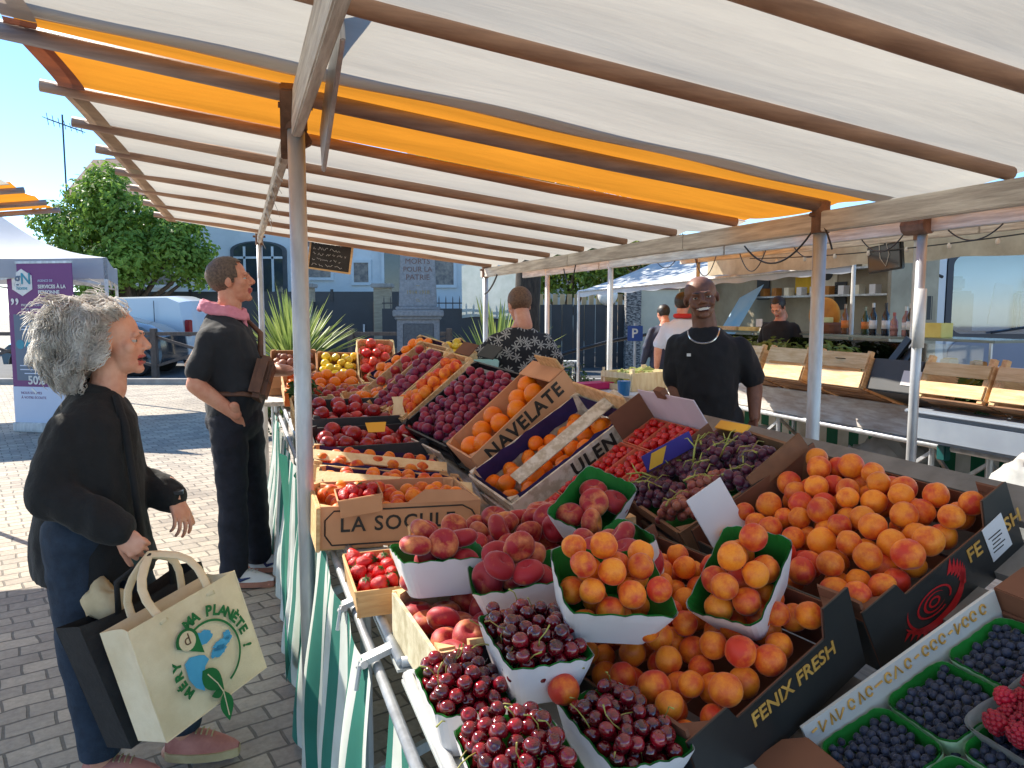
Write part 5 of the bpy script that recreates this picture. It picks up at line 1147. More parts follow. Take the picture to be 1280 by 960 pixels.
# ---------------------------------------------------------------- blueberry tray
mBT = SM(.817, -1.70, .984, -3, 26, 0) @ Matrix.Translation((0, -.045, -.044))
t = thing('fruit_tray', mBT, 'tray with a white gold-lettered edge holding green blueberry punnets', 'tray')
lx, ly, h = .42, .46, .10
m = MB(); m.box((0, ly / 2, -h / 2 + .022), (lx, .006, h + .044)); pn = m.obj('far_panel', M('tray_white', (.68, .66, .62), (.62, .60, .56), 4, .6), t)
rt_ = random.Random(4); m = MB(); x = -lx / 2 + .012
while x < lx / 2 - .02:
    k = rt_.randrange(4); z = .027; w_ = rt_.uniform(.008, .018)
    if k == 0: m.tube([(x, ly / 2 - .0045, z - .01), (x + w_ * .5, ly / 2 - .0045, z + .01), (x + w_, ly / 2 - .0045, z - .008)], .0021, 4)
    elif k == 1: m.tube([(x, ly / 2 - .0045, z), (x + w_, ly / 2 - .0045, z + .002)], .0021, 4)
    elif k == 2: m.tube([(x + w_ * .5 + .006 * math.cos(a), ly / 2 - .0045, z + .009 * math.sin(a)) for a in [R(40 * q) for q in range(9)]], .0020, 4)
    else: m.tube([(x, ly / 2 - .0045, z + .01), (x, ly / 2 - .0045, z - .01), (x + w_, ly / 2 - .0045, z + .004)], .0022, 4)
    x += w_ + .007
m.obj('gold_script', GOLDP, pn)
for sx in (-1, 1): m = MB(); m.box((sx * lx / 2, 0, -h / 2), (.005, ly - .01, h)); m.obj('side_panel', BROWNIN, t)
m = MB(); m.box((0, -ly / 2, -h / 2), (lx, .005, h)); m.obj('near_panel', BROWNIN, t)
m = MB(); m.box((0, 0, -h + .003), (lx - .02, ly - .02, .005)); m.obj('base', BROWNIN, t)
for sx in (-1, 1):
    m = MB(); c = Vector((sx * (lx / 2 + .045), ly / 2 - .07, 0)); m.prism([(-.05, -.055), (.05, -.055), (.05, .03), (.02, .055), (-.05, .055)], .055, mat=Matrix.Translation((sx * (lx / 2 + .055), ly / 2 - .05, -.012))); m.obj('corner_flap', BROWNIN, t, bevel=.002)
m = MB(); m.box((-lx / 2 - .09, ly / 2 + .012, .0), (.05, .002, .05)); m.obj('sticker', WHITEPAPER, t)
SQG = M('bright_green_punnet', rgb(38, 142, 52), rgb(26, 116, 40), 4, .55, .1, trans=.15); SQR = M('pale_green_rim', rgb(196, 222, 190), rgb(160, 200, 156), 4, .5)
nb = 0; gB = 'blueberries nearest the camera in the green punnets'; restP = []
for j in range(3):
    for i in range(3):
        x = -lx / 2 + .072 + i * .137; y = ly / 2 - .076 - j * .142
        mw = mBT @ Matrix.Translation((x, y, 0)) @ Matrix.Rotation(R(rnd.uniform(-2, 2)), 4, 'Z')
        row = ('upper row under the gold-lettered edge', 'middle row', 'lowest row')[j]; colw = ('left', 'middle', 'right')[i]
        kind = 'raspberry' if (j == 2 and i == 0) or (j == 1 and i == 2 and False) else 'blueberry'
        punnet(mw, .133, .138, .058, ('green punnet of %s, %s one of the ' % ('raspberries' if kind == 'raspberry' else 'blueberries', colw)) + row, 'small green punnets in the tray', 60 + i + j * 3, .88, SQR, SQG, .0025, 'berry_punnet')
        r = RAD[kind]; P = pack(.123, .128, r, -.036, lambda x, y: -.006 if kind == 'blueberry' else .004, 70 + i + 3 * j, 330, .95, 30); keep = [P[k] for k in in_sight(P, r, mw)]
        keep.sort(key=lambda p: -p[2])
        if kind == 'raspberry': put(kind, keep, mw, 'raspberry in the green punnet at the left of the lowest row', 'raspberries in the lowest left punnet', 5, tilt=1.2)
        else:
            cap = 55 if j < 2 else 25
            put(kind, keep[:cap], mw, 'dusty blueberry lying in a green punnet of the gold-lettered tray', gB, i + j, tilt=1.6, scale=(.86, 1.16)); restP += [mw @ Vector(p) for p in keep[cap:]]
if restP:
    m = MB(); bm_ = MB(); bm_.ell((0, 0, 0), (.007, .007, .0064), 10, 7)
    for p in restP: m.add([Vector(q) + p for q in bm_.v], bm_.f)
    o = m.obj('blueberries', BB_M, smooth=True); tag(o, 'remaining blueberries lying deeper in the green punnets', 'blueberries', None, 'stuff')
# big raspberries in a clear tub at the right edge
mRB = mBT @ Matrix.Translation((.045, .03, .012))
punnet(mRB, .15, .14, .045, 'shallow clear tub of raspberries at the right bottom corner', None, 99, .85, CLEARBAG, CLEARBAG, .001, 'clear_tub')
P = pack(.13, .12, .0135, -.012, lambda x, y: .018, 5, 60); put('raspberry', P, mRB, 'large raspberry heaped in the clear tub at the bottom right corner', 'raspberries in the clear tub', 6, tilt=1.3, scale=(1.15, 1.35))

# ---------------------------------------------------------------- peach crates under the punnets, strawberry baskets
gW = 'wooden fruit crates on the display'
mH = SM(.306, -1.025, .958, 2.8, 0, 0)
crate(mH, .385, .325, .095, 'thin wooden crate of peaches under the white punnets, chalk sign at its corner', group=gW, slats=1, gap=.02, post_h=.004, side_mat=M('printed_veneer', rgb(206, 198, 172), rgb(168, 158, 128), 26, .7, .1))
fill('flat_peach', mH, .365, .30, .09, 'flat peach in the thin wooden crate under the white punnets', 'flat peaches in the crate under the punnets', 51, .0, layers=1.4)
mH2 = SM(.46, -.70, 1.0, 0, 7, 2)
crate(mH2, .52, .30, .12, 'wooden crate heaped with peaches between the punnets and the small red fruit', group=gW, slats=2)
fill('flat_peach', mH2, .50, .28, .11, 'red flat peach heaped in the crate behind the punnets', 'flat peaches heaped behind the punnets', 52, .05, layers=1.6)
t = chalkboard(SM(.245, -1.205, .925, -4) @ Matrix.Rotation(R(-18), 4, 'X'), .115, .085, 'little wood-framed chalk sign leaning on the peach crate by the tray', lines=4, seed=9)
m = MB(); m.box((.045, -.012, .01), (.03, .002, .034)); m.obj('paper_tag', WHITEPAPER, t)
BASKET = M('basket_veneer', rgb(220, 184, 132), rgb(194, 152, 104), 6, .65, .2, stretch=(1, 1, 6))
def basket(mw, wx, wy, h, label, mat):
    t = thing('veneer_basket', mw, label, 'basket', 'small veneer baskets of strawberries')
    for sx in (-1, 1): m = MB(); m.box((sx * wx / 2 * .95, 0, -h / 2), (.003, wy * .96, h), Matrix.Rotation(R(sx * 9), 3, 'Y')); m.obj('side', mat, t)
    for sy in (-1, 1): m = MB(); m.box((0, sy * wy / 2 * .96, -h / 2), (wx * .96, .003, h), Matrix.Rotation(R(-sy * 9), 3, 'X')); m.obj('end', mat, t)
    m = MB(); m.box((0, 0, -h + .002), (wx * .84, wy * .88, .003)); m.obj('base', mat, t)
    m = MB(); e = .006
    for sx in (-1, 1): m.box((sx * wx / 2, 0, -.006), (.003, wy, .014))
    for sy in (-1, 1): m.box((0, sy * wy / 2, -.006), (wx + .004, .003, .014))
    m.obj('rim_band', mat, t)
sk = dict(tilt=1.8, child=[CALYX], childp=.55)
mE = SM(.095, -.72, .955, 1, 0, 8); basket(mE, .112, .19, .068, 'veneer basket of strawberries at the front edge of the zinc tray', BASKET)
fill('strawberry', mE, .104, .18, .06, 'bright red strawberry in the basket on the front edge of the tray', 'strawberries in the front basket', 61, .014, layers=2, scale=(.85, 1.2), **sk)
mE2 = SM(.132, -.22, 1.022, -2, 6, 6); basket(mE2, .125, .105, .055, 'small peach-coloured basket of strawberries on the lettered wooden crate', CARDPINK)
fill('strawberry', mE2, .116, .098, .05, 'strawberry in the small basket on the lettered crate', 'strawberries in the small basket', 62, .012, layers=1.8, scale=(.95, 1.25), **sk)

# ---------------------------------------------------------------- front row of crates
def letter(board_parent, s_, size, x, z, y, **kw): return text(s_, size, INK, board_parent, frame_mat((x, y, z), (1, 0, 0), (0, 0, 1)), depth=.0008, **kw)
mLS = SM(.263, -.06, .978, -.6, -2, 0)
t, near = crate(mLS, .49, .34, .125, 'pinkish wooden crate with black lettering in an outlined frame, facing the camera', group=gW, end_mat=CARDPINK, slats=2, post_h=.0)
letter(near, 'LA SOCULE', .062, -.01, -.058, -.1713, bold=.0008, spacing=1.12)
m = MB(); pts = [(-.205, -.115), (-.225, -.085), (-.225, -.04), (-.2, -.014), (.185, -.014), (.215, -.03), (.245, -.075)]
m.tube([(x, -.172, z) for x, z in pts], .0022, 4); m.tube([(-.205, -.172, -.115), (.2, -.172, -.115)], .0022, 4); m.obj('lettering_frame', INK, near)
m = MB(); m.box((0.0, -.178, -.06), (.10, .008, .12)); m = MB(); m.prism([(-.02, 0), (.19, 0), (.215, .0), (.16, .035), (.04, .04)], .004, mat=Matrix.Translation((.03, -.168, -.003)) @ Matrix.Rotation(R(70), 4, 'X')); m.obj('folded_flap', CARDPINK, t)
m = MB(); m.box((-.245, -.02, -.065), (.012, .33, .13)); m.obj('side_board', WOODPALE, t, bevel=.002)
fill('apricot', mLS, .46, .31, .1, 'apricot in the black-lettered crate behind its board', 'apricots in the black-lettered crate', 71, .004, layers=1.3)
def lined_crate(kind, mw, lx, ly, h, label, flabel, fgroup, seed, heap=.01, layers=1.4, paper=True, slat=False, mat=None, end_mat=None, scale=(.93, 1.07), **kw):
    t, near = crate(mw, lx, ly, h, label, group=gW, slats=2, post_h=.012, mat=mat, end_mat=end_mat, **kw)
    if paper:
        m = MB(); 
        for sx, w_, rot in ((-1, 1, 0), (1, 1, 0)): m.grid(lambda a, b, sx=sx: (sx * (lx / 2 - .010 - .006 * b), -ly / 2 + .012 + (ly - .024) * a, -.06 + .066 * b + .01 * mnoise.noise(Vector((a * 9, sx, b * 3 + seed)))), 14, 3)
        for sy in (-1, 1): m.grid(lambda a, b, sy=sy: (-lx / 2 + .012 + (lx - .024) * a, sy * (ly / 2 - .011 - .006 * b), -.06 + .066 * b + .012 * mnoise.noise(Vector((a * 9, sy, b * 3 + seed)))), 18, 3)
        m.obj('paper_lining', PURPLEPAPER, t)
    if slat:
        m = MB(); m.box((0, -ly * .18, .012), (lx + .01, .06, .005), Matrix.Rotation(R(-3), 3, 'Z') @ Matrix.Rotation(R(25), 3, 'X')); m.obj('cover_slat', MATS['bright_poplar'], t)
    fill(kind, mw, lx - .03, ly - .03, h, flabel, fgroup, seed, heap, layers, scale=scale)
    return t, near
lined_crate('apricot', SM(.318, .20, .945, -5, -7, 2), .53, .30, .09, 'purple-lined apricot crate with a pale slat across it, just behind the lettered one', 'apricot in the purple-lined crate behind the lettered one', 'apricots in the nearer purple-lined crate', 72, .012, slat=True)
lined_crate('apricot', SM(.325, .56, .955, -5, -8, 2), .52, .33, .09, 'second purple-lined apricot crate with a long pale slat, below the nectarines', 'apricot in the purple-lined crate below the nectarines', 'apricots in the farther purple-lined crate', 73, .012, slat=True)
lined_crate('nectarine', SM(.34, .93, 1.0, 0, 0, 6), .48, .34, .12, 'crate of big red nectarines above the purple paper', 'large red nectarine in the crate above the purple paper', 'nectarines above the purple paper', 74, .02, layers=1.3, paper=False, mat=DARKBOX, end_mat=DARKBOX)
lined_crate('nectarine', SM(.36, 1.32, 1.075, 0, 0, 8), .48, .36, .12, 'raised dark crate of red nectarines behind the first one', 'dark red nectarine in the raised dark crate', 'nectarines in the raised dark crate', 75, .02, layers=1.3, paper=False, mat=DARKBOX, end_mat=DARKBOX)
m = MB(); m.prism([(-.035, 0), (.035, 0), (.045, .045), (-.045, .045)], .003, mat=SM(.36, .80, 1.03) @ Matrix.Rotation(R(60), 4, 'X')); o = m.obj('price_tag', M('yellow_card', rgb(240, 182, 60), rgb(230, 168, 50), 5, .6)); tag(o, 'small yellow card stuck among the front nectarines', 'price tag')
m = MB(); m.prism([(-.03, 0), (.03, 0), (.02, .05), (.028, .085), (-.028, .085), (-.02, .05)], .004, mat=SM(.50, 1.02, 1.07) @ Matrix.Rotation(R(75), 4, 'X')); o = m.obj('price_tag', MATS['bright_poplar']); tag(o, 'pale waisted card standing between the two nectarine crates', 'price tag')
lined_crate('avocado', SM(.19, 1.74, 1.05, 0, 0, 8), .24, .32, .1, 'small crate of dark avocados with green leaves behind the front post', 'dark avocado in the small crate with green leaves', 'dark avocados in the small crate', 76, .02, paper=False)
lined_crate('mandarin', SM(.52, 1.72, 1.08, 0, 4, 8), .36, .32, .1, 'crate of orange fruit beside the dark avocados', 'orange fruit in the crate beside the avocados', 'orange fruit beside the avocados', 77, .02, paper=False)
lined_crate('peach', SM(.44, 2.12, 1.07, 0, 4, 8), .48, .34, .1, 'crate of pink peaches halfway along the front row', 'pink peach in the crate halfway along the front row', 'peaches halfway along the front row', 78, .02, paper=False)
o = leaf_cloud([((0, 0, .03), .09)], 110, .08, 31).obj('leafy_bunch', LEAF, mw=SM(.15, 1.95, 1.06)); tag(o, 'green leafy bunch lying above the dark avocados', 'greens', None, 'stuff')
lined_crate('orange', SM(.32, 2.62, 1.09, 0, 0, 12), .5, .36, .1, 'crate of oranges with a bright orange front, below the yellow apples', 'orange in the crate below the yellow apples', 'oranges below the yellow apples', 79, .03, paper=False, end_mat=M('orange_card', rgb(240, 120, 50), rgb(224, 100, 40), 4, .7))
mL = SM(.525, 3.42, 1.10, -4, -3, 33); lined_crate('yellow_apple', mL, .33, .46, .12, 'tilted cardboard tray of yellow apples left of the red ones', 'yellow apple in the tilted tray', 'yellow apples in the tilted tray', 80, .035, layers=1.4, paper=False, mat=CARD, end_mat=CARD)
mA = SM(.81, 3.42, 1.165, -4, -2, 43); lined_crate('red_apple', mA, .29, .46, .12, 'steeply tilted tray of red apples in front of the memorial', 'red apple in the steeply tilted tray', 'red apples in the steep tray', 81, .035, layers=1.4, paper=False, mat=MATS['bright_poplar'])
lined_crate('onion', SM(.20, 3.55, 1.16, -4, 0, 24), .34, .40, .11, 'tray of brown onions behind the front post, left of the yellow apples', 'brown onion in the tray left of the yellow apples', 'onions in the tray', 82, .02, layers=1.3, paper=False, mat=CARD, end_mat=CARD)
# a table end unit carrying those far trays
t = thing('end_table', SM(.5, 3.45, 0), 'low table at the far end of the display under the apple trays', 'table'); m = MB(); m.box((.1, .0, .9), (1.3, .75, .03)); m.obj('table_top', BEAMW, t); m = MB(); m.box((.1, .18, 1.0), (1.2, .35, .16)); m.obj('riser', CARD, t)
for x in (-.45, .65):
    for y in (-.3, .3): m = MB(); m.tube([(x, y, 0), (x, y, .89)], .016, 8); m.obj('leg', STEEL, t)
# ---------------------------------------------------------------- rear rows on the rack
mN = SM(.798, .403, 1.166, 1.7, 40, 1.7)
t, near = crate(mN, .50, .305, .13, 'buff crate with large black NAVELATE lettering and a few oranges', group=gW, mat=CARDPINK, end_mat=CARDPINK, side_mat=CARDPINK, slats=1, gap=0, post_h=.0)
letter(near, 'NAVELATE', .074, 0, -.043, -.1538, bold=.0022, spacing=1.14)
m = MB(); m.box((.215, 0, .004), (.085, .30, .006)); m.obj('corner_plate', CARDPINK, t, bevel=.002)
m = MB(); m.box((.248, -.05, .03), (.008, .2, .05)); m.obj('end_tab', WOODPALE, t, bevel=.002)
fill('orange', mN, .48, .285, .12, 'large orange in the black-lettered buff crate', 'oranges in the buff lettered crate', 91, -.02, layers=1.1, n=9)
mM = SM(.824, .006, 1.082, 3.4, 32, 5.6)
MW_ = M('white_printed_board', rgb(224, 214, 196), rgb(190, 176, 152), 30, .7, .1, lo=.42, hi=.58)
t, near = lined_crate('mandarin', mM, .525, .36, .12, 'purple-lined crate of mandarins with white printed sides', 'mandarin in the purple-lined white-sided crate', 'mandarins in the purple-lined crate', 92, -.034, layers=1.9, mat=MW_, end_mat=MW_)
letter(near, 'ULEN', .07, .07, -.042, -.1813, bold=.0022, spacing=1.15)
m = MB(); m.box((.06, -.075, .02), (.5, .05, .006), Matrix.Rotation(R(5), 3, 'Z') @ Matrix.Rotation(R(30), 3, 'X')); m.obj('divider_board', MW_, t, bevel=.001)
m = MB(); m.box((.262, .0, .02), (.01, .34, .07)); m.obj('end_tab', WOODPALE, t, bevel=.002)
# boxed small red fruit
mR = SM(.851, -.398, 1.071, -3, 34, -1)
t = thing('cardboard_box', mR, 'open brown cardboard box with a white rear wall holding rows of small red fruit', 'box', None)
lx, ly, h = .56, .375, .12
LILACW = M('lilac_white_card', rgb(222, 206, 216), rgb(204, 188, 198), 3, .7)
for nm, c, d, mt in (('far_panel', (0, ly / 2, -.088), (lx, .004, .064), BROWNIN), ('far_panel', (lx * .38, ly / 2, .0), (lx * .24, .004, .13), BROWNIN), ('near_panel', (0, -ly / 2, -h / 2), (lx, .004, h), BROWNIN), ('rear_panel', (lx / 2, 0, -.02), (.004, ly - .01, .2), LILACW), ('front_panel', (-lx / 2, 0, -h / 2 - .01), (.004, ly - .01, h - .02), BROWNIN), ('base', (0, 0, -h), (lx - .01, ly - .01, .004), BROWNIN)):
    m = MB(); m.box(c, d); m.obj(nm, mt, t, bevel=.001)
m = MB(); m.box((lx / 2, .01, .084), (.02, .05, .03)); m.obj('handle_tab', BROWNIN, t)
m = MB(); m.prism([(0, 0), (.10, 0), (.0, .13)], .004, mat=frame_mat((-lx / 2 - .01, ly / 2 - .02, -.02), (.3, -1, 0), (-.8, 0, .5))); m.obj('folded_flap', BROWNIN, t)
for j in range(3):
    for i in range(4):
        mw = mR @ Matrix.Translation((-lx / 2 + .075 + i * .136, ly / 2 - .075 - j * .118, -.03))
        bt = thing('fruit_tub', mw, 'small orange-edged tub of red fruit, %s tub of the %s row in the brown box' % (('lowest', 'second', 'third', 'topmost')[i], ('far', 'middle', 'near')[j]), 'tub', 'tubs of red fruit in the brown box')
        m = MB()
        for sx in (-1, 1): m.box((sx * .064, 0, -.02), (.002, .112, .05))
        for sy in (-1, 1): m.box((0, sy * .056, -.02), (.126, .002, .05))
        m.box((0, 0, -.044), (.124, .11, .002)); m.obj('wall', M('salmon_card', rgb(226, 120, 88), rgb(206, 100, 72), 4, .6), bt)
        P = pack(.122, .106, .0125, -.03, lambda x, y: .004, 100 + i + 4 * j, 60); keep = [P[k] for k in in_sight(P, .0125, mw)]
        put('strawberry', keep, mw, 'small red strawberry in a tub of the brown cardboard box', 'small strawberries in the brown box', i + j, tilt=1.8, scale=(.72, .88))
m = MB(); m.box((0, 0, 0), (.16, .004, .05)); tgo = m.obj('printed_strip', M('blue_violet_print', rgb(72, 60, 150), rgb(60, 50, 132), 3, .5), mw=mR @ Matrix.Translation((.13, -ly / 2 - .012, .012)) @ Matrix.Rotation(R(10), 4, 'Y'), bevel=.001); tag(tgo, 'violet and yellow printed strip between the red fruit and the grapes', 'strip')
m = MB(); m.prism([(-.075, -.02), (-.03, -.02), (.0, .02), (-.05, .02)], .001, mat=frame_mat((0, -.0032, 0), (1, 0, 0), (0, 0, 1))); m.obj('yellow_band', MATS['yellow_card'], tgo)
# grapes
mG = SM(.97, -.735, 1.122, -8, 30, 0)
crate(mG, .38, .42, .11, 'wooden crate full of dark grape bunches behind the apricot punnets', group=gW, mat=M('damp_wood2', rgb(150, 108, 76), rgb(112, 78, 56), 6, .8, .2), end_mat=MATS['damp_wood2'], slats=2, post_h=.0)
m = MB(); m.grid(lambda a, b: (-.18 + .36 * a, -.2 + .4 * b, -.045 + .03 * mnoise.noise(Vector((a * 5, b * 5, 2)))), 20, 20); o = m.obj('green_liner', GREENPAPER, mw=mG, smooth=True); tag(o, 'green paper liner showing between the grape bunches', 'liner')
def bunch(mw, kind, n, seed, label, L=.11, rad=.05):
    t = thing('grape_bunch', mw, label, 'grapes', 'grape bunches in the wooden crate'); r = random.Random(seed); P = []
    gr = RAD[kind]; tries = 0
    while len(P) < n and tries < 4000:
        tries += 1; f = r.random(); a = r.uniform(0, 2 * PI); rr = rad * (1 - .55 * f) * (r.random() ** .3)
        p = Vector((L * (f - .5), rr * math.cos(a), abs(rr * math.sin(a)) * .8 + .0))
        if all((p - q).length > gr * 1.72 for q in P): P.append(p)
    for p in P:
        o = bpy.data.objects.new('grape', PROTO[kind][0]); COL.objects.link(o); o.parent = t
        o.matrix_local = Matrix.Translation(p) @ Matrix.Rotation(r.uniform(0, 3), 4, Vector((r.gauss(0, 1), r.gauss(0, 1), r.gauss(0, 1))).normalized()) @ Matrix.Scale(r.uniform(.98, 1.2), 4)
    m = MB(); m.tube([(-L * .62, 0, rad * .95), (-L * .35, .006, rad * .9), (0, 0, rad * .55), (L * .4, 0, rad * .2)], [.0028, .0024, .0018, .0012], 6)
    for k in range(3): s_ = -1 if k % 2 else 1; m.tube([(-L * .4 + k * .018, 0, rad * .88), (-L * .3 + k * .02, s_ * .022, rad * .98), (-L * .24 + k * .02, s_ * .035, rad * .75)], [.0018, .0014, .001], 5)
    m.obj('stem', STALK, t, smooth=True)
spots = [(-.12, .13, 20, 'grape', 'dark bunch in the far front corner of the grape crate'), (-.02, .14, -30, 'grape', 'dark bunch in the middle of the far side of the grape crate'), (.09, .14, 60, 'grape', 'purplish bunch in the far rear corner of the grape crate'), (-.115, .03, -60, 'grape', 'dark bunch with bare green stalks at the front of the grape crate'),
         (0.0, .03, 100, 'grape', 'black bunch in the centre of the grape crate under the forked stalk'), (.115, .03, 10, 'grape', 'bluish-black bunch at the rear middle of the grape crate'), (-.11, -.085, 40, 'rose_grape', 'rosy bunch at the near front corner of the grape crate'), (-.01, -.09, -20, 'rose_grape', 'rosy amber bunch at the near side of the grape crate'), (.11, -.09, 75, 'grape', 'big dark bunch in the near rear corner next to the apricot box'),
         (.06, -.16, 0, 'grape', 'dark bunch hanging over the near edge towards the apricot box')]
for k, (x, y, a, kd, lb) in enumerate(spots): bunch(mG @ Matrix.Translation((x, y, -.012)) @ Matrix.Rotation(R(a), 4, 'Z'), kd, 42, 200 + k, lb, .12, .056)
for k, (x, y, a) in enumerate(((.0, .05, 20), (.05, -.02, -50), (-.1, .09, 140))):
    m = MB(); m.tube([(0, 0, 0), (.03, .0, .03), (.07, .01, .045)], [.003, .0026, .002], 6); m.tube([(.03, 0, .03), (.045, .03, .05), (.05, .05, .045)], [.002, .0016, .0012], 5); m.tube([(.045, 0, .037), (.06, -.03, .055)], [.002, .0012], 5)
    o = m.obj('grape_stalk', STALK, mw=mG @ Matrix.Translation((x, y, .02)) @ Matrix.Rotation(R(a), 4, 'Z'), smooth=True); tag(o, ('forked pale green stalk in the middle of the grapes', 'bare green stalk near the rosy grapes', 'curved green stalk at the front of the dark grapes')[k], 'stalk')
m = MB(); m.box((0, 0, 0), (.03, .15, .006)); o = m.obj('price_strip', MATS['yellow_card'], mw=mG @ Matrix.Translation((.175, .13, .012)) @ Matrix.Rotation(R(5), 4, 'Z') @ Matrix.Rotation(R(-15), 4, 'Y'), bevel=.001); tag(o, 'yellow printed card at the rear corner of the grapes', 'card')
m = MB(); m.box((0, 0, 0), (.17, .006, .05)); o = m.obj('wood_offcut', MATS['damp_wood2'], mw=mG @ Matrix.Translation((.10, -.225, .02)) @ Matrix.Rotation(R(-8), 4, 'Y'), bevel=.002); tag(o, 'brown slat end between the grapes and the apricot box', 'slat')
# plums and farther crates
mP = SM(.75, .821, 1.147, 11, 35.7, 6.6)
lined_crate('plum', mP, .48, .42, .1, 'black tray of red plums left of the buff lettered crate', 'red plum in the black tray', 'plums in the black tray', 93, .016, layers=1.5, paper=False, mat=PLASTICBLACK, end_mat=PLASTICBLACK)
m = MB(); m.box((0, 0, 0), (.008, .36, .05)); o = m.obj('crate_end', MW_, mw=mP @ Matrix.Translation((-.27, -.0, -.04)), bevel=.002); tag(o, 'white printed crate end leaning at the foot of the black plum tray', 'board')
mQ = SM(.663, 1.338, 1.191, 12, 37, 5.7)
lined_crate('apricot', mQ @ Matrix.Translation((0, -.11, 0)), .47, .2, .1, 'narrow rack crate of apricots beside the black plum tray', 'orange apricot in the narrow rack crate', 'apricots in the narrow rack crate', 94, .02, paper=False, scale=(1.1, 1.3))
lined_crate('plum', mQ @ Matrix.Translation((0, .11, 0)), .47, .21, .1, 'narrow rack crate of pinkish plums beside the narrow apricot crate', 'pinkish plum in the narrow rack crate', 'pinkish plums in the narrow crate', 95, .02, paper=False, scale=(1.05, 1.25))
mQ2 = SM(.70, 1.80, 1.215, 12, 36, 6)
lined_crate('peach', mQ2, .47, .36, .1, 'rack crate of mixed red peaches, third from the lettered crate', 'red peach in the third rack crate', 'red peaches in the third rack crate', 96, .02, paper=False, scale=(.75, .95))
mQ3 = SM(.80, 2.27, 1.24, 10, 34, 8)
lined_crate('mandarin', mQ3, .46, .36, .1, 'rack crate of oranges near the far end, below the memorial', 'orange in the far rack crate below the memorial', 'oranges in the far rack crate', 97, .03, paper=True, scale=(1.0, 1.2))
mQ4 = SM(1.18, 2.75, 1.27, 4, 10, 18)
lined_crate('yellow_apple', mQ4, .36, .30, .1, 'small tray of yellow apples at the far end, right of the memorial base', 'yellow apple in the small far tray', 'yellow apples in the small far tray', 98, .03, paper=True, scale=(.85, 1.0))
for k, (v, u, lb) in enumerate(((1.20, 1.62, 'open dark carton flap standing behind the plum rows'), (1.16, 1.95, 'brown carton flap behind the far rack crates'))):
    m = MB(); m.box((0, 0, 0), (.10, .13, .006)); o = m.obj('carton_flap', CARDDARK if k == 0 else BROWNIN, mw=SM(v - .06, u, 1.32, 20, 40, 10), bevel=.001); tag(o, lb, 'cardboard')
print('FRUIT', NF, sum(NF.values()))
# ================================================================ people
def skin_mat(name, c, c2, rough=.45):
    return M(name, c, c2, 14, rough, .08, 120, spec=.4)
SKIN_F = skin_mat('skin_fair', rgb(226, 172, 146), rgb(210, 146, 120)); SKIN_R = skin_mat('skin_ruddy', rgb(220, 162, 136), rgb(206, 136, 110)); SKIN_D = skin_mat('skin_dark', rgb(134, 92, 72), rgb(110, 72, 56), .48)
LIPF = M('lips_rose', rgb(190, 92, 84), None, 20, .4); LIPD = M('lips_brown', rgb(92, 50, 46), None, 20, .35)
EYEW = M('eye_white', (.5, .48, .45), None, 20, .15); IRIS = M('iris_dark', (.03, .02, .015), (.02, .015, .01), 40, .1); TEETH = M('teeth', (.8, .77, .7), None, 30, .25); MOUTHD = M('mouth_dark', (.06, .02, .018), None, 20, .5)
HAIRDARK = M('hair_black', (.015, .013, .012), (.03, .027, .025), 60, .5); HAIRBROWN = M('hair_grey_brown', rgb(112, 92, 78), rgb(70, 56, 48), 90, .55, .4, 200)
def aim(x, y, z, fwd, up=(0, 0, 1)):
    f = Vector(fwd).normalized(); l = Vector(up).cross(f).normalized(); u = f.cross(l)
    m = Matrix((f, l, u)).transposed().to_4x4(); m.translation = (x, y, z); return m
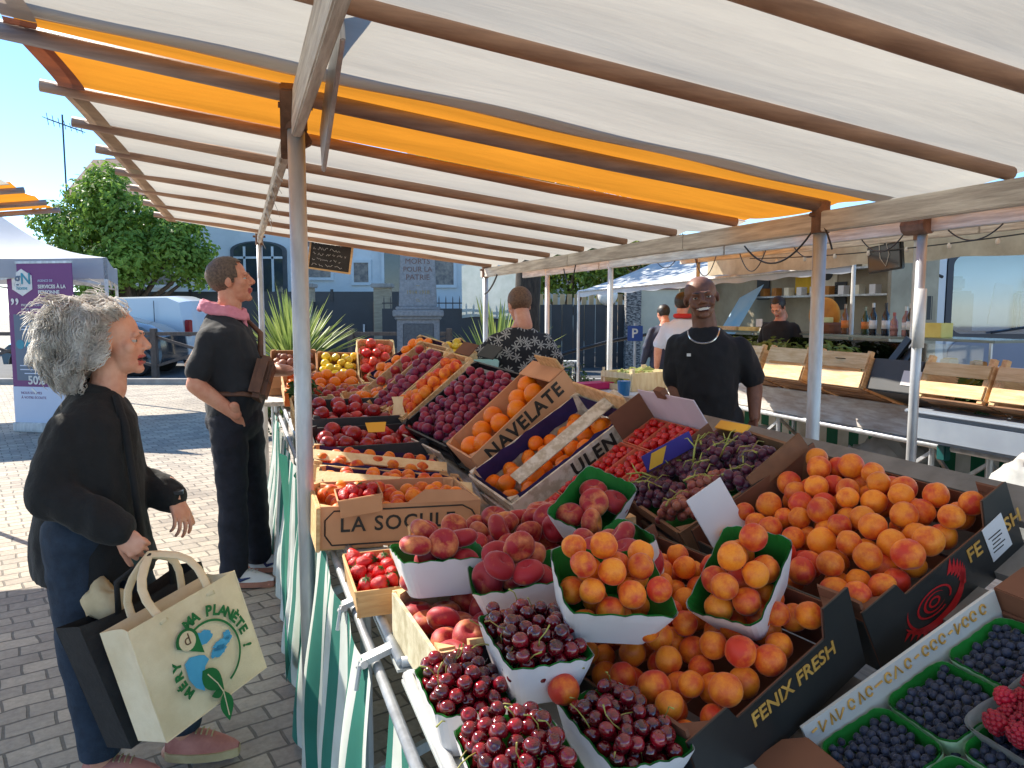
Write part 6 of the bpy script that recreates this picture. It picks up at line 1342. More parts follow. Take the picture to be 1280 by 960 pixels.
def head_mesh(skin, lip, brow, smile=0, open_=0, scale=1.0, browgrey=None):
    """head in its own frame: x forward, y left, z up, origin between the ears"""
    m = MB()
    m.ell((-.018, 0, .034), (.098, .077, .088), 24, 16); m.ell((.030, 0, -.025), (.060, .062, .082), 20, 14); m.ell((.030, 0, -.076), (.054, .050, .040), 16, 12); m.ell((.068, 0, -.101), (.020, .024, .017), 12, 8)
    for s in (-1, 1):
        m.ell((.054, s * .040, -.020), (.026, .025, .028), 12, 8); m.ell((-.006, s * .076, -.008), (.021, .009, .031), 12, 8, Matrix.Rotation(R(-12), 3, 'Y') @ Matrix.Rotation(R(s * 18), 3, 'Z')); m.ell((.096, s * .0125, -.030), (.010, .009, .008), 10, 6)
    m.cap((.080, -.034, .022), .013, (.080, .034, .022), .013, 10); m.cap((.083, 0, .018), .0105, (.107, 0, -.022), .0128, 10)
    m.ell((.085, 0, -.056), (.013, .027 + .008 * smile, .0065), 14, 8); m.ell((.083, 0, -.067 - .010 * open_ - .004 * smile), (.0125, .022 + .006 * smile, .0075), 14, 8)
    if smile:
        for s in (-1, 1): m.ell((.066, s * .042, -.038), (.022, .018, .02), 10, 8)
    m.cap((-.022, 0, -.05), .055, (-.038, 0, -.165), .060, 16)
    me = remesh(m, 'head', [skin, lip, EYEW, IRIS, brow, TEETH, MOUTHD], .0048, 3)
    a = verts(me)
    for s in (-1, 1):
        d = np.sqrt(((a[:, 0] - .086) / 1.5) ** 2 + (a[:, 1] - s * .031) ** 2 + ((a[:, 2] - .001) * 1.25) ** 2); a[:, 0] -= .011 * np.exp(-(d / .0155) ** 2)
    if smile or open_:
        d = np.sqrt((a[:, 1] / 1.6) ** 2 + ((a[:, 2] + .062 + .004 * open_) * 2.2) ** 2); a[:, 0] -= (.008) * np.exp(-(d / .014) ** 2) * (a[:, 0] > .05)
    set_verts(me, a)
    mi = []
    for p in me.polygons:
        c = p.center; k = 0
        if c.x > .076 and abs(c.y) < .028 + .008 * smile and -.078 - .010 * open_ < c.z < -.0505: k = 1
        if (smile or open_) and c.x > .066 and (c.y / (.024 + .010 * smile)) ** 2 + ((c.z + .0625 - .10 * smile * abs(c.y) ** 1.5 + .005 * open_) / (.0042 + .003 * open_ + .0028 * smile)) ** 2 < 1: k = 5 if smile else 6
        mi.append(k)
    me.polygons.foreach_set('material_index', mi)
    e = MB()
    for s in (-1, 1):
        e.ell((.0685, s * .031, .001), (.0125, .0125, .0125), 14, 10, mi=2); e.ell((.0795, s * .031, .001), (.0022, .0058, .0058), 10, 6, mi=3)
        e.ell((.0675, s * .031, .0075), (.0142, .0145, .0082 + .0012 * smile), 14, 10); e.ell((.0672, s * .031, -.0085), (.0138, .0145, .0070 + .0012 * smile), 14, 10)
        pts = [(.0925 - .004 * q, s * (.013 + .014 * q), .0235 + .0035 * math.sin(q * 1.3)) for q in range(3)]; e.tube(pts, [.0035, .0045, .0025], 6, mi=4)
    em = e.mesh('eyes', [skin, lip, EYEW, IRIS, brow, TEETH, MOUTHD], True)
    j = join_meshes('head', [me, em])
    # collapse duplicate slots
    idx = [p.material_index % 7 for p in j.polygons]; j.materials.clear()
    for mt in (skin, lip, EYEW, IRIS, brow, TEETH, MOUTHD): j.materials.append(mt)
    j.polygons.foreach_set('material_index', idx)
    j.transform(Matrix.Scale(scale, 4)); return j
def hand_mesh(skin, curl=.5, thumb=.5, spread=.06, grip=0, scale=1.0, side=1):
    """x along the fingers, y towards the thumb, z = back of the hand"""
    m = MB()
    m.cap((-.06, 0, 0), .027, (.0, 0, .0), .026, 12, flat=.75, upv=(0, 0, 1)); m.ell((.045, .004, 0), (.052, .040, .0155), 18, 10); m.ell((.028, .026, -.008), (.030, .018, .015), 12, 8)
    for k, (y, L) in enumerate(((.031, .070), (.011, .079), (-.010, .073), (-.029, .057))):
        p = Vector((.078 + (.004 if k in (1, 2) else 0), y, .002)); a = 0; yaw = (1.5 - k) * spread; c = curl * (1 + .12 * k); r = .0092 - .0004 * k
        m.cap((.045, y * .85, 0), .010, p, r + .0012, 8)
        for f, q in ((.46, .75), (.30, 1.0), (.24, .7)):
            a += c * q; d = Vector((math.cos(a) * math.cos(yaw), math.sin(yaw) * math.cos(a), -math.sin(a))); n = p + d * L * f
            m.cap(p, r, n, r * .9, 8); p = n; r *= .92
    p = Vector((.018, .032, -.006)); a = thumb
    for L, q in ((.040, .2), (.034, .5), (.026, .5)):
        d = Vector((math.cos(.75 - q * a * .6), math.sin(.75 - q * a * .6) * (1 - .35 * a), -.25 - .75 * a * q)).normalized(); n = p + d * L; m.cap(p, .0115 - .001 * q, n, .0102 - .001 * q, 8); p = n
    me = remesh(m, 'hand', [skin], .0036, 3)
    if side < 0:
        a = verts(me); a[:, 1] *= -1; set_verts(me, a); me.flip_normals()
    me.transform(Matrix.Scale(scale, 4)); return me
def limb(m, pts, rad, n=14, flat=1.0):
    for (a, b), (ra, rb) in zip(zip(pts[:-1], pts[1:]), zip(rad[:-1], rad[1:])): m.cap(a, ra, b, rb, n, flat)
def torso(m, pel, chest, neck, sc_=1.0, belly=0, wide=1.0, grow=0):
    """loft pelvis -> chest -> neck; depth along x, width along y"""
    pel, chest, neck = Vector(pel), Vector(chest), Vector(neck); g = grow; r = []
    T = [(pel - Vector((0, 0, .10)), .105, .155), (pel, .12, .172), (pel.lerp(chest, .35) + Vector((belly * .5, 0, 0)), .108 + belly * .55, .152 + belly * .4), (pel.lerp(chest, .7) + Vector((belly * .25, 0, 0)), .115 + belly * .3, .165 + belly * .2), (chest, .125, .187), (chest.lerp(neck, .36), .114, .190), (chest.lerp(neck, .58), .102, .166), (chest.lerp(neck, .80), .084, .112), (neck, .064, .072)]
    m.loft([((c.x, c.y, c.z), a * sc_ + g, (b * sc_) * wide + g) for c, a, b in T], 26, p=2.25)
def foot(m, ank, toe, r=.043, h=.05):
    a, t = Vector(ank), Vector(toe); d = (t - a); d.z = 0; d.normalize(); heel = Vector((a.x, a.y, t.z + .012)) - d * .045
    m.cap(heel, r * .82, Vector((a.x, a.y, t.z + .02)) + d * .05, r * .95, 12); m.cap(Vector((a.x, a.y, t.z + .02)) + d * .04, r * .92, t - d * .03, r * .78, 12); m.cap(a + Vector((0, 0, .02)), r, Vector((a.x, a.y, t.z + .02)), r * .95, 12)
def shoe(parent, ank, toe, up_mat, sole_mat, logo=None):
    a, t = Vector(ank), Vector(toe); d = (t - a); pz = d.z; d.z = 0; d.normalize(); s = Vector((-d.y, d.x, 0)); m = MB()
    heel = Vector((a.x, a.y, t.z)) - d * .055
    tilt = max(0, (a.z - t.z - .10)) * .7
    L = (t - heel); n = 14
    rings = []
    for i in range(n + 1):
        f = i / n; w_ = .034 + .014 * math.sin(PI * min(1, f * 1.15)) - (.018 * max(0, f - .8) / .2); hh = .085 - .03 * f - (.028 * max(0, f - .55) / .45); hh = hh if f > .02 else .07
        rings.append((heel + L * f + Vector((0, 0, tilt * (1 - f))), max(.012, w_ * (.75 if i in (0, n) else 1)), hh * (.8 if i in (0, n) else 1)))
    o = len(m.v); K = 12
    for c, w_, hh in rings:
        for k in range(K):
            th = PI * k / (K - 1); m.v.append(tuple(c + s * (w_ * math.cos(th)) + Vector((0, 0, hh * math.sin(th) ** .7 + .006))))
    for i in range(n):
        for k in range(K - 1): m.f.append((o + i * K + k, o + i * K + k + 1, o + (i + 1) * K + k + 1, o + (i + 1) * K + k)); m.m.append(0)
    m.f.append(tuple(o + k for k in range(K))); m.f.append(tuple(o + n * K + k for k in reversed(range(K)))); m.m += [0, 0]
    sh = m.obj('shoe', up_mat, parent, smooth=True)
    m = MB(); P = []
    for c, w_, hh in rings: P.append(c + s * (w_ + .006))
    for c, w_, hh in reversed(rings): P.append(c - s * (w_ + .006))
    N_ = len(P); m.v = [tuple(p + Vector((0, 0, -.012))) for p in P] + [tuple(p + Vector((0, 0, .016))) for p in P]; m.f = [tuple(reversed(range(N_))), tuple(range(N_, 2 * N_))] + [(i, (i + 1) % N_, N_ + (i + 1) % N_, N_ + i) for i in range(N_)]; m.m = [0] * len(m.f)
    m.obj('sole', sole_mat, sh, autosm=50)
    m = MB()
    for k in range(5): c, w_, hh = rings[5 + k]; m.tube([c + s * w_ * .5 + Vector((0, 0, hh * .95 + .008)), c + Vector((0, 0, hh + .011)), c - s * w_ * .5 + Vector((0, 0, hh * .95 + .008))], .0028, 5)
    m.obj('laces', sole_mat if not logo else CLOTHWHITE, sh)
    if logo:
        m = MB(); sd = -1
        c0, w0, h0 = rings[4]; c1, w1, h1 = rings[8]
        A = c0 - s * (w0 * 1.03) + Vector((0, 0, .045)); B_ = c1 - s * (w1 * 1.02) + Vector((0, 0, .038)); m.tube([A + Vector((0, 0, .012)), A.lerp(B_, .3) - Vector((0, 0, .014)), B_ + Vector((0, 0, .006))], [.004, .011, .003], 6); m.obj('side_mark', logo, sh)
    return sh
def person(base, yaw, label):
    t = thing('person', WM(base[0], base[1], 0, yaw), label, 'person'); inv = t.matrix_world.inverted() if False else WM(base[0], base[1], 0, yaw).inverted()
    return t, (lambda p: inv @ Vector(p))
def handmw(wrist, tip, back):
    """matrix for a hand mesh: x from wrist to tip, z = back of hand"""
    w_, t = Vector(wrist), Vector(tip); x = (t - w_).normalized(); z = Vector(back); z = (z - x * z.dot(x)).normalized(); y = z.cross(x)
    m = Matrix((x, y, z)).transposed().to_4x4(); m.translation = w_; return m
def dir_local(t_yaw, d):
    return Matrix.Rotation(-R(t_yaw), 3, 'Z') @ Vector(d)
def cloth(m, name, mat, parent, voxel=.0105, amp=.007, sc_=(6, 6, 9), seed=1, smooth=5, cut=None):
    me = remesh(m, name, [mat], voxel, smooth); wrinkle(me, amp, sc_, seed)
    if cut:
        bm = bmesh.new(); bm.from_mesh(me)
        for co, no in cut:
            g_ = bm.verts[:] + bm.edges[:] + bm.faces[:]; bmesh.ops.bisect_plane(bm, geom=g_, plane_co=co, plane_no=no, clear_outer=True)
        bm.to_mesh(me); bm.free(); me.polygons.foreach_set('use_smooth', [True] * len(me.polygons))
    return link(name, me, parent)
BLACKCLOTH = M('black_wool', (.010, .011, .0125), (.007, .0075, .009), 30, .9, .3, 90, sheen=.06)
JEANS = M('dark_denim', (.022, .04, .072), (.013, .024, .045), 26, .85, .3, 160)
NAVYJEANS = M('navy_denim', (.016, .018, .032), (.010, .011, .02), 26, .85, .3, 160)

# ---------------------------------------------------------------- the woman with the tote
yw = 17; tW, L_ = person((-1.36, 2.45), yw, 'woman with curly grey hair in a long black jacket holding a cream tote bag')
hc = aim(*L_((-1.318, 2.525, 1.447)), (1, -.10, .05), (-.03, 0, 1))
sk = MB(); nk = L_((-1.375, 2.50, 1.285)); ch = L_((-1.40, 2.48, 1.16)); pe = L_((-1.40, 2.44, .86))
torso(sk, pe, ch, nk, .88, wide=.82, grow=-.014)
RS, LS_ = L_((-1.405, 2.36, 1.195)), L_((-1.455, 2.625, 1.195)); RE, LE = L_((-1.415, 2.275, .985)), L_((-1.40, 2.64, .985)); RW, LW = L_((-1.195, 2.275, .875)), L_((-1.165, 2.575, .905))
RH, LH = L_((-1.40, 2.37, .84)), L_((-1.40, 2.53, .84)); RK, LK = L_((-1.385, 2.36, .47)), L_((-1.245, 2.50, .47)); RA, LA = L_((-1.33, 2.33, .115)), L_((-1.125, 2.475, .15)); RT, LT = L_((-1.155, 2.36, .03)), L_((-.945, 2.50, .035))
for a_, b_2, c_ in ((RS, RE, RW), (LS_, LE, LW)): limb(sk, [a_, b_2, c_], [.038, .040, .028])
for h_, k_, a_ in ((RH, RK, RA), (LH, LK, LA)): limb(sk, [h_, k_, a_], [.078, .052, .040])
for a_, t_ in ((RA, RT), (LA, LT)): foot(sk, a_, t_, .038)
sk.cap(nk - Vector((0, 0, .05)), .058, hc @ Vector((-.03, 0, -.13)), .055)
body = remesh(sk, 'body', [SKIN_F], .010, 4)
hd = head_mesh(SKIN_F, LIPF, M('brow_grey', (.25, .22, .2), None, 30, .7), open_=.9, scale=.94); hd.transform(hc)
rh = hand_mesh(SKIN_F, 1.15, .9, .02, scale=.9, side=-1); rh.transform(handmw(RW, L_((-1.105, 2.275, .775)), dir_local(yw, (.3, -.95, .1))))
lh = hand_mesh(SKIN_F, .42, .55, .10, scale=.92, side=1); lh.transform(handmw(LW, L_((-1.10, 2.53, .765)), dir_local(yw, (.75, -.35, .5))))
link('body', join_meshes('body', [body, hd, rh, lh]), tW)
# jacket
j = MB()
up = Vector((0, 0, 1))
rr_ = [((nk.x - .012, 0, nk.z + .005), .062, .078), ((nk.x - .02, 0, nk.z - .035), .095, .15), ((nk.x - .015, 0, nk.z - .09), .125, .185), ((ch.x + .0, 0, ch.z - .03), .145, .20), ((ch.x + .01, 0, ch.z - .17), .150, .20), ((pe.x + .0, 0, pe.z), .165, .205), ((pe.x + .01, 0, pe.z - .12), .178, .215), ((pe.x + .015, 0, pe.z - .185), .182, .218)]
yy = (RS.y + LS_.y) / 2
j.loft([((c[0], yy, c[2]), a, b) for c, a, b in reversed(rr_)], 28, p=2.2)
for a_, b_2, c_ in ((RS, RE, RW), (LS_, LE, LW)): limb(j, [a_ - up * .015, b_2, b_2.lerp(c_, .93)], [.066, .070, .052])
jk = cloth(j, 'jacket', BLACKCLOTH, tW, .0105, .020, (6, 6, 2.2), 5, 5); wrinkle(jk.data, .007, (17, 17, 9), 2)
jl = MB()  # lapel edge, inner shirt panel, hem split
jl.tube([L_((-1.285, 2.45, 1.275)), L_((-1.245, 2.42, 1.18)), L_((-1.215, 2.40, 1.0)), L_((-1.195, 2.395, .80))], [.012, .014, .012, .012], 8); jl.obj('lapel', BLACKCLOTH, tW, smooth=True)
m = MB(); m.ell(L_((-1.235, 2.43, .77)), (.03, .035, .09), 14, 10); m.obj('undershirt', M('grey_green_shirt', rgb(72, 92, 88), rgb(54, 70, 68), 12, .8), tW, smooth=True)
m = MB(); m.tube([nk + Vector((.058 * math.cos(a) - .006, .066 * math.sin(a), .012 + .02 * math.cos(a) * -1)) for a in [2 * PI * k / 20 for k in range(21)]], .013, 8, flat=1.5); m.obj('collar', BLACKCLOTH, tW, smooth=True)
p_ = MB()
for h_, k_, a_ in ((RH, RK, RA), (LH, LK, LA)): limb(p_, [h_, k_, a_.lerp(k_, .02)], [.098, .074, .063])
p_.ell(pe - up * .03, (.13, .17, .13))
cloth(p_, 'jeans', JEANS, tW, .0105, .007, (8, 8, 10), 9, 4, cut=[(RA.lerp(RK, .03), (0, 0, -1))])
PINK = M('pink_suede', rgb(206, 140, 128), rgb(184, 116, 106), 14, .8, .2); GUM = M('gum_sole', rgb(206, 190, 150), rgb(180, 160, 122), 12, .7)
shoe(tW, RA, RT, PINK, GUM); shoe(tW, LA, LT, PINK, GUM)
m = MB(); wd = (LW - LE).normalized(); q_ = wd.to_track_quat('Z', 'Y').to_matrix(); c_ = LW + wd * .004
m.tube([c_ + q_ @ Vector((.030 * math.cos(a), .030 * math.sin(a), 0)) for a in [2 * PI * k / 18 for k in range(19)]], .006, 6); m.box(c_ + Vector((.012, -.012, .024)), (.03, .03, .012)); wt_ = m.obj('wristwatch', PLASTICBLACK, tW.parent); wt_.matrix_world = WM(-1.36, 2.45, 0, yw); tag(wt_, 'dark wristwatch on the left wrist of the grey-haired woman', 'watch')
# curly hair
HAIRG = M('curly_grey_hair', rgb(253, 252, 250), rgb(212, 208, 203), 11, .45, 0, spec=.6, lo=.36, hi=.6, trans=.5)
def curls(n, c, rad, seed, fwd):
    """wavy locks that leave the scalp and fall back and down in coherent waves"""
    r = random.Random(seed); m = MB(); c = Vector(c)
    while n > 0:
        d = Vector((r.gauss(0, 1), r.gauss(0, 1), r.gauss(.25, 1))).normalized()
        if d.x > (.50 if abs(d.y) < .45 else .60) and d.z < .60: continue
        if d.z < (-.85 if d.x < .05 else -.3): continue
        p = c + Vector((d.x * rad[0], d.y * rad[1], d.z * rad[2])) * r.uniform(.78, 1.0)
        L = r.uniform(.06, .15) * (1.1 if d.z > .2 else .8); k_ = 11; st = L / k_; pts = [p.copy()]; side = Vector((-d.y, d.x, 0)); ph = 9 * mnoise.noise(p * 9)
        lift = r.uniform(.0, .2)
        for k in range(k_):
            n_ = (p - c); n_ = Vector((n_.x / rad[0] ** 2, n_.y / rad[1] ** 2, n_.z / rad[2] ** 2)).normalized()
            g = Vector((-.35, 0, -1)) if p.x - c.x < .02 else Vector((-1.2, .6 * (1 if p.y > c.y else -1), -.35)); g = (g - n_ * g.dot(n_)); g = g.normalized() if g.length > .05 else Vector((-1, 0, 0))
            q = p * 15; w_ = Vector((mnoise.noise(q), mnoise.noise(q + Vector((31, 0, 0))), mnoise.noise(q + Vector((0, 47, 0)))))
            wv = math.sin(ph + k * 1.25)
            t_ = (g * .75 + n_ * (lift * (1 - k / k_) + .25 * wv * .5) + w_ * 1.0 + g.cross(n_) * wv * .85).normalized()
            p = p + t_ * st; pts.append(p.copy())
        w0 = r.uniform(.0010, .0020)
        m.tube(pts, [w0] * k_ + [w0 * .3], 3, caps=False); n -= 1
    return m
hcen = hc @ Vector((-.055, 0, .025))
hm = MB(); hm.ell(hcen + Vector((-.015, 0, 0)), (.112, .104, .102), 24, 16); hm.ell(hcen + Vector((-.06, 0, -.075)), (.085, .10, .065), 20, 14)
base_h = remesh(hm, 'hair', [M('hair_gap_shade', rgb(150, 144, 138), rgb(96, 90, 85), 30, .7)], .009, 2); wrinkle(base_h, .010, (22, 22, 22), 4)  # under-hair mass, shade between the locks painted in as a darker grey
a_ = verts(base_h); 
fr = hc.to_3x3() @ Vector((1, 0, 0)); loc = (np.array([list(hc.inverted() @ Vector(p)) for p in a_]))
push = np.clip((loc[:, 0] - .0) / .05, 0, 1) * (loc[:, 2] < .06); a_ -= np.array(list(fr))[None, :] * (push * .085)[:, None]; set_verts(base_h, a_)
cm = curls(10500, hcen + Vector((-.024, 0, -.034)), (.160, .152, .158), 3, None).mesh('hair', [HAIRG], True)
link('hair', join_meshes('hair', [base_h, cm]), tW)

# ---------------------------------------------------------------- tote bags
BX, BY, BZ = Vector((.443, .886, .139)), Vector((-.272, -.015, .962)), Vector((.854, -.464, .234))
def bagmat(c):
    m = Matrix((BX, BY, BZ)).transposed().to_4x4(); m.translation = c; return m
CANV = M('cream_canvas_bag', rgb(245, 228, 196), rgb(230, 210, 174), 9, .85, .25, 220)
tB = thing('tote_bag', bagmat(Vector((-.937, 2.212, .524))), 'cream tote bag printed with a green and blue globe and leaf emblem', 'bag')
w_, h_, d_ = .39, .34, .13
def panelm(fn, nm, mat=CANV, n=12): m = MB(); m.grid(fn, n, n); return m.obj(nm, mat, tB, smooth=True)
bul = lambda a, b: .006 * math.sin(PI * a) * math.sin(PI * b) + .004 * mnoise.noise(Vector((a * 3, b * 3, 1)))
fp = panelm(lambda a, b: ((a - .5) * w_, (b - .5) * h_, bul(a, b)), 'front_panel')
panelm(lambda a, b: ((a - .5) * w_, (b - .5) * h_, -d_ - bul(a, b)), 'back_panel')
for s in (-1, 1): panelm(lambda a, b, s=s: (s * (w_ / 2 + .004 * 0 - .018 * math.sin(PI * a) * b), (b - .5) * h_, -d_ * a), 'gusset')
panelm(lambda a, b: ((a - .5) * w_, -h_ / 2, -d_ * b), 'base')
for s in (-1, 1):
    m = MB(); m.tube([(s * w_ / 2, -h_ / 2, 0), (s * w_ / 2, h_ / 2, 0)], .0022, 6); m.obj('piping', CANV, tB)
m = MB(); m.tube([(-w_ / 2, -h_ / 2, .001), (w_ / 2, -h_ / 2, .001)], .0024, 6); m.obj('hem', CANV, tB)
gripw = Vector((-1.118, 2.283, .795)); gl = tB.matrix_world.inverted() if False else bagmat(Vector((-.937, 2.212, .524))).inverted()
gloc = gl @ gripw
for zz in (.004, -d_ - .004):
    m = MB(); A, B_ = Vector((-.085, h_ / 2 - .03, zz)), Vector((.085, h_ / 2 - .03, zz)); top = gloc + Vector((0, .004, 0))
    pts = []
    for k in range(13):
        f = k / 12; q = A.lerp(top, math.sin(f * PI / 2) ** 1.0) if False else None
        t0 = f * 2
        if t0 <= 1: p = A.lerp(top, t0) + Vector((-.045 * math.sin(PI * t0), .015 * math.sin(PI * t0), 0))
        else: p = top.lerp(B_, t0 - 1) + Vector((.045 * math.sin(PI * (t0 - 1)), .03 * math.sin(PI * (t0 - 1)), 0))
        pts.append(p)
    m.tube(pts, .014, 8, flat=.16, upv=(0, 0, 1)); m.obj('handle', CANV, tB, smooth=True)
PGREEN = M('print_green', rgb(30, 120, 62), rgb(24, 104, 52), 12, .8); PBLUE = M('print_blue', rgb(84, 176, 220), rgb(66, 156, 204), 12, .8)
lz = .0125; cx, cy, R0 = .015, -.012, .083
m = MB(); 
for k in range(60):
    a0, a1 = R(-72 + k * 4.0), R(-72 + (k + 1) * 4.0)
    if 115 < -72 + k * 4 : continue
    m.add([(cx + R0 * math.cos(a0), cy + R0 * math.sin(a0), lz), (cx + (R0 + .006) * math.cos(a0), cy + (R0 + .006) * math.sin(a0), lz), (cx + (R0 + .006) * math.cos(a1), cy + (R0 + .006) * math.sin(a1), lz), (cx + R0 * math.cos(a1), cy + R0 * math.sin(a1), lz)], [(0, 1, 2, 3)])
m.obj('globe_ring', PGREEN, fp)
def blob(pts, mat, nm, z=lz):
    m = MB(); n = len(pts); P = [Vector((cx + x, cy + y, z)) for x, y in pts]
    cc = sum(P, Vector()) / n; m.add([cc] + P, [(0, i + 1, (i + 1) % n + 1) for i in range(n)]); return m.obj(nm, mat, fp)
def jag(c, rx, ry, seed, n=26): r = random.Random(seed); return [(c[0] + rx * math.cos(2 * PI * k / n) * r.uniform(.7, 1.1), c[1] + ry * math.sin(2 * PI * k / n) * r.uniform(.7, 1.1)) for k in range(n)]
blob([(-.078, .02), (-.06, .028), (-.035, .02), (-.02, .012), (-.012, -.004), (-.028, -.014), (-.036, -.03), (-.046, -.05), (-.05, -.068), (-.07, -.048), (-.08, -.02)], PBLUE, 'globe_sea')
blob(jag((-.008, .052), .03, .02, 3), PBLUE, 'globe_sea'); blob(jag((.038, .012), .034, .014, 5), PBLUE, 'globe_sea'); blob(jag((.02, .0), .03, .014, 8), PBLUE, 'globe_sea'); blob(jag((.058, .024), .014, .014, 9), PBLUE, 'globe_sea')
# map-pin with a little letter, leaf and seedling
pin = [(-.052 + .033 * math.cos(R(a)), .066 + .033 * math.sin(R(a))) for a in range(-10, 200, 15)]; pin = [(-.018, .018)] + pin; blob(pin, PGREEN, 'pin', lz + .0008)
blob([(-.052 + .024 * math.cos(R(a)), .068 + .024 * math.sin(R(a))) for a in range(0, 360, 18)], CANV, 'pin_window', lz + .0016)
text('d', .04, M('print_brown', rgb(110, 80, 60), None, 10, .8), fp, Matrix.Translation((cx - .052, cy + .070, lz + .0022)), 'pin_letter', depth=.0003)
leafp = lambda c, L, W, ang: [(c[0] + (math.cos(R(ang)) * L * f - math.sin(R(ang)) * W * math.sin(PI * f ** .8) * s), c[1] + (math.sin(R(ang)) * L * f + math.cos(R(ang)) * W * math.sin(PI * f ** .8) * s)) for s, fs in ((1, [k / 8 for k in range(9)]), (-1, [k / 8 for k in range(8, -1, -1)])) for f in fs]
blob(leafp((-.04, -.02), .085, .026, -62), PGREEN, 'leaf', lz + .0008); blob(leafp((.0, -.10), .075, .02, -100), PGREEN, 'leaf', lz + .0008); blob(leafp((-.004, -.098), .036, .011, 168), PGREEN, 'leaf', lz + .0008)
m = MB(); m.tube([(cx - .03, cy - .035, lz + .002), (cx - .012, cy - .07, lz + .002), (cx - .004, cy - .10, lz + .002), (cx - .01, cy - .16, lz + .002)], .0016, 4); m.obj('leaf_vein', CANV, fp)
def arc_text(s_, r0, a0, a1, size, mat):
    n = len(s_)
    for k, chh in enumerate(s_):
        if chh == ' ': continue
        a = a0 + (a1 - a0) * k / max(1, n - 1); aa = R(a)
        text(chh, size, mat, fp, Matrix.Translation((cx + r0 * math.cos(aa), cy + r0 * math.sin(aa), lz)) @ Matrix.Rotation(aa - PI / 2, 4, 'Z'), 'lettering', bold=.0016, depth=.0004)
arc_text('MA PLANÈTE !', R0 + .026, 108, -16, .036, PGREEN); arc_text('MÉRY', R0 + .018, 208, 166, .030, PGREEN)
bpy.context.view_layer.update()
for ch_ in fp.children:
    ch_.matrix_local = Matrix.Translation((0, -.01, 0)) @ Matrix.Diagonal((1.2, 1.2, 1, 1)) @ ch_.matrix_local
# black bag behind the tote
tK = thing('black_bag', bagmat(Vector((-1.09, 2.30, .485))), 'slack black shopping bag carried behind the cream tote', 'bag')
BLK = M('black_bag_fabric', (.02, .02, .022), (.012, .012, .014), 12, .75, .3, 60)
w2, h2, d2_ = .44, .40, .12
for zf, nm in ((0, 'front_panel'), (-d2_, 'back_panel')):
    m = MB(); m.grid(lambda a, b, zf=zf: ((a - .5) * w2 * (1 - .10 * (1 - b)), (b - .5) * h2 - .02 * math.sin(PI * a) * b, zf + (.02 if zf == 0 else -.02) * math.sin(PI * a) * math.sin(PI * min(1, b * 1.1)) + .008 * mnoise.noise(Vector((a * 5, b * 5, zf * 9)))), 16, 16); m.obj(nm, BLK, tK, smooth=True)
for s in (-1, 1): m = MB(); m.grid(lambda a, b, s=s: (s * w2 / 2 * (1 - .10 * (1 - b)), (b - .5) * h2, -d2_ * a), 6, 12); m.obj('gusset', BLK, tK, smooth=True)
m = MB(); m.box((0, -h2 / 2, -d2_ / 2), (w2 * .9, .006, d2_)); m.obj('base', BLK, tK)
g2 = bagmat(Vector((-1.09, 2.30, .485))).inverted() @ gripw
m = MB(); m.tube([(-.1, h2 / 2 - .02, 0), Vector((-.1, h2 / 2, 0)).lerp(g2, .5) + Vector((-.05, .02, 0)), g2, Vector((.1, h2 / 2, 0)).lerp(g2, .5) + Vector((.04, .02, 0)), (.1, h2 / 2 - .02, 0)], .011, 8, flat=.4); m.obj('handle', BLK, tK, smooth=True)
m = MB(); m.ell((0, 0, 0), (.09, .045, .05), 20, 14); me = m.mesh('folded_cloth', M('beige_cloth', rgb(204, 186, 150), rgb(176, 156, 122), 8, .9, .2), True); wrinkle(me, .03, (16, 16, 16), 3); o = link('folded_cloth', me, None, WM(-1.255, 2.285, .645) @ Matrix.Rotation(R(35), 4, 'Y')); tag(o, 'crumpled beige cloth sticking out of the black bag', 'cloth')

# ---------------------------------------------------------------- the man waiting, seen in profile
ym = 8; tM, L_ = person((-1.56, 4.28), ym, 'heavy-set man in a dark t-shirt and pink scarf with one hand in his pocket')
hc = aim(*L_((-1.575, 4.30, 1.715)), (1, .05, .16), (-.12, 0, 1))
nk, ch, pe = L_((-1.625, 4.30, 1.545)), L_((-1.60, 4.29, 1.36)), L_((-1.575, 4.28, .98))
RS, LS_ = L_((-1.645, 4.125, 1.405)), L_((-1.625, 4.465, 1.405)); RE, LE = L_((-1.69, 4.03, 1.155)), L_((-1.52, 4.56, 1.2)); RW, LW = L_((-1.50, 4.095, .985)), L_((-1.30, 4.42, 1.20))
RH, LH = L_((-1.575, 4.18, .94)), L_((-1.56, 4.38, .94)); RK, LK = L_((-1.565, 4.18, .51)), L_((-1.525, 4.40, .51)); RA, LA = L_((-1.565, 4.16, .10)), L_((-1.51, 4.40, .10)); RT, LT = L_((-1.34, 4.16, .022)), L_((-1.275, 4.44, .022))
sk = MB(); torso(sk, pe, ch, nk, 1.05, .06, grow=-.014)
for a_, b_2, c_ in ((RS, RE, RW), (LS_, LE, LW)): limb(sk, [a_, b_2, b_2.lerp(c_, .25), c_], [.046, .047, .048, .033])
for h_, k_, a_ in ((RH, RK, RA), (LH, LK, LA)): limb(sk, [h_, k_, a_], [.088, .058, .044])
for a_, t_ in ((RA, RT), (LA, LT)): foot(sk, a_, t_)
sk.cap(nk - Vector((0, 0, .04)), .072, hc @ Vector((-.03, 0, -.12)), .066)
hd = head_mesh(SKIN_R, LIPF, HAIRBROWN, scale=1.07); hd.transform(hc)
rh = hand_mesh(SKIN_R, .5, .6, .02, scale=1.0, side=-1); rh.transform(handmw(RW, L_((-1.505, 4.155, .885)), dir_local(ym, (.2, -1, .2))))
lh = hand_mesh(SKIN_R, .6, .6, .04, scale=1.0, side=1); lh.transform(handmw(LW, L_((-1.21, 4.36, 1.205)), dir_local(ym, (.1, -.3, 1))))
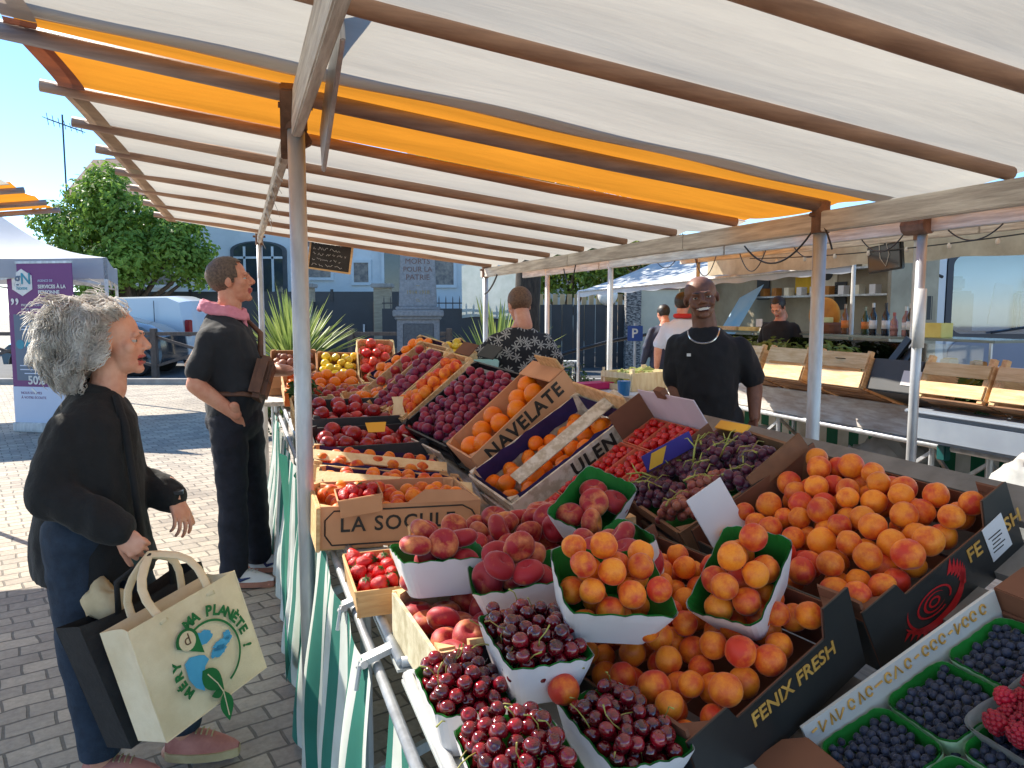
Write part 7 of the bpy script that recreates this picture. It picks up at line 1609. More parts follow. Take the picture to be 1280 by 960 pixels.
link('body', join_meshes('body', [remesh(sk, 'body', [SKIN_R], .011, 4), hd, rh, lh]), tM)
def short_hair(hc, scale, mat, parent, line=.02, top=.0, thick=.006, bald=None, n=0):
    m = MB(); m.ell((-.018, 0, .034), (.098 + thick, .077 + thick, .088 + thick * (1 - top)), 34, 24); me = m.mesh('hair', [mat], True); bm = bmesh.new(); bm.from_mesh(me)
    kill = []
    for f in bm.faces:
        c = f.calc_center_median()
        if (c.x > .048 and c.z < .085 + .03 * abs(c.y) / .07) or (c.x > .0 and c.z < .012 and abs(c.y) > .03 and c.x > .022) or (c.z < -.035 and c.x > -.03) or c.z < -.055 or (c.z < line - .03 and c.x > -.012): kill.append(f)
        elif bald and bald(c): kill.append(f)
    bmesh.ops.delete(bm, geom=kill, context='FACES'); bm.to_mesh(me); bm.free(); wrinkle(me, .003, (60, 60, 60), 2); me.transform(hc @ Matrix.Scale(scale, 4)); return link('hair', me, parent)
short_hair(hc, 1.07, HAIRBROWN, tM, thick=.009)
TEE = M('charcoal_jersey', (.014, .017, .024), (.010, .012, .017), 18, .85, .15, 120, sheen=.06)
j = MB(); torso(j, pe + Vector((0, 0, .03)), ch, nk - Vector((0, 0, .012)), 1.05, .065, grow=.022)
for a_, b_2 in ((RS, RE), (LS_, LE)): limb(j, [a_ - Vector((0, 0, .012)), a_.lerp(b_2, .72)], [.072, .071])
jk = cloth(j, 'tshirt', TEE, tM, .0115, .012, (8, 8, 4), 3, 5); wrinkle(jk.data, .006, (20, 20, 12), 2)
p_ = MB(); p_.ell(pe - Vector((0, 0, .04)), (.155, .19, .14))
for h_, k_, a_ in ((RH, RK, RA), (LH, LK, LA)): limb(p_, [h_, k_, a_], [.108, .082, .078])
cloth(p_, 'jeans', NAVYJEANS, tM, .0115, .009, (8, 8, 12), 7, 4, cut=[(Vector((0, 0, .065)), (0, 0, -1))])
SNEAK = M('white_sneaker', (.78, .77, .75), (.7, .69, .68), 14, .6); SOLE = M('sole_beige', rgb(176, 120, 100), rgb(150, 100, 84), 10, .7)
for a_, t_ in ((RA, RT), (LA, LT)): shoe(tM, a_, t_, SNEAK, SOLE, M('navy_mark', (.02, .04, .16), None, 8, .6))
PINKS = M('pink_scarf', rgb(226, 150, 168), rgb(206, 124, 146), 10, .85, .25)
m = MB()
for k in range(3): m.tube([nk + Vector((.085 * math.cos(a) * (1 + .08 * k) - .0 + .03 * math.cos(a), .088 * math.sin(a) * (1 + .08 * k), .03 - .022 * k + .028 * -math.cos(a) + .004 * math.sin(a * 5 + k))) for a in [2 * PI * q / 26 for q in range(27)]], .013, 8)
m.cap(nk + Vector((.10, -.02, -.02)), .016, nk + Vector((.13, -.03, -.09)), .010)
me = remesh(m, 'scarf', [PINKS], .008, 3); wrinkle(me, .006, (30, 30, 30), 3); link('scarf', me, tM)
tS = thing('sling_bag', WM(-1.385, 4.20, 1.17, ym), 'brown leather sling bag strapped across the waiting man', 'bag')
LEATHER = M('brown_leather', rgb(112, 74, 52), rgb(78, 50, 36), 9, .5, .25)
m = MB(); m.box((0, 0, 0), (.09, .20, .24), Matrix.Rotation(R(14), 3, 'Y') @ Matrix.Rotation(R(-18), 3, 'X')); m.obj('pouch', LEATHER, tS, bevel=.025)
m = MB(); m.box((.045, -.01, .02), (.02, .15, .10), Matrix.Rotation(R(14), 3, 'Y') @ Matrix.Rotation(R(-18), 3, 'X')); m.obj('pocket', LEATHER, tS, bevel=.01)
LS2 = lambda p: WM(-1.385, 4.20, 1.17, ym).inverted() @ Vector(p)
m = MB(); m.tube([(-.02, .08, .12), LS2((-1.44, 4.36, 1.42)), LS2((-1.58, 4.44, 1.535)), LS2((-1.74, 4.34, 1.44)), LS2((-1.80, 4.2, 1.25)), LS2((-1.69, 4.10, 1.13)), LS2((-1.58, 4.075, 1.10)), LS2((-1.46, 4.10, 1.10)), (-.03, -.09, -.08)], .016, 8, flat=.55); m.obj('strap', LEATHER, tS, smooth=True)

# ---------------------------------------------------------------- the vendor
yv = -107; tV, L_ = person((1.13, 4.42), yv, 'smiling vendor with shaved head, black t-shirt and silver chain standing behind the fruit')
tocam = (Vector((0, 0, 1.5)) - Vector((1.08, 4.36, 1.63))).normalized()
hc0 = L_((1.085, 4.385, 1.622)); fw_ = dir_local(yv, tocam); hc = aim(*hc0, fw_ + Vector((0, .05, .03)), Vector((0, -.16, 1)))
nk, ch, pe = L_((1.115, 4.42, 1.465)), L_((1.13, 4.41, 1.30)), L_((1.15, 4.42, .96))
lft = Matrix.Rotation(R(yv), 3, 'Z') @ Vector((0, 1, 0))
LS_, RS = L_(Vector((1.145, 4.41, 1.345)) + lft * .165), L_(Vector((1.12, 4.43, 1.355)) - lft * .150)
LE, RE = L_((1.40, 4.37, 1.13)), L_((.955, 4.47, 1.12)); LW, RW = L_((1.385, 4.30, .935)), L_((1.01, 4.36, .93))
RH, LH = L_(Vector((1.15, 4.42, .93)) - lft * .10), L_(Vector((1.15, 4.42, .93)) + lft * .10); RK, LK = L_(Vector((1.15, 4.40, .5)) - lft * .11), L_(Vector((1.15, 4.40, .5)) + lft * .11); RA, LA = L_(Vector((1.15, 4.44, .1)) - lft * .11), L_(Vector((1.15, 4.44, .1)) + lft * .11)
RT, LT = RA + Vector((.21, .02, -.078)), LA + Vector((.21, -.02, -.078))
sk = MB(); torso(sk, pe, ch, nk, .98, .03, wide=.93, grow=-.014)
for a_, b_2, c_ in ((RS, RE, RW), (LS_, LE, LW)): limb(sk, [a_, b_2, b_2.lerp(c_, .25), c_], [.046, .046, .046, .031])
for h_, k_, a_ in ((RH, RK, RA), (LH, LK, LA)): limb(sk, [h_, k_, a_], [.088, .058, .044])
for a_, t_ in ((RA, RT), (LA, LT)): foot(sk, a_, t_)
sk.cap(nk - Vector((0, 0, .04)), .07, hc @ Vector((-.03, 0, -.12)), .062)
hd = head_mesh(SKIN_D, LIPD, HAIRDARK, smile=1, scale=1.05); hd.transform(hc @ Matrix.Diagonal((1, 1.12, .96, 1)))
rh = hand_mesh(SKIN_D, .6, .6, .03, side=-1); rh.transform(handmw(RW, L_((1.03, 4.28, .86)), (0, 0, 1)))
lh = hand_mesh(SKIN_D, .6, .6, .03, side=1); lh.transform(handmw(LW, L_((1.36, 4.24, .84)), dir_local(yv, (.8, .3, .2))))
vbody = join_meshes('body', [remesh(sk, 'body', [SKIN_D], .011, 4), hd, rh, lh]); link('body', vbody, tV)
TEEB = M('black_jersey', (.009, .009, .011), (.006, .006, .008), 18, .85, .15, 120, sheen=.04)
j = MB(); torso(j, pe + Vector((0, 0, .0)), ch, nk - Vector((0, 0, .014)), 1.0, .035, wide=.93, grow=.018)
for a_, b_2 in ((RS, RE), (LS_, LE)): limb(j, [a_ - Vector((0, 0, .012)), a_.lerp(b_2, .85)], [.070, .070])
jk = cloth(j, 'tshirt', TEEB, tV, .0115, .012, (8, 8, 5), 13, 5); wrinkle(jk.data, .006, (20, 20, 12), 2)
p_ = MB(); p_.ell(pe - Vector((0, 0, .05)), (.14, .185, .13))
for h_, k_, a_ in ((RH, RK, RA), (LH, LK, LA)): limb(p_, [h_, k_, a_], [.104, .078, .07])
cloth(p_, 'trousers', M('dark_trousers', (.02, .021, .025), None, 12, .85), tV, .013, .006, seed=5, smooth=4)
for a_, t_ in ((RA, RT), (LA, LT)): shoe(tV, a_, t_, PLASTICBLACK, PLASTICBLACK)
from mathutils.bvhtree import BVHTree
def bvh_of(mes):
    V2, F2 = [], []
    for me in mes:
        o_ = len(V2); V2 += [v.co.copy() for v in me.vertices]; F2 += [[i + o_ for i in p.vertices] for p in me.polygons]
    return BVHTree.FromPolygons(V2, F2)
bv = bvh_of([jk.data, vbody]); m = MB(); pts = []
for k in range(41):
    q = -1 + 2 * k / 40; yq = nk.y + .088 * math.sin(q * PI / 2) * 1.0; zq = nk.z + .035 - .135 * (1 - q * q) ** .55
    h_ = bv.ray_cast(Vector((.6, yq, zq)), Vector((-1, 0, 0)))
    if h_[0] is not None: pts.append(h_[0] + Vector((.004, 0, 0)))
m.tube(pts, .0052, 6); m.obj('chain', M('silver', (.75, .74, .7), (.55, .54, .5), 90, .25, metal=.8), tV)
m = MB(); m.box(ch + Vector((.156, -.09, -.0)), (.006, .022, .016)); m.obj('badge', PAINTWHITE, tV)

# ---------------------------------------------------------------- man in a palm-print shirt, from behind
def floral():
    m, nt, out = new_mat('palm_print_shirt'); L = nt.links; bs = N(nt, 'ShaderNodeBsdfPrincipled'); bs.inputs['Roughness'].default_value = .85
    tc = N(nt, 'ShaderNodeTexCoord'); vo = N(nt, 'ShaderNodeTexVoronoi', i_Scale=15); vo.voronoi_dimensions = '2D'; vo.inputs['Randomness'].default_value = .75
    sp = N(nt, 'ShaderNodeSeparateXYZ'); L.new(tc.outputs['Object'], sp.inputs[0]); cb = N(nt, 'ShaderNodeCombineXYZ'); L.new(sp.outputs['Y'], cb.inputs['X']); L.new(sp.outputs['Z'], cb.inputs['Y']); L.new(cb.outputs[0], vo.inputs['Vector'])
    sub = N(nt, 'ShaderNodeVectorMath', operation='SUBTRACT'); L.new(cb.outputs[0], sub.inputs[0]); L.new(vo.outputs['Position'], sub.inputs[1])
    s2 = N(nt, 'ShaderNodeSeparateXYZ'); L.new(sub.outputs[0], s2.inputs[0]); at = N(nt, 'ShaderNodeMath', operation='ARCTAN2'); L.new(s2.outputs['Y'], at.inputs[0]); L.new(s2.outputs['X'], at.inputs[1])
    rc = N(nt, 'ShaderNodeSeparateXYZ'); L.new(vo.outputs['Color'], rc.inputs[0])
    ph = N(nt, 'ShaderNodeMath', operation='MULTIPLY_ADD', i_1=6.0); L.new(rc.outputs['X'], ph.inputs[0]); mu = N(nt, 'ShaderNodeMath', operation='MULTIPLY', i_1=7.0); L.new(at.outputs[0], mu.inputs[0]); L.new(mu.outputs[0], ph.inputs[2])
    si = N(nt, 'ShaderNodeMath', operation='SINE'); L.new(ph.outputs[0], si.inputs[0])
    a = N(nt, 'ShaderNodeMath', operation='MULTIPLY_ADD', i_1=.24, i_2=.30); L.new(si.outputs[0], a.inputs[0])
    lt = N(nt, 'ShaderNodeMath', operation='LESS_THAN'); L.new(vo.outputs['Distance'], lt.inputs[0]); L.new(a.outputs[0], lt.inputs[1])
    mx = N(nt, 'ShaderNodeMix', data_type='RGBA'); L.new(lt.outputs[0], mx.inputs['Factor']); mx.inputs['A'].default_value = (.012, .012, .016, 1); mx.inputs['B'].default_value = (.34, .32, .30, 1); L.new(mx.outputs['Result'], bs.inputs['Base Color']); L.new(bs.outputs[0], out.inputs['Surface']); return m
PALM = floral()
def back_person(base, yaw, scale, label, skin, hair, top, bottom, arms=None, headfwd=(1, 0, -.2), sleeves=True, belly=.02, topname='shirt', hair_bald=None, collar=None, legs=True):
    t, _ = person(base, yaw, label); s = scale
    V_ = lambda x, y, z: Vector((x * s, y * s, z * s))
    nk, ch, pe = V_(.02, 0, 1.47), V_(0, 0, 1.30), V_(0, 0, .95); RS, LS_ = V_(0, -.168, 1.365), V_(0, .168, 1.365)
    arms = arms or ((V_(-.03, -.26, 1.14), V_(.10, -.27, .92)), (V_(-.03, .26, 1.14), V_(.10, .27, .92)))
    (RE, RW), (LE, LW) = [tuple(Vector(q) for q in aa) for aa in arms]
    hc = aim(*(nk + V_(.05, 0, .15)), headfwd)
    sk = MB(); torso(sk, pe, ch, nk, s, belly, grow=-.014)
    for a_, b_2, c_ in ((RS, RE, RW), (LS_, LE, LW)): limb(sk, [a_, b_2, b_2.lerp(c_, .25), c_], [.044 * s, .046 * s, .046 * s, .031 * s])
    hips = (V_(0, -.1, .92), V_(.0, -.11, .5), V_(-.02, -.11, .1)), (V_(0, .1, .92), V_(.0, .11, .5), V_(-.02, .11, .1))
    for h_, k_, a_ in hips: limb(sk, [h_, k_, a_], [.086 * s, .056 * s, .043 * s]); foot(sk, a_, a_ + V_(.2, 0, -.078))
    sk.cap(nk - V_(0, 0, .04), .066 * s, hc @ Vector((-.03, 0, -.12)), .060)
    hd = head_mesh(skin, LIPF if skin is not SKIN_D else LIPD, hair, scale=1.02 * s); hd.transform(hc)
    hs = []
    for w_2, e_, sd in ((RW, RE, -1), (LW, LE, 1)):
        hm_ = hand_mesh(skin, .6, .6, .03, side=sd); hm_.transform(handmw(w_2, w_2 + (w_2 - e_).normalized() * .1, Vector((0, sd, .4)))); hs.append(hm_)
    link('body', join_meshes('body', [remesh(sk, 'body', [skin], .012, 4), hd] + hs), t)
    short_hair(hc, 1.02 * s, hair, t, thick=.008, bald=hair_bald)
    j = MB(); torso(j, pe + V_(0, 0, -.02), ch, nk - V_(0, 0, .012), s, belly, grow=.024)
    for a_, b_2, c_ in ((RS, RE, RW), (LS_, LE, LW)):
        if sleeves == 'long': limb(j, [a_, b_2, b_2.lerp(c_, .92)], [.072 * s, .062 * s, .05 * s])
        else: limb(j, [a_ - V_(0, 0, .012), a_.lerp(b_2, .8)], [.070 * s, .07 * s])
    cloth(j, topname, top, t, .012, .009, (8, 8, 6), 17, 5)
    p_ = MB(); p_.ell(pe - V_(0, 0, .06), (.14, .185, .14))
    for h_, k_, a_ in hips: limb(p_, [h_, k_, a_], [.104 * s, .08 * s, .07 * s])
    cloth(p_, 'trousers', bottom, t, .013, .006, seed=8, smooth=4)
    for h_, k_, a_ in hips: shoe(t, a_, a_ + V_(.21, 0, -.078), PLASTICBLACK, PLASTICBLACK)
    if collar is not None:
        m = MB(); m.tube([nk + Vector((.07 * math.cos(a) - .01, .08 * math.sin(a), .02)) for a in [2 * PI * q / 20 for q in range(21)]], .028, 8); link('collar', remesh(m, 'collar', [collar], .009, 3), t)
    return t
back_person((.06, 5.42), 96, .98, 'man in a black palm-print shirt seen from behind, bending over his shopping', SKIN_R, M('hair_short_brown', rgb(120, 88, 66), rgb(86, 60, 46), 80, .6), PALM, M('navy_trousers', (.02, .022, .035), None, 12, .85), arms=((( .02, -.27, 1.16), (.10, -.29, .94)), ((.0, .30, 1.20), (.20, .235, 1.13))), headfwd=(1, .3, -.35), hair_bald=lambda c: (c.x + .02) ** 2 + c.y ** 2 < .0012 and c.z > .09, belly=.05)
m = MB(); m.box((0, 0, 0), (.16, .12, .1), taper=(1.15, 1.15)); o = m.obj('teal_punnet', M('pale_teal', rgb(176, 214, 206), rgb(150, 196, 190), 6, .6), mw=WM(-.19, 5.30, 1.16, 12), bevel=.008); tag(o, 'pale teal punnet at the left hand of the palm-shirt man', 'punnet')
back_person((1.87, 8.35), 80, 1.0, 'person in a pale blue t-shirt with red collar, back turned, half hidden by the vendor', SKIN_R, HAIRDARK, M('pale_blue_jersey', (.64, .71, .82), (.56, .64, .77), 6, .85), NAVYJEANS, headfwd=(1, -.3, .0), collar=M('red_cloth', rgb(196, 44, 40), None, 6, .8), topname='tshirt')
back_person((2.0, 10.0), 95, .93, 'person in a dark navy jacket seen from behind beside the parking sign', SKIN_R, HAIRDARK, M('navy_jacket', (.02, .032, .075), (.015, .024, .055), 6, .7), JEANS, headfwd=(1, .2, -.3), sleeves='long', topname='jacket')
back_person((3.22, 9.15), -135, .98, 'dark figure in black leaning over behind the cheese counter', SKIN_R, HAIRDARK, TEEB, TEEB, headfwd=(.8, 0, -.6), sleeves='long', topname='jacket')

# ================================================================ deli stall, truck and awning on the right
DELIW = M('deli_white', (.62, .63, .62), (.52, .54, .54), 3, .4)
dc = thing('deli_counter', ST.copy(), 'refrigerated glass counter of the cheese stall with bottles standing on top', 'counter')
m = MB(); m.box((6.35, 5.2, .45), (.9, 5.6, .9)); m.obj('cabinet', DELIW, dc, bevel=.01)
m = MB(); m.box((6.35, 5.2, .985), (.95, 5.6, .03)); m.obj('display_shelf', STEEL, dc)
m = MB(); m.box((6.3, 5.2, 1.275), (.55, 5.6, .025)); m.obj('top_shelf', M('grey_green_glass', (.16, .2, .18), (.12, .15, .14), 2, .15), dc, bevel=.004)
for k in range(6): m = MB(); m.box((6.05, 2.45 + k * 1.1, 1.1), (.02, .02, .33)); m.obj('bracket', STEEL, dc)
GL = glass_mat('counter_glass', (.93, .97, .96), .03, 1.0)
m = MB(); m.box((5.93, 5.2, 1.09), (.008, 5.55, .30)); m.obj('glass_front', GL, dc)
CHEESE = M('cheese_paste', rgb(232, 206, 130), rgb(214, 180, 100), 7, .6); CHEESEW = M('cheese_white', rgb(236, 228, 206), rgb(214, 202, 176), 7, .7); RIND = M('cheese_rind', rgb(188, 128, 62), rgb(150, 98, 48), 9, .75, .2)
rq = random.Random(12)
for k in range(34):
    u = 2.6 + k * .155; v = 6.1 + .22 * (k % 2) + rq.uniform(-.03, .03); mt = (CHEESE, CHEESEW, RIND)[rq.randrange(3)]; m = MB(); kk = rq.randrange(3)
    if kk == 0: m.lathe([(.075, 0), (.08, .02), (.08, .05), (.07, .07), (0, .07)], 16)
    elif kk == 1: m.prism([(0, 0), (.15, -.04), (.15, .04)], .08)
    else: m.box((0, 0, .045), (.13, .1, .09))
    o = m.obj('cheese', mt, mw=SM(v, u, 1.002, rq.uniform(0, 90)), bevel=.006); tag(o, 'cheese piece lying in the glass counter of the deli stall', 'cheese', 'cheeses in the glass counter')
for u, v, lb in ((6.4, 5.85, 'green salad heap at the far left end of the deli counter'), (4.75, 5.85, 'green salad heap in the middle of the row before the deli counter'), (4.0, 5.85, 'green salad heap at the right of the row before the deli counter'), (5.6, 5.85, 'salad greens in front of the deli counter beside the vendor')):
    o = leaf_cloud([((0, 0, .1), .22), ((.1, .3, .08), .2), ((0, -.3, .08), .2)], 700, .1, int(u * 7)).obj('salad_greens', M('salad_leaf', (.22, .30, .08), (.12, .2, .04), 3, .5, trans=.3), mw=SM(v - .25, u, .95)); tag(o, lb, 'greens', None, 'stuff')
t = thing('vegetable_stand', SM(5.55, 5.2, 0), 'low stand under the salad greens next to the deli counter', 'stand'); m = MB(); m.box((0, 0, .9), (.6, 3.3, .05)); m.obj('top', WOODPALE, t); 
for y in (-1.5, 1.5): m = MB(); m.box((0, y, .44), (.5, .05, .87)); m.obj('leg', WOODPALE, t)
def bottle(v, u, hgt, mat, lab, cap_, label):
    t = thing('bottle', SM(v, u, 1.289), label, 'bottle', 'bottles on the deli counter'); r = .038
    m = MB(); m.lathe([(r * .9, 0), (r, .01), (r, hgt * .58), (r * .8, hgt * .66), (r * .38, hgt * .76), (r * .34, hgt * .95), (0, hgt * .95)], 14); m.obj('glass', mat, t, smooth=True)
    m = MB(); m.lathe([(r * 1.02, hgt * .2), (r * 1.02, hgt * .46)], 14); m.obj('label', lab, t, smooth=True); m = MB(); m.lathe([(r * .4, hgt * .86), (r * .4, hgt), (0, hgt)], 10); m.obj('cap', cap_, t)
GA = M('amber_glass', (.20, .08, .03), None, 5, .15, coat=.5); GD = M('dark_glass', (.012, .014, .02), None, 5, .12, coat=.5); GG = M('green_glass', (.04, .06, .015), None, 5, .15, coat=.5); GPINK = M('rose_glass', (.42, .2, .18), None, 5, .2, coat=.4)
LABO = M('label_orange', rgb(226, 130, 60), None, 5, .6)
for k, (u, hg, g_, la, ca, lb) in enumerate(((3.98, .33, GA, LABO, GA, 'amber bottle with an orange label, leftmost on the deli counter'), (3.74, .30, GG, LABO, GG, 'green bottle with an orange label on the deli counter'), (3.58, .34, GD, WHITEPAPER, PAINTWHITE, 'dark wine bottle with a white cap and label'), (3.46, .34, GD, WHITEPAPER, BLACKMETAL, 'dark wine bottle with a black cap beside the white-capped one'), (3.30, .24, GPINK, GPINK, LIPF, 'short pink bottle with a rosy cap on the deli counter'), (3.2, .30, GPINK, WHITEPAPER, PAINTWHITE, 'pale pink bottle with a white label'), (3.10, .33, GD, WHITEPAPER, PAINTWHITE, 'rightmost dark bottle, beside the yellow box'))): bottle(5.78 + .05 * (k % 2) + .4, u + .34, hg, g_, la, ca, lb)
m = MB(); m.box((0, 0, .07), (.16, .26, .14)); o = m.obj('yellow_box', M('pale_yellow_card', rgb(236, 214, 120), rgb(220, 196, 100), 4, .6), mw=SM(6.2, 3.16, 1.289), bevel=.004); tag(o, 'pale yellow box at the right end of the row of bottles', 'box')
m = MB(); m.lathe([(.2, 0), (.21, .03), (.21, .10), (.19, .12), (0, .12)], 24); o = m.obj('whole_cheese', M('dark_rind', rgb(120, 74, 50), rgb(90, 54, 38), 8, .7, .2), mw=SM(6.3, 4.68, 1.289), smooth=False); tag(o, 'brown cheese wheel cut open on top of the deli counter', 'cheese wheel')
m = MB(); m.prism([(0, 0), (.17, -.09), (.19, 0), (.17, .09)], .06); o = m.obj('cheese', CHEESE, mw=SM(6.2, 4.68, 1.41, 40), bevel=.004); tag(o, 'yellow cheese wedge on top of the brown cheese wheel', 'cheese')
m = MB(); m.ell((0, 0, .2), (.06, .26, .22), 22, 14); o = m.obj('half_cheese', M('orange_cheese', rgb(206, 140, 44), rgb(184, 118, 34), 5, .6), mw=SM(6.5, 5.0, 1.289), smooth=True); tag(o, 'large orange half cheese standing upright behind the cheese wheel', 'cheese')
t = thing('weighing_scale', SM(6.35, 5.7, 1.289), 'dark shop scale with a pale display at the left of the deli counter', 'scale'); m = MB(); m.box((0, 0, .06), (.3, .42, .1)); m.obj('body', DARKBOX, t, bevel=.01); m = MB(); m.box((-.16, .12, .10), (.01, .12, .1)); m.obj('display', WHITEPAPER, t)
for k in range(4):
    m = MB(); m.box((0, 0, .02), (.18, .5, .05)); o = m.obj('cheese_board', (CHEESE, WOODPALE, CHEESE, CHEESEW)[k], mw=SM(6.12, 6.4 - k * .42 + .3, 1.289), bevel=.006); tag(o, ('yellow slab at the far left of the deli counter', 'pale board beside the yellow slab', 'second yellow slab in front of the scale', 'whitish slab right of the scale')[k], 'board')
# truck body behind the counter
BEIGE = M('truck_inside_beige', rgb(176, 164, 140), rgb(150, 138, 116), 2, .7); TRUCKW = M('truck_white', (.66, .69, .74), (.6, .63, .68), 1.5, .3, coat=.3)
tr = thing('cheese_truck', ST.copy(), 'open-sided cheese sales truck with shelves and posters inside', 'truck')
m = MB(); m.box((7.66, 6.7, 1.55), (.05, 4.5, 2.3)); m.obj('rear_wall', BEIGE, tr); m = MB(); m.box((7.3, 4.47, 1.5), (.7, .05, 2.4)); m.obj('end_wall', BEIGE, tr); m = MB(); m.box((7.3, 8.95, 1.5), (.7, .05, 2.4)); m.obj('end_wall', BEIGE, tr); m = MB(); m.box((7.3, 6.7, 2.72), (.8, 4.6, .08)); m.obj('roof', TRUCKW, tr, bevel=.02); m = MB(); m.box((7.3, 6.7, .45), (.7, 4.5, .5)); m.obj('chassis', TRUCKW, tr)
for x in (5.2, 8.2):
    for v_ in (7.0, 7.6): 
        m = MB(); m.lathe([(.1, -.1), (.34, -.1), (.36, -.06), (.36, .06), (.34, .1), (.1, .1)], 20); m.obj('wheel', MATS['tyre_rubber'], tr, Matrix.Translation((v_, x, .36)) @ Matrix.Rotation(R(90), 4, 'Y'))
for z in (1.75, 2.1): m = MB(); m.box((7.5, 6.2, z), (.28, 2.6, .025)); m.obj('shelf', STEEL, tr)
rq = random.Random(5)
for k in range(18):
    u = 3.9 + k * .135; z = 1.7625 if k % 2 else 2.1125; m = MB(); kk = rq.randrange(2)
    if kk: m.lathe([(.045, 0), (.05, .02), (.05, .13), (0, .13)], 12)
    else: m.box((0, 0, .06), (.1, .1, .12))
    o = m.obj('grocery_jar', (CHEESEW, RIND, DARKBOX, WHITEPAPER)[rq.randrange(4)], mw=SM(7.46, u + 1.15, z)); tag(o, 'small jar or packet on the shelves inside the cheese truck', 'jar', 'goods on the truck shelves')
POSTY = M('poster_yellow', rgb(232, 188, 40), rgb(214, 168, 30), 5, .6)
for k, (u, z, w_, h_, mt, lb) in enumerate(((3.75, 1.62, .30, .52, POSTY, 'tall yellow poster right of the bottles inside the truck'), (5.55, 1.98, .42, .36, POSTY, 'yellow poster above the orange cheese'), (5.1, 2.02, .36, .44, CHEESEW, 'white poster with a dark round mark'), (4.85, 1.75, .22, .38, DARKBOX, 'small dark framed notice on the truck wall'), (6.5, 1.9, .3, .36, DARKBOX, 'dark square poster near the left end of the truck'))):
    m = MB(); m.box((0, 0, 0), (.012, w_, h_)); o = m.obj('poster', mt, mw=SM(7.62, u + 1.1, z)); tag(o, lb, 'poster')
    if k == 2: m = MB(); m.lathe([(.11, 0), (.11, .004)], 20); m.obj('round_mark', DARKBOX, o, frame_mat((-.012, 0, .06), (0, -1, 0), (0, 0, 1)))
    if k == 0:
        for q in range(3): m = MB(); m.box((-.008, 0, .15 - q * .15), (.004, .2, .06)); m.obj('dark_mark', RIND, o)
# white awning
AWN = canvas_mat('white_awning', (.72, .75, .78), (.62, .66, .70), .35)
aw = thing('white_awning', ST.copy(), 'long white and pale blue awning stretched out from the cheese truck', 'awning')
A0, A1, B0, B1_ = Vector((4.75, 8.3, 1.84)), Vector((6.35, 4.4, 2.06)), Vector((7.0, 8.9, 2.62)), Vector((7.2, 4.5, 2.5))
m = MB(); m.grid(lambda a, b: tuple(A0.lerp(A1, a).lerp(B0.lerp(B1_, a), b) - Vector((0, 0, .05 * math.sin(PI * b) + .02 * math.sin(a * 25) * (1 - b)))), 50, 10); m.obj('cloth', AWN, aw, smooth=True)
m = MB(); m.tube([A0, A1], .02, 8); m.obj('front_bar', STEEL, aw); m = MB(); m.grid(lambda a, b: tuple(A0.lerp(A1, a) - Vector((0, 0, .08 * b + .012 * math.sin(a * 60) * b))), 60, 2); m.obj('valance', AWN, aw)
for q in (.0, .5, 1.0):
    p = A0.lerp(A1, q); m = MB(); m.tube([(p.x, p.y, 0), p], .022, 8); m.obj('pole', PAINTWHITE, aw)
m = MB(); m.grid(lambda a, b: (6.9 + .5 * b, 7.3 + .6 * a, 1.2 + .75 * b - .2 * a), 6, 6); o = m.obj('blue_tarp', M('blue_white_tarp', rgb(150, 200, 232), rgb(210, 226, 236), 1.2, .6, trans=.3), mw=ST.copy(), smooth=True); tag(o, 'pale blue and white tarpaulin behind the dark figure at the counter', 'tarpaulin')
# screen hanging from the second canopy
t = thing('hanging_screen', SM(5.30, 2.93, 2.02, 8) @ Matrix.Rotation(R(-6), 4, 'X'), 'black flat screen hanging from the canopy front beam', 'screen'); m = MB(); m.box((0, 0, 0), (.05, .34, .24)); m.obj('housing', PLASTICBLACK, t, bevel=.008); m = MB(); m.box((-.026, 0, 0), (.003, .31, .21)); m.obj('display', GLASSDARK, t)
m = MB(); m.tube([(0, 0, .12), (0, 0, .22)], .01, 6); m.obj('bracket', BLACKMETAL, t)
m = MB(); m.tube([(-.03, .04, .2), (-.035, .03, .0), (-.034, -.02, -.08), (-.035, -.06, .02), (-.03, -.03, .14)], .003, 5); m.obj('cable', CHALK, t)
# front of a big white and blue van
VF = WM(6.25, 9.15, 0, -4)
vn = thing('market_van', VF, 'large white and slate-blue market van facing the camera with a wide windscreen', 'van')
SLB = M('van_slate_blue', (.15, .19, .29), (.13, .17, .26), 1.2, .35, coat=.3); DKB = M('van_dark_blue', (.010, .016, .04), (.008, .013, .03), 1, .35)
m = MB(); m.box((0, 2.65, 1.35), (2.3, 3.5, 2.1)); m.obj('body', TRUCKW, vn, bevel=.09)
for x in (-1.075, 1.075): m = MB(); m.box((x, .5, 1.35), (.15, 1.0, 2.08)); m.obj('front_pillar', TRUCKW, vn, bevel=.03)
m = MB(); m.box((0, .5, 2.33), (2.0, 1.0, .13)); m.obj('header', TRUCKW, vn, bevel=.01)
m = MB(); m.box((0, .5, .74), (2.0, 1.0, .9)); m.obj('front_bulkhead', TRUCKW, vn, bevel=.01)
m = MB(); m.box((0, .42, 1.24), (1.96, .6, .1)); m.obj('dashboard', M('cab_grey', (.4, .41, .43), (.34, .35, .37), 3, .6), vn, bevel=.03)
for x in (-.55, .5):
    m = MB(); m.box((x, .82, 1.5), (.5, .14, .6)); m.box((x, .8, 1.9), (.26, .1, .18)); m.obj('seat', M('cab_seat', (.42, .43, .46), (.34, .35, .38), 8, .8), vn, bevel=.03)
m = MB(); m.tube([(.5 + .19 * math.cos(a), .36 + .06 * math.sin(a), 1.42 + .17 * math.sin(a)) for a in [2 * PI * k / 20 for k in range(21)]], .014, 6); m.obj('steering_wheel', BLACKMETAL, vn)
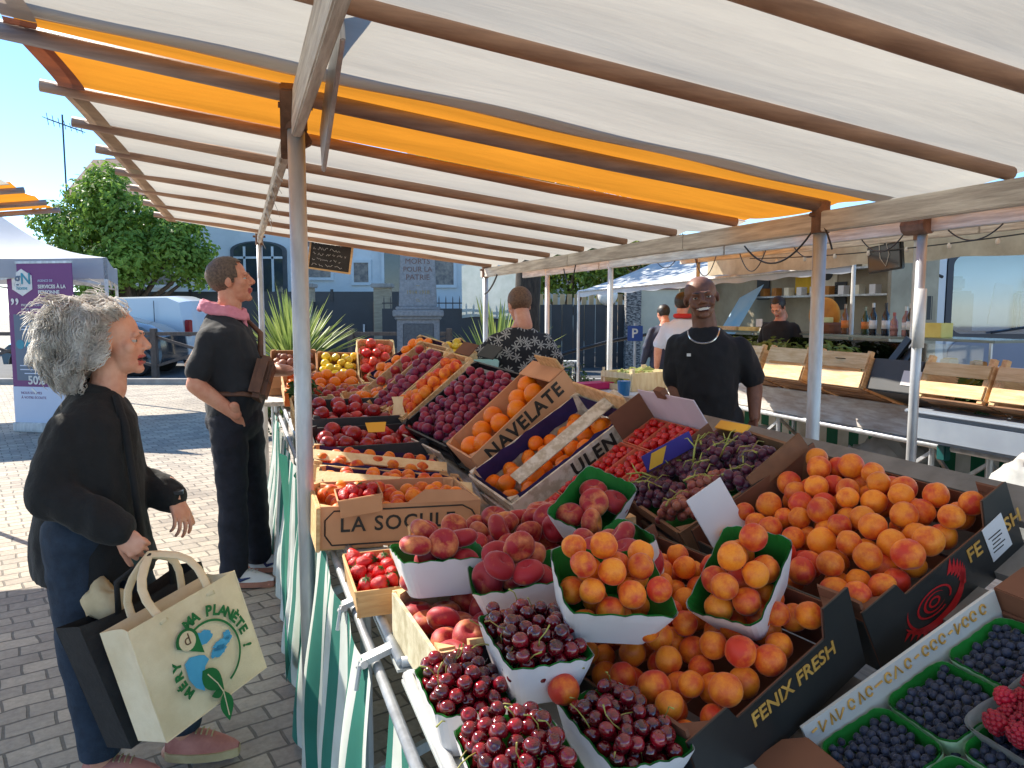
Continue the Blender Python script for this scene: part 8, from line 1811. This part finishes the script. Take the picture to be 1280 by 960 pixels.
m = MB(); m.box((-.32, .12, 1.62), (.22, .012, .5), Matrix.Rotation(R(8), 3, 'Y')); m.obj('paper_sheet', WHITEPAPER, vn)
def rrect(w_, h_, r, n=6):
    return [(sx * (w_ / 2 - r) + r * math.cos(R(a0 + 90 * k / n)), sy * (h_ / 2 - r) + r * math.sin(R(a0 + 90 * k / n))) for sx, sy, a0 in ((1, 1, 0), (-1, 1, 90), (-1, -1, 180), (1, -1, 270)) for k in range(n + 1)]
m = MB(); A_, B2 = rrect(2.04, 1.08, .16), rrect(1.90, .94, .13); n_ = len(A_)
m.v = [(x, -.012, 1.74 + z) for x, z in A_] + [(x, -.012, 1.74 + z) for x, z in B2] + [(x, .02, 1.74 + z) for x, z in A_] + [(x, .02, 1.74 + z) for x, z in B2]
for i in range(n_):
    j_ = (i + 1) % n_
    m.f += [(i, j_, n_ + j_, n_ + i), (2 * n_ + i, 3 * n_ + i, 3 * n_ + j_, 2 * n_ + j_), (i, 2 * n_ + i, 2 * n_ + j_, j_), (n_ + i, n_ + j_, 3 * n_ + j_, 3 * n_ + i)]
m.m = [0] * len(m.f); m.obj('windscreen_seal', DKB, vn)
GLV = glass_mat('windscreen_glass', (.78, .88, .98), .03, .93)
m = MB(); m.prism(rrect(1.92, .96, .13), .006, mat=frame_mat((0, .006, 1.74), (1, 0, 0), (0, 0, 1))); m.obj('windscreen', GLV, vn)
m = MB(); m.prism(rrect(2.0, .85, .2), .03, mat=frame_mat((.02, -.0, .78), (1, 0, 0), (0, 0, 1))); m.obj('front_panel', SLB, vn)
for x in (-.95, .95): m = MB(); m.lathe([(.12, 0), (.12, .03), (.1, .045), (0, .05)], 20); m.obj('headlight', M('headlight_glass', (.5, .52, .55), None, 4, .15, coat=.6), vn, frame_mat((x * .78, -.03, .62), (1, 0, 0), (0, 0, 1)))
for x in (-.5, .35): m = MB(); m.tube([(x, -.05, 1.28), (x + .5, -.05, 1.36)], .012, 6); m.obj('wiper', BLACKMETAL, vn)
m = MB(); m.tube([(-1.1, -.05, 1.95), (-1.26, -.12, 2.0), (-1.32, -.14, 1.9), (-1.33, -.14, 1.7)], .02, 8); m.obj('mirror_arm', BLACKMETAL, vn); m = MB(); m.box((-1.33, -.14, 1.58), (.18, .07, .34)); m.obj('mirror', BLACKMETAL, vn, bevel=.03)
m = MB(); m.box((.55, .1, 2.5), (1.3, .06, .26)); sgn = m.obj('roof_sign', PAINTWHITE, vn, bevel=.01)
text('l’ Rolli', .2, M('sign_ink', rgb(60, 96, 130), None, 5, .6), sgn, frame_mat((.30, .068, 2.49), (1, 0, 0), (0, 0, 1)), align='CENTER')
m = MB(); m.box((-.75, .2, 2.52), (.1, .1, .3)); m.obj('roof_post', DKB, vn)
for x in (-.95, .95):
    for y in (.9, 3.6): wheel(vn, x, y, .34, 1 if x > 0 else -1)
print('END')
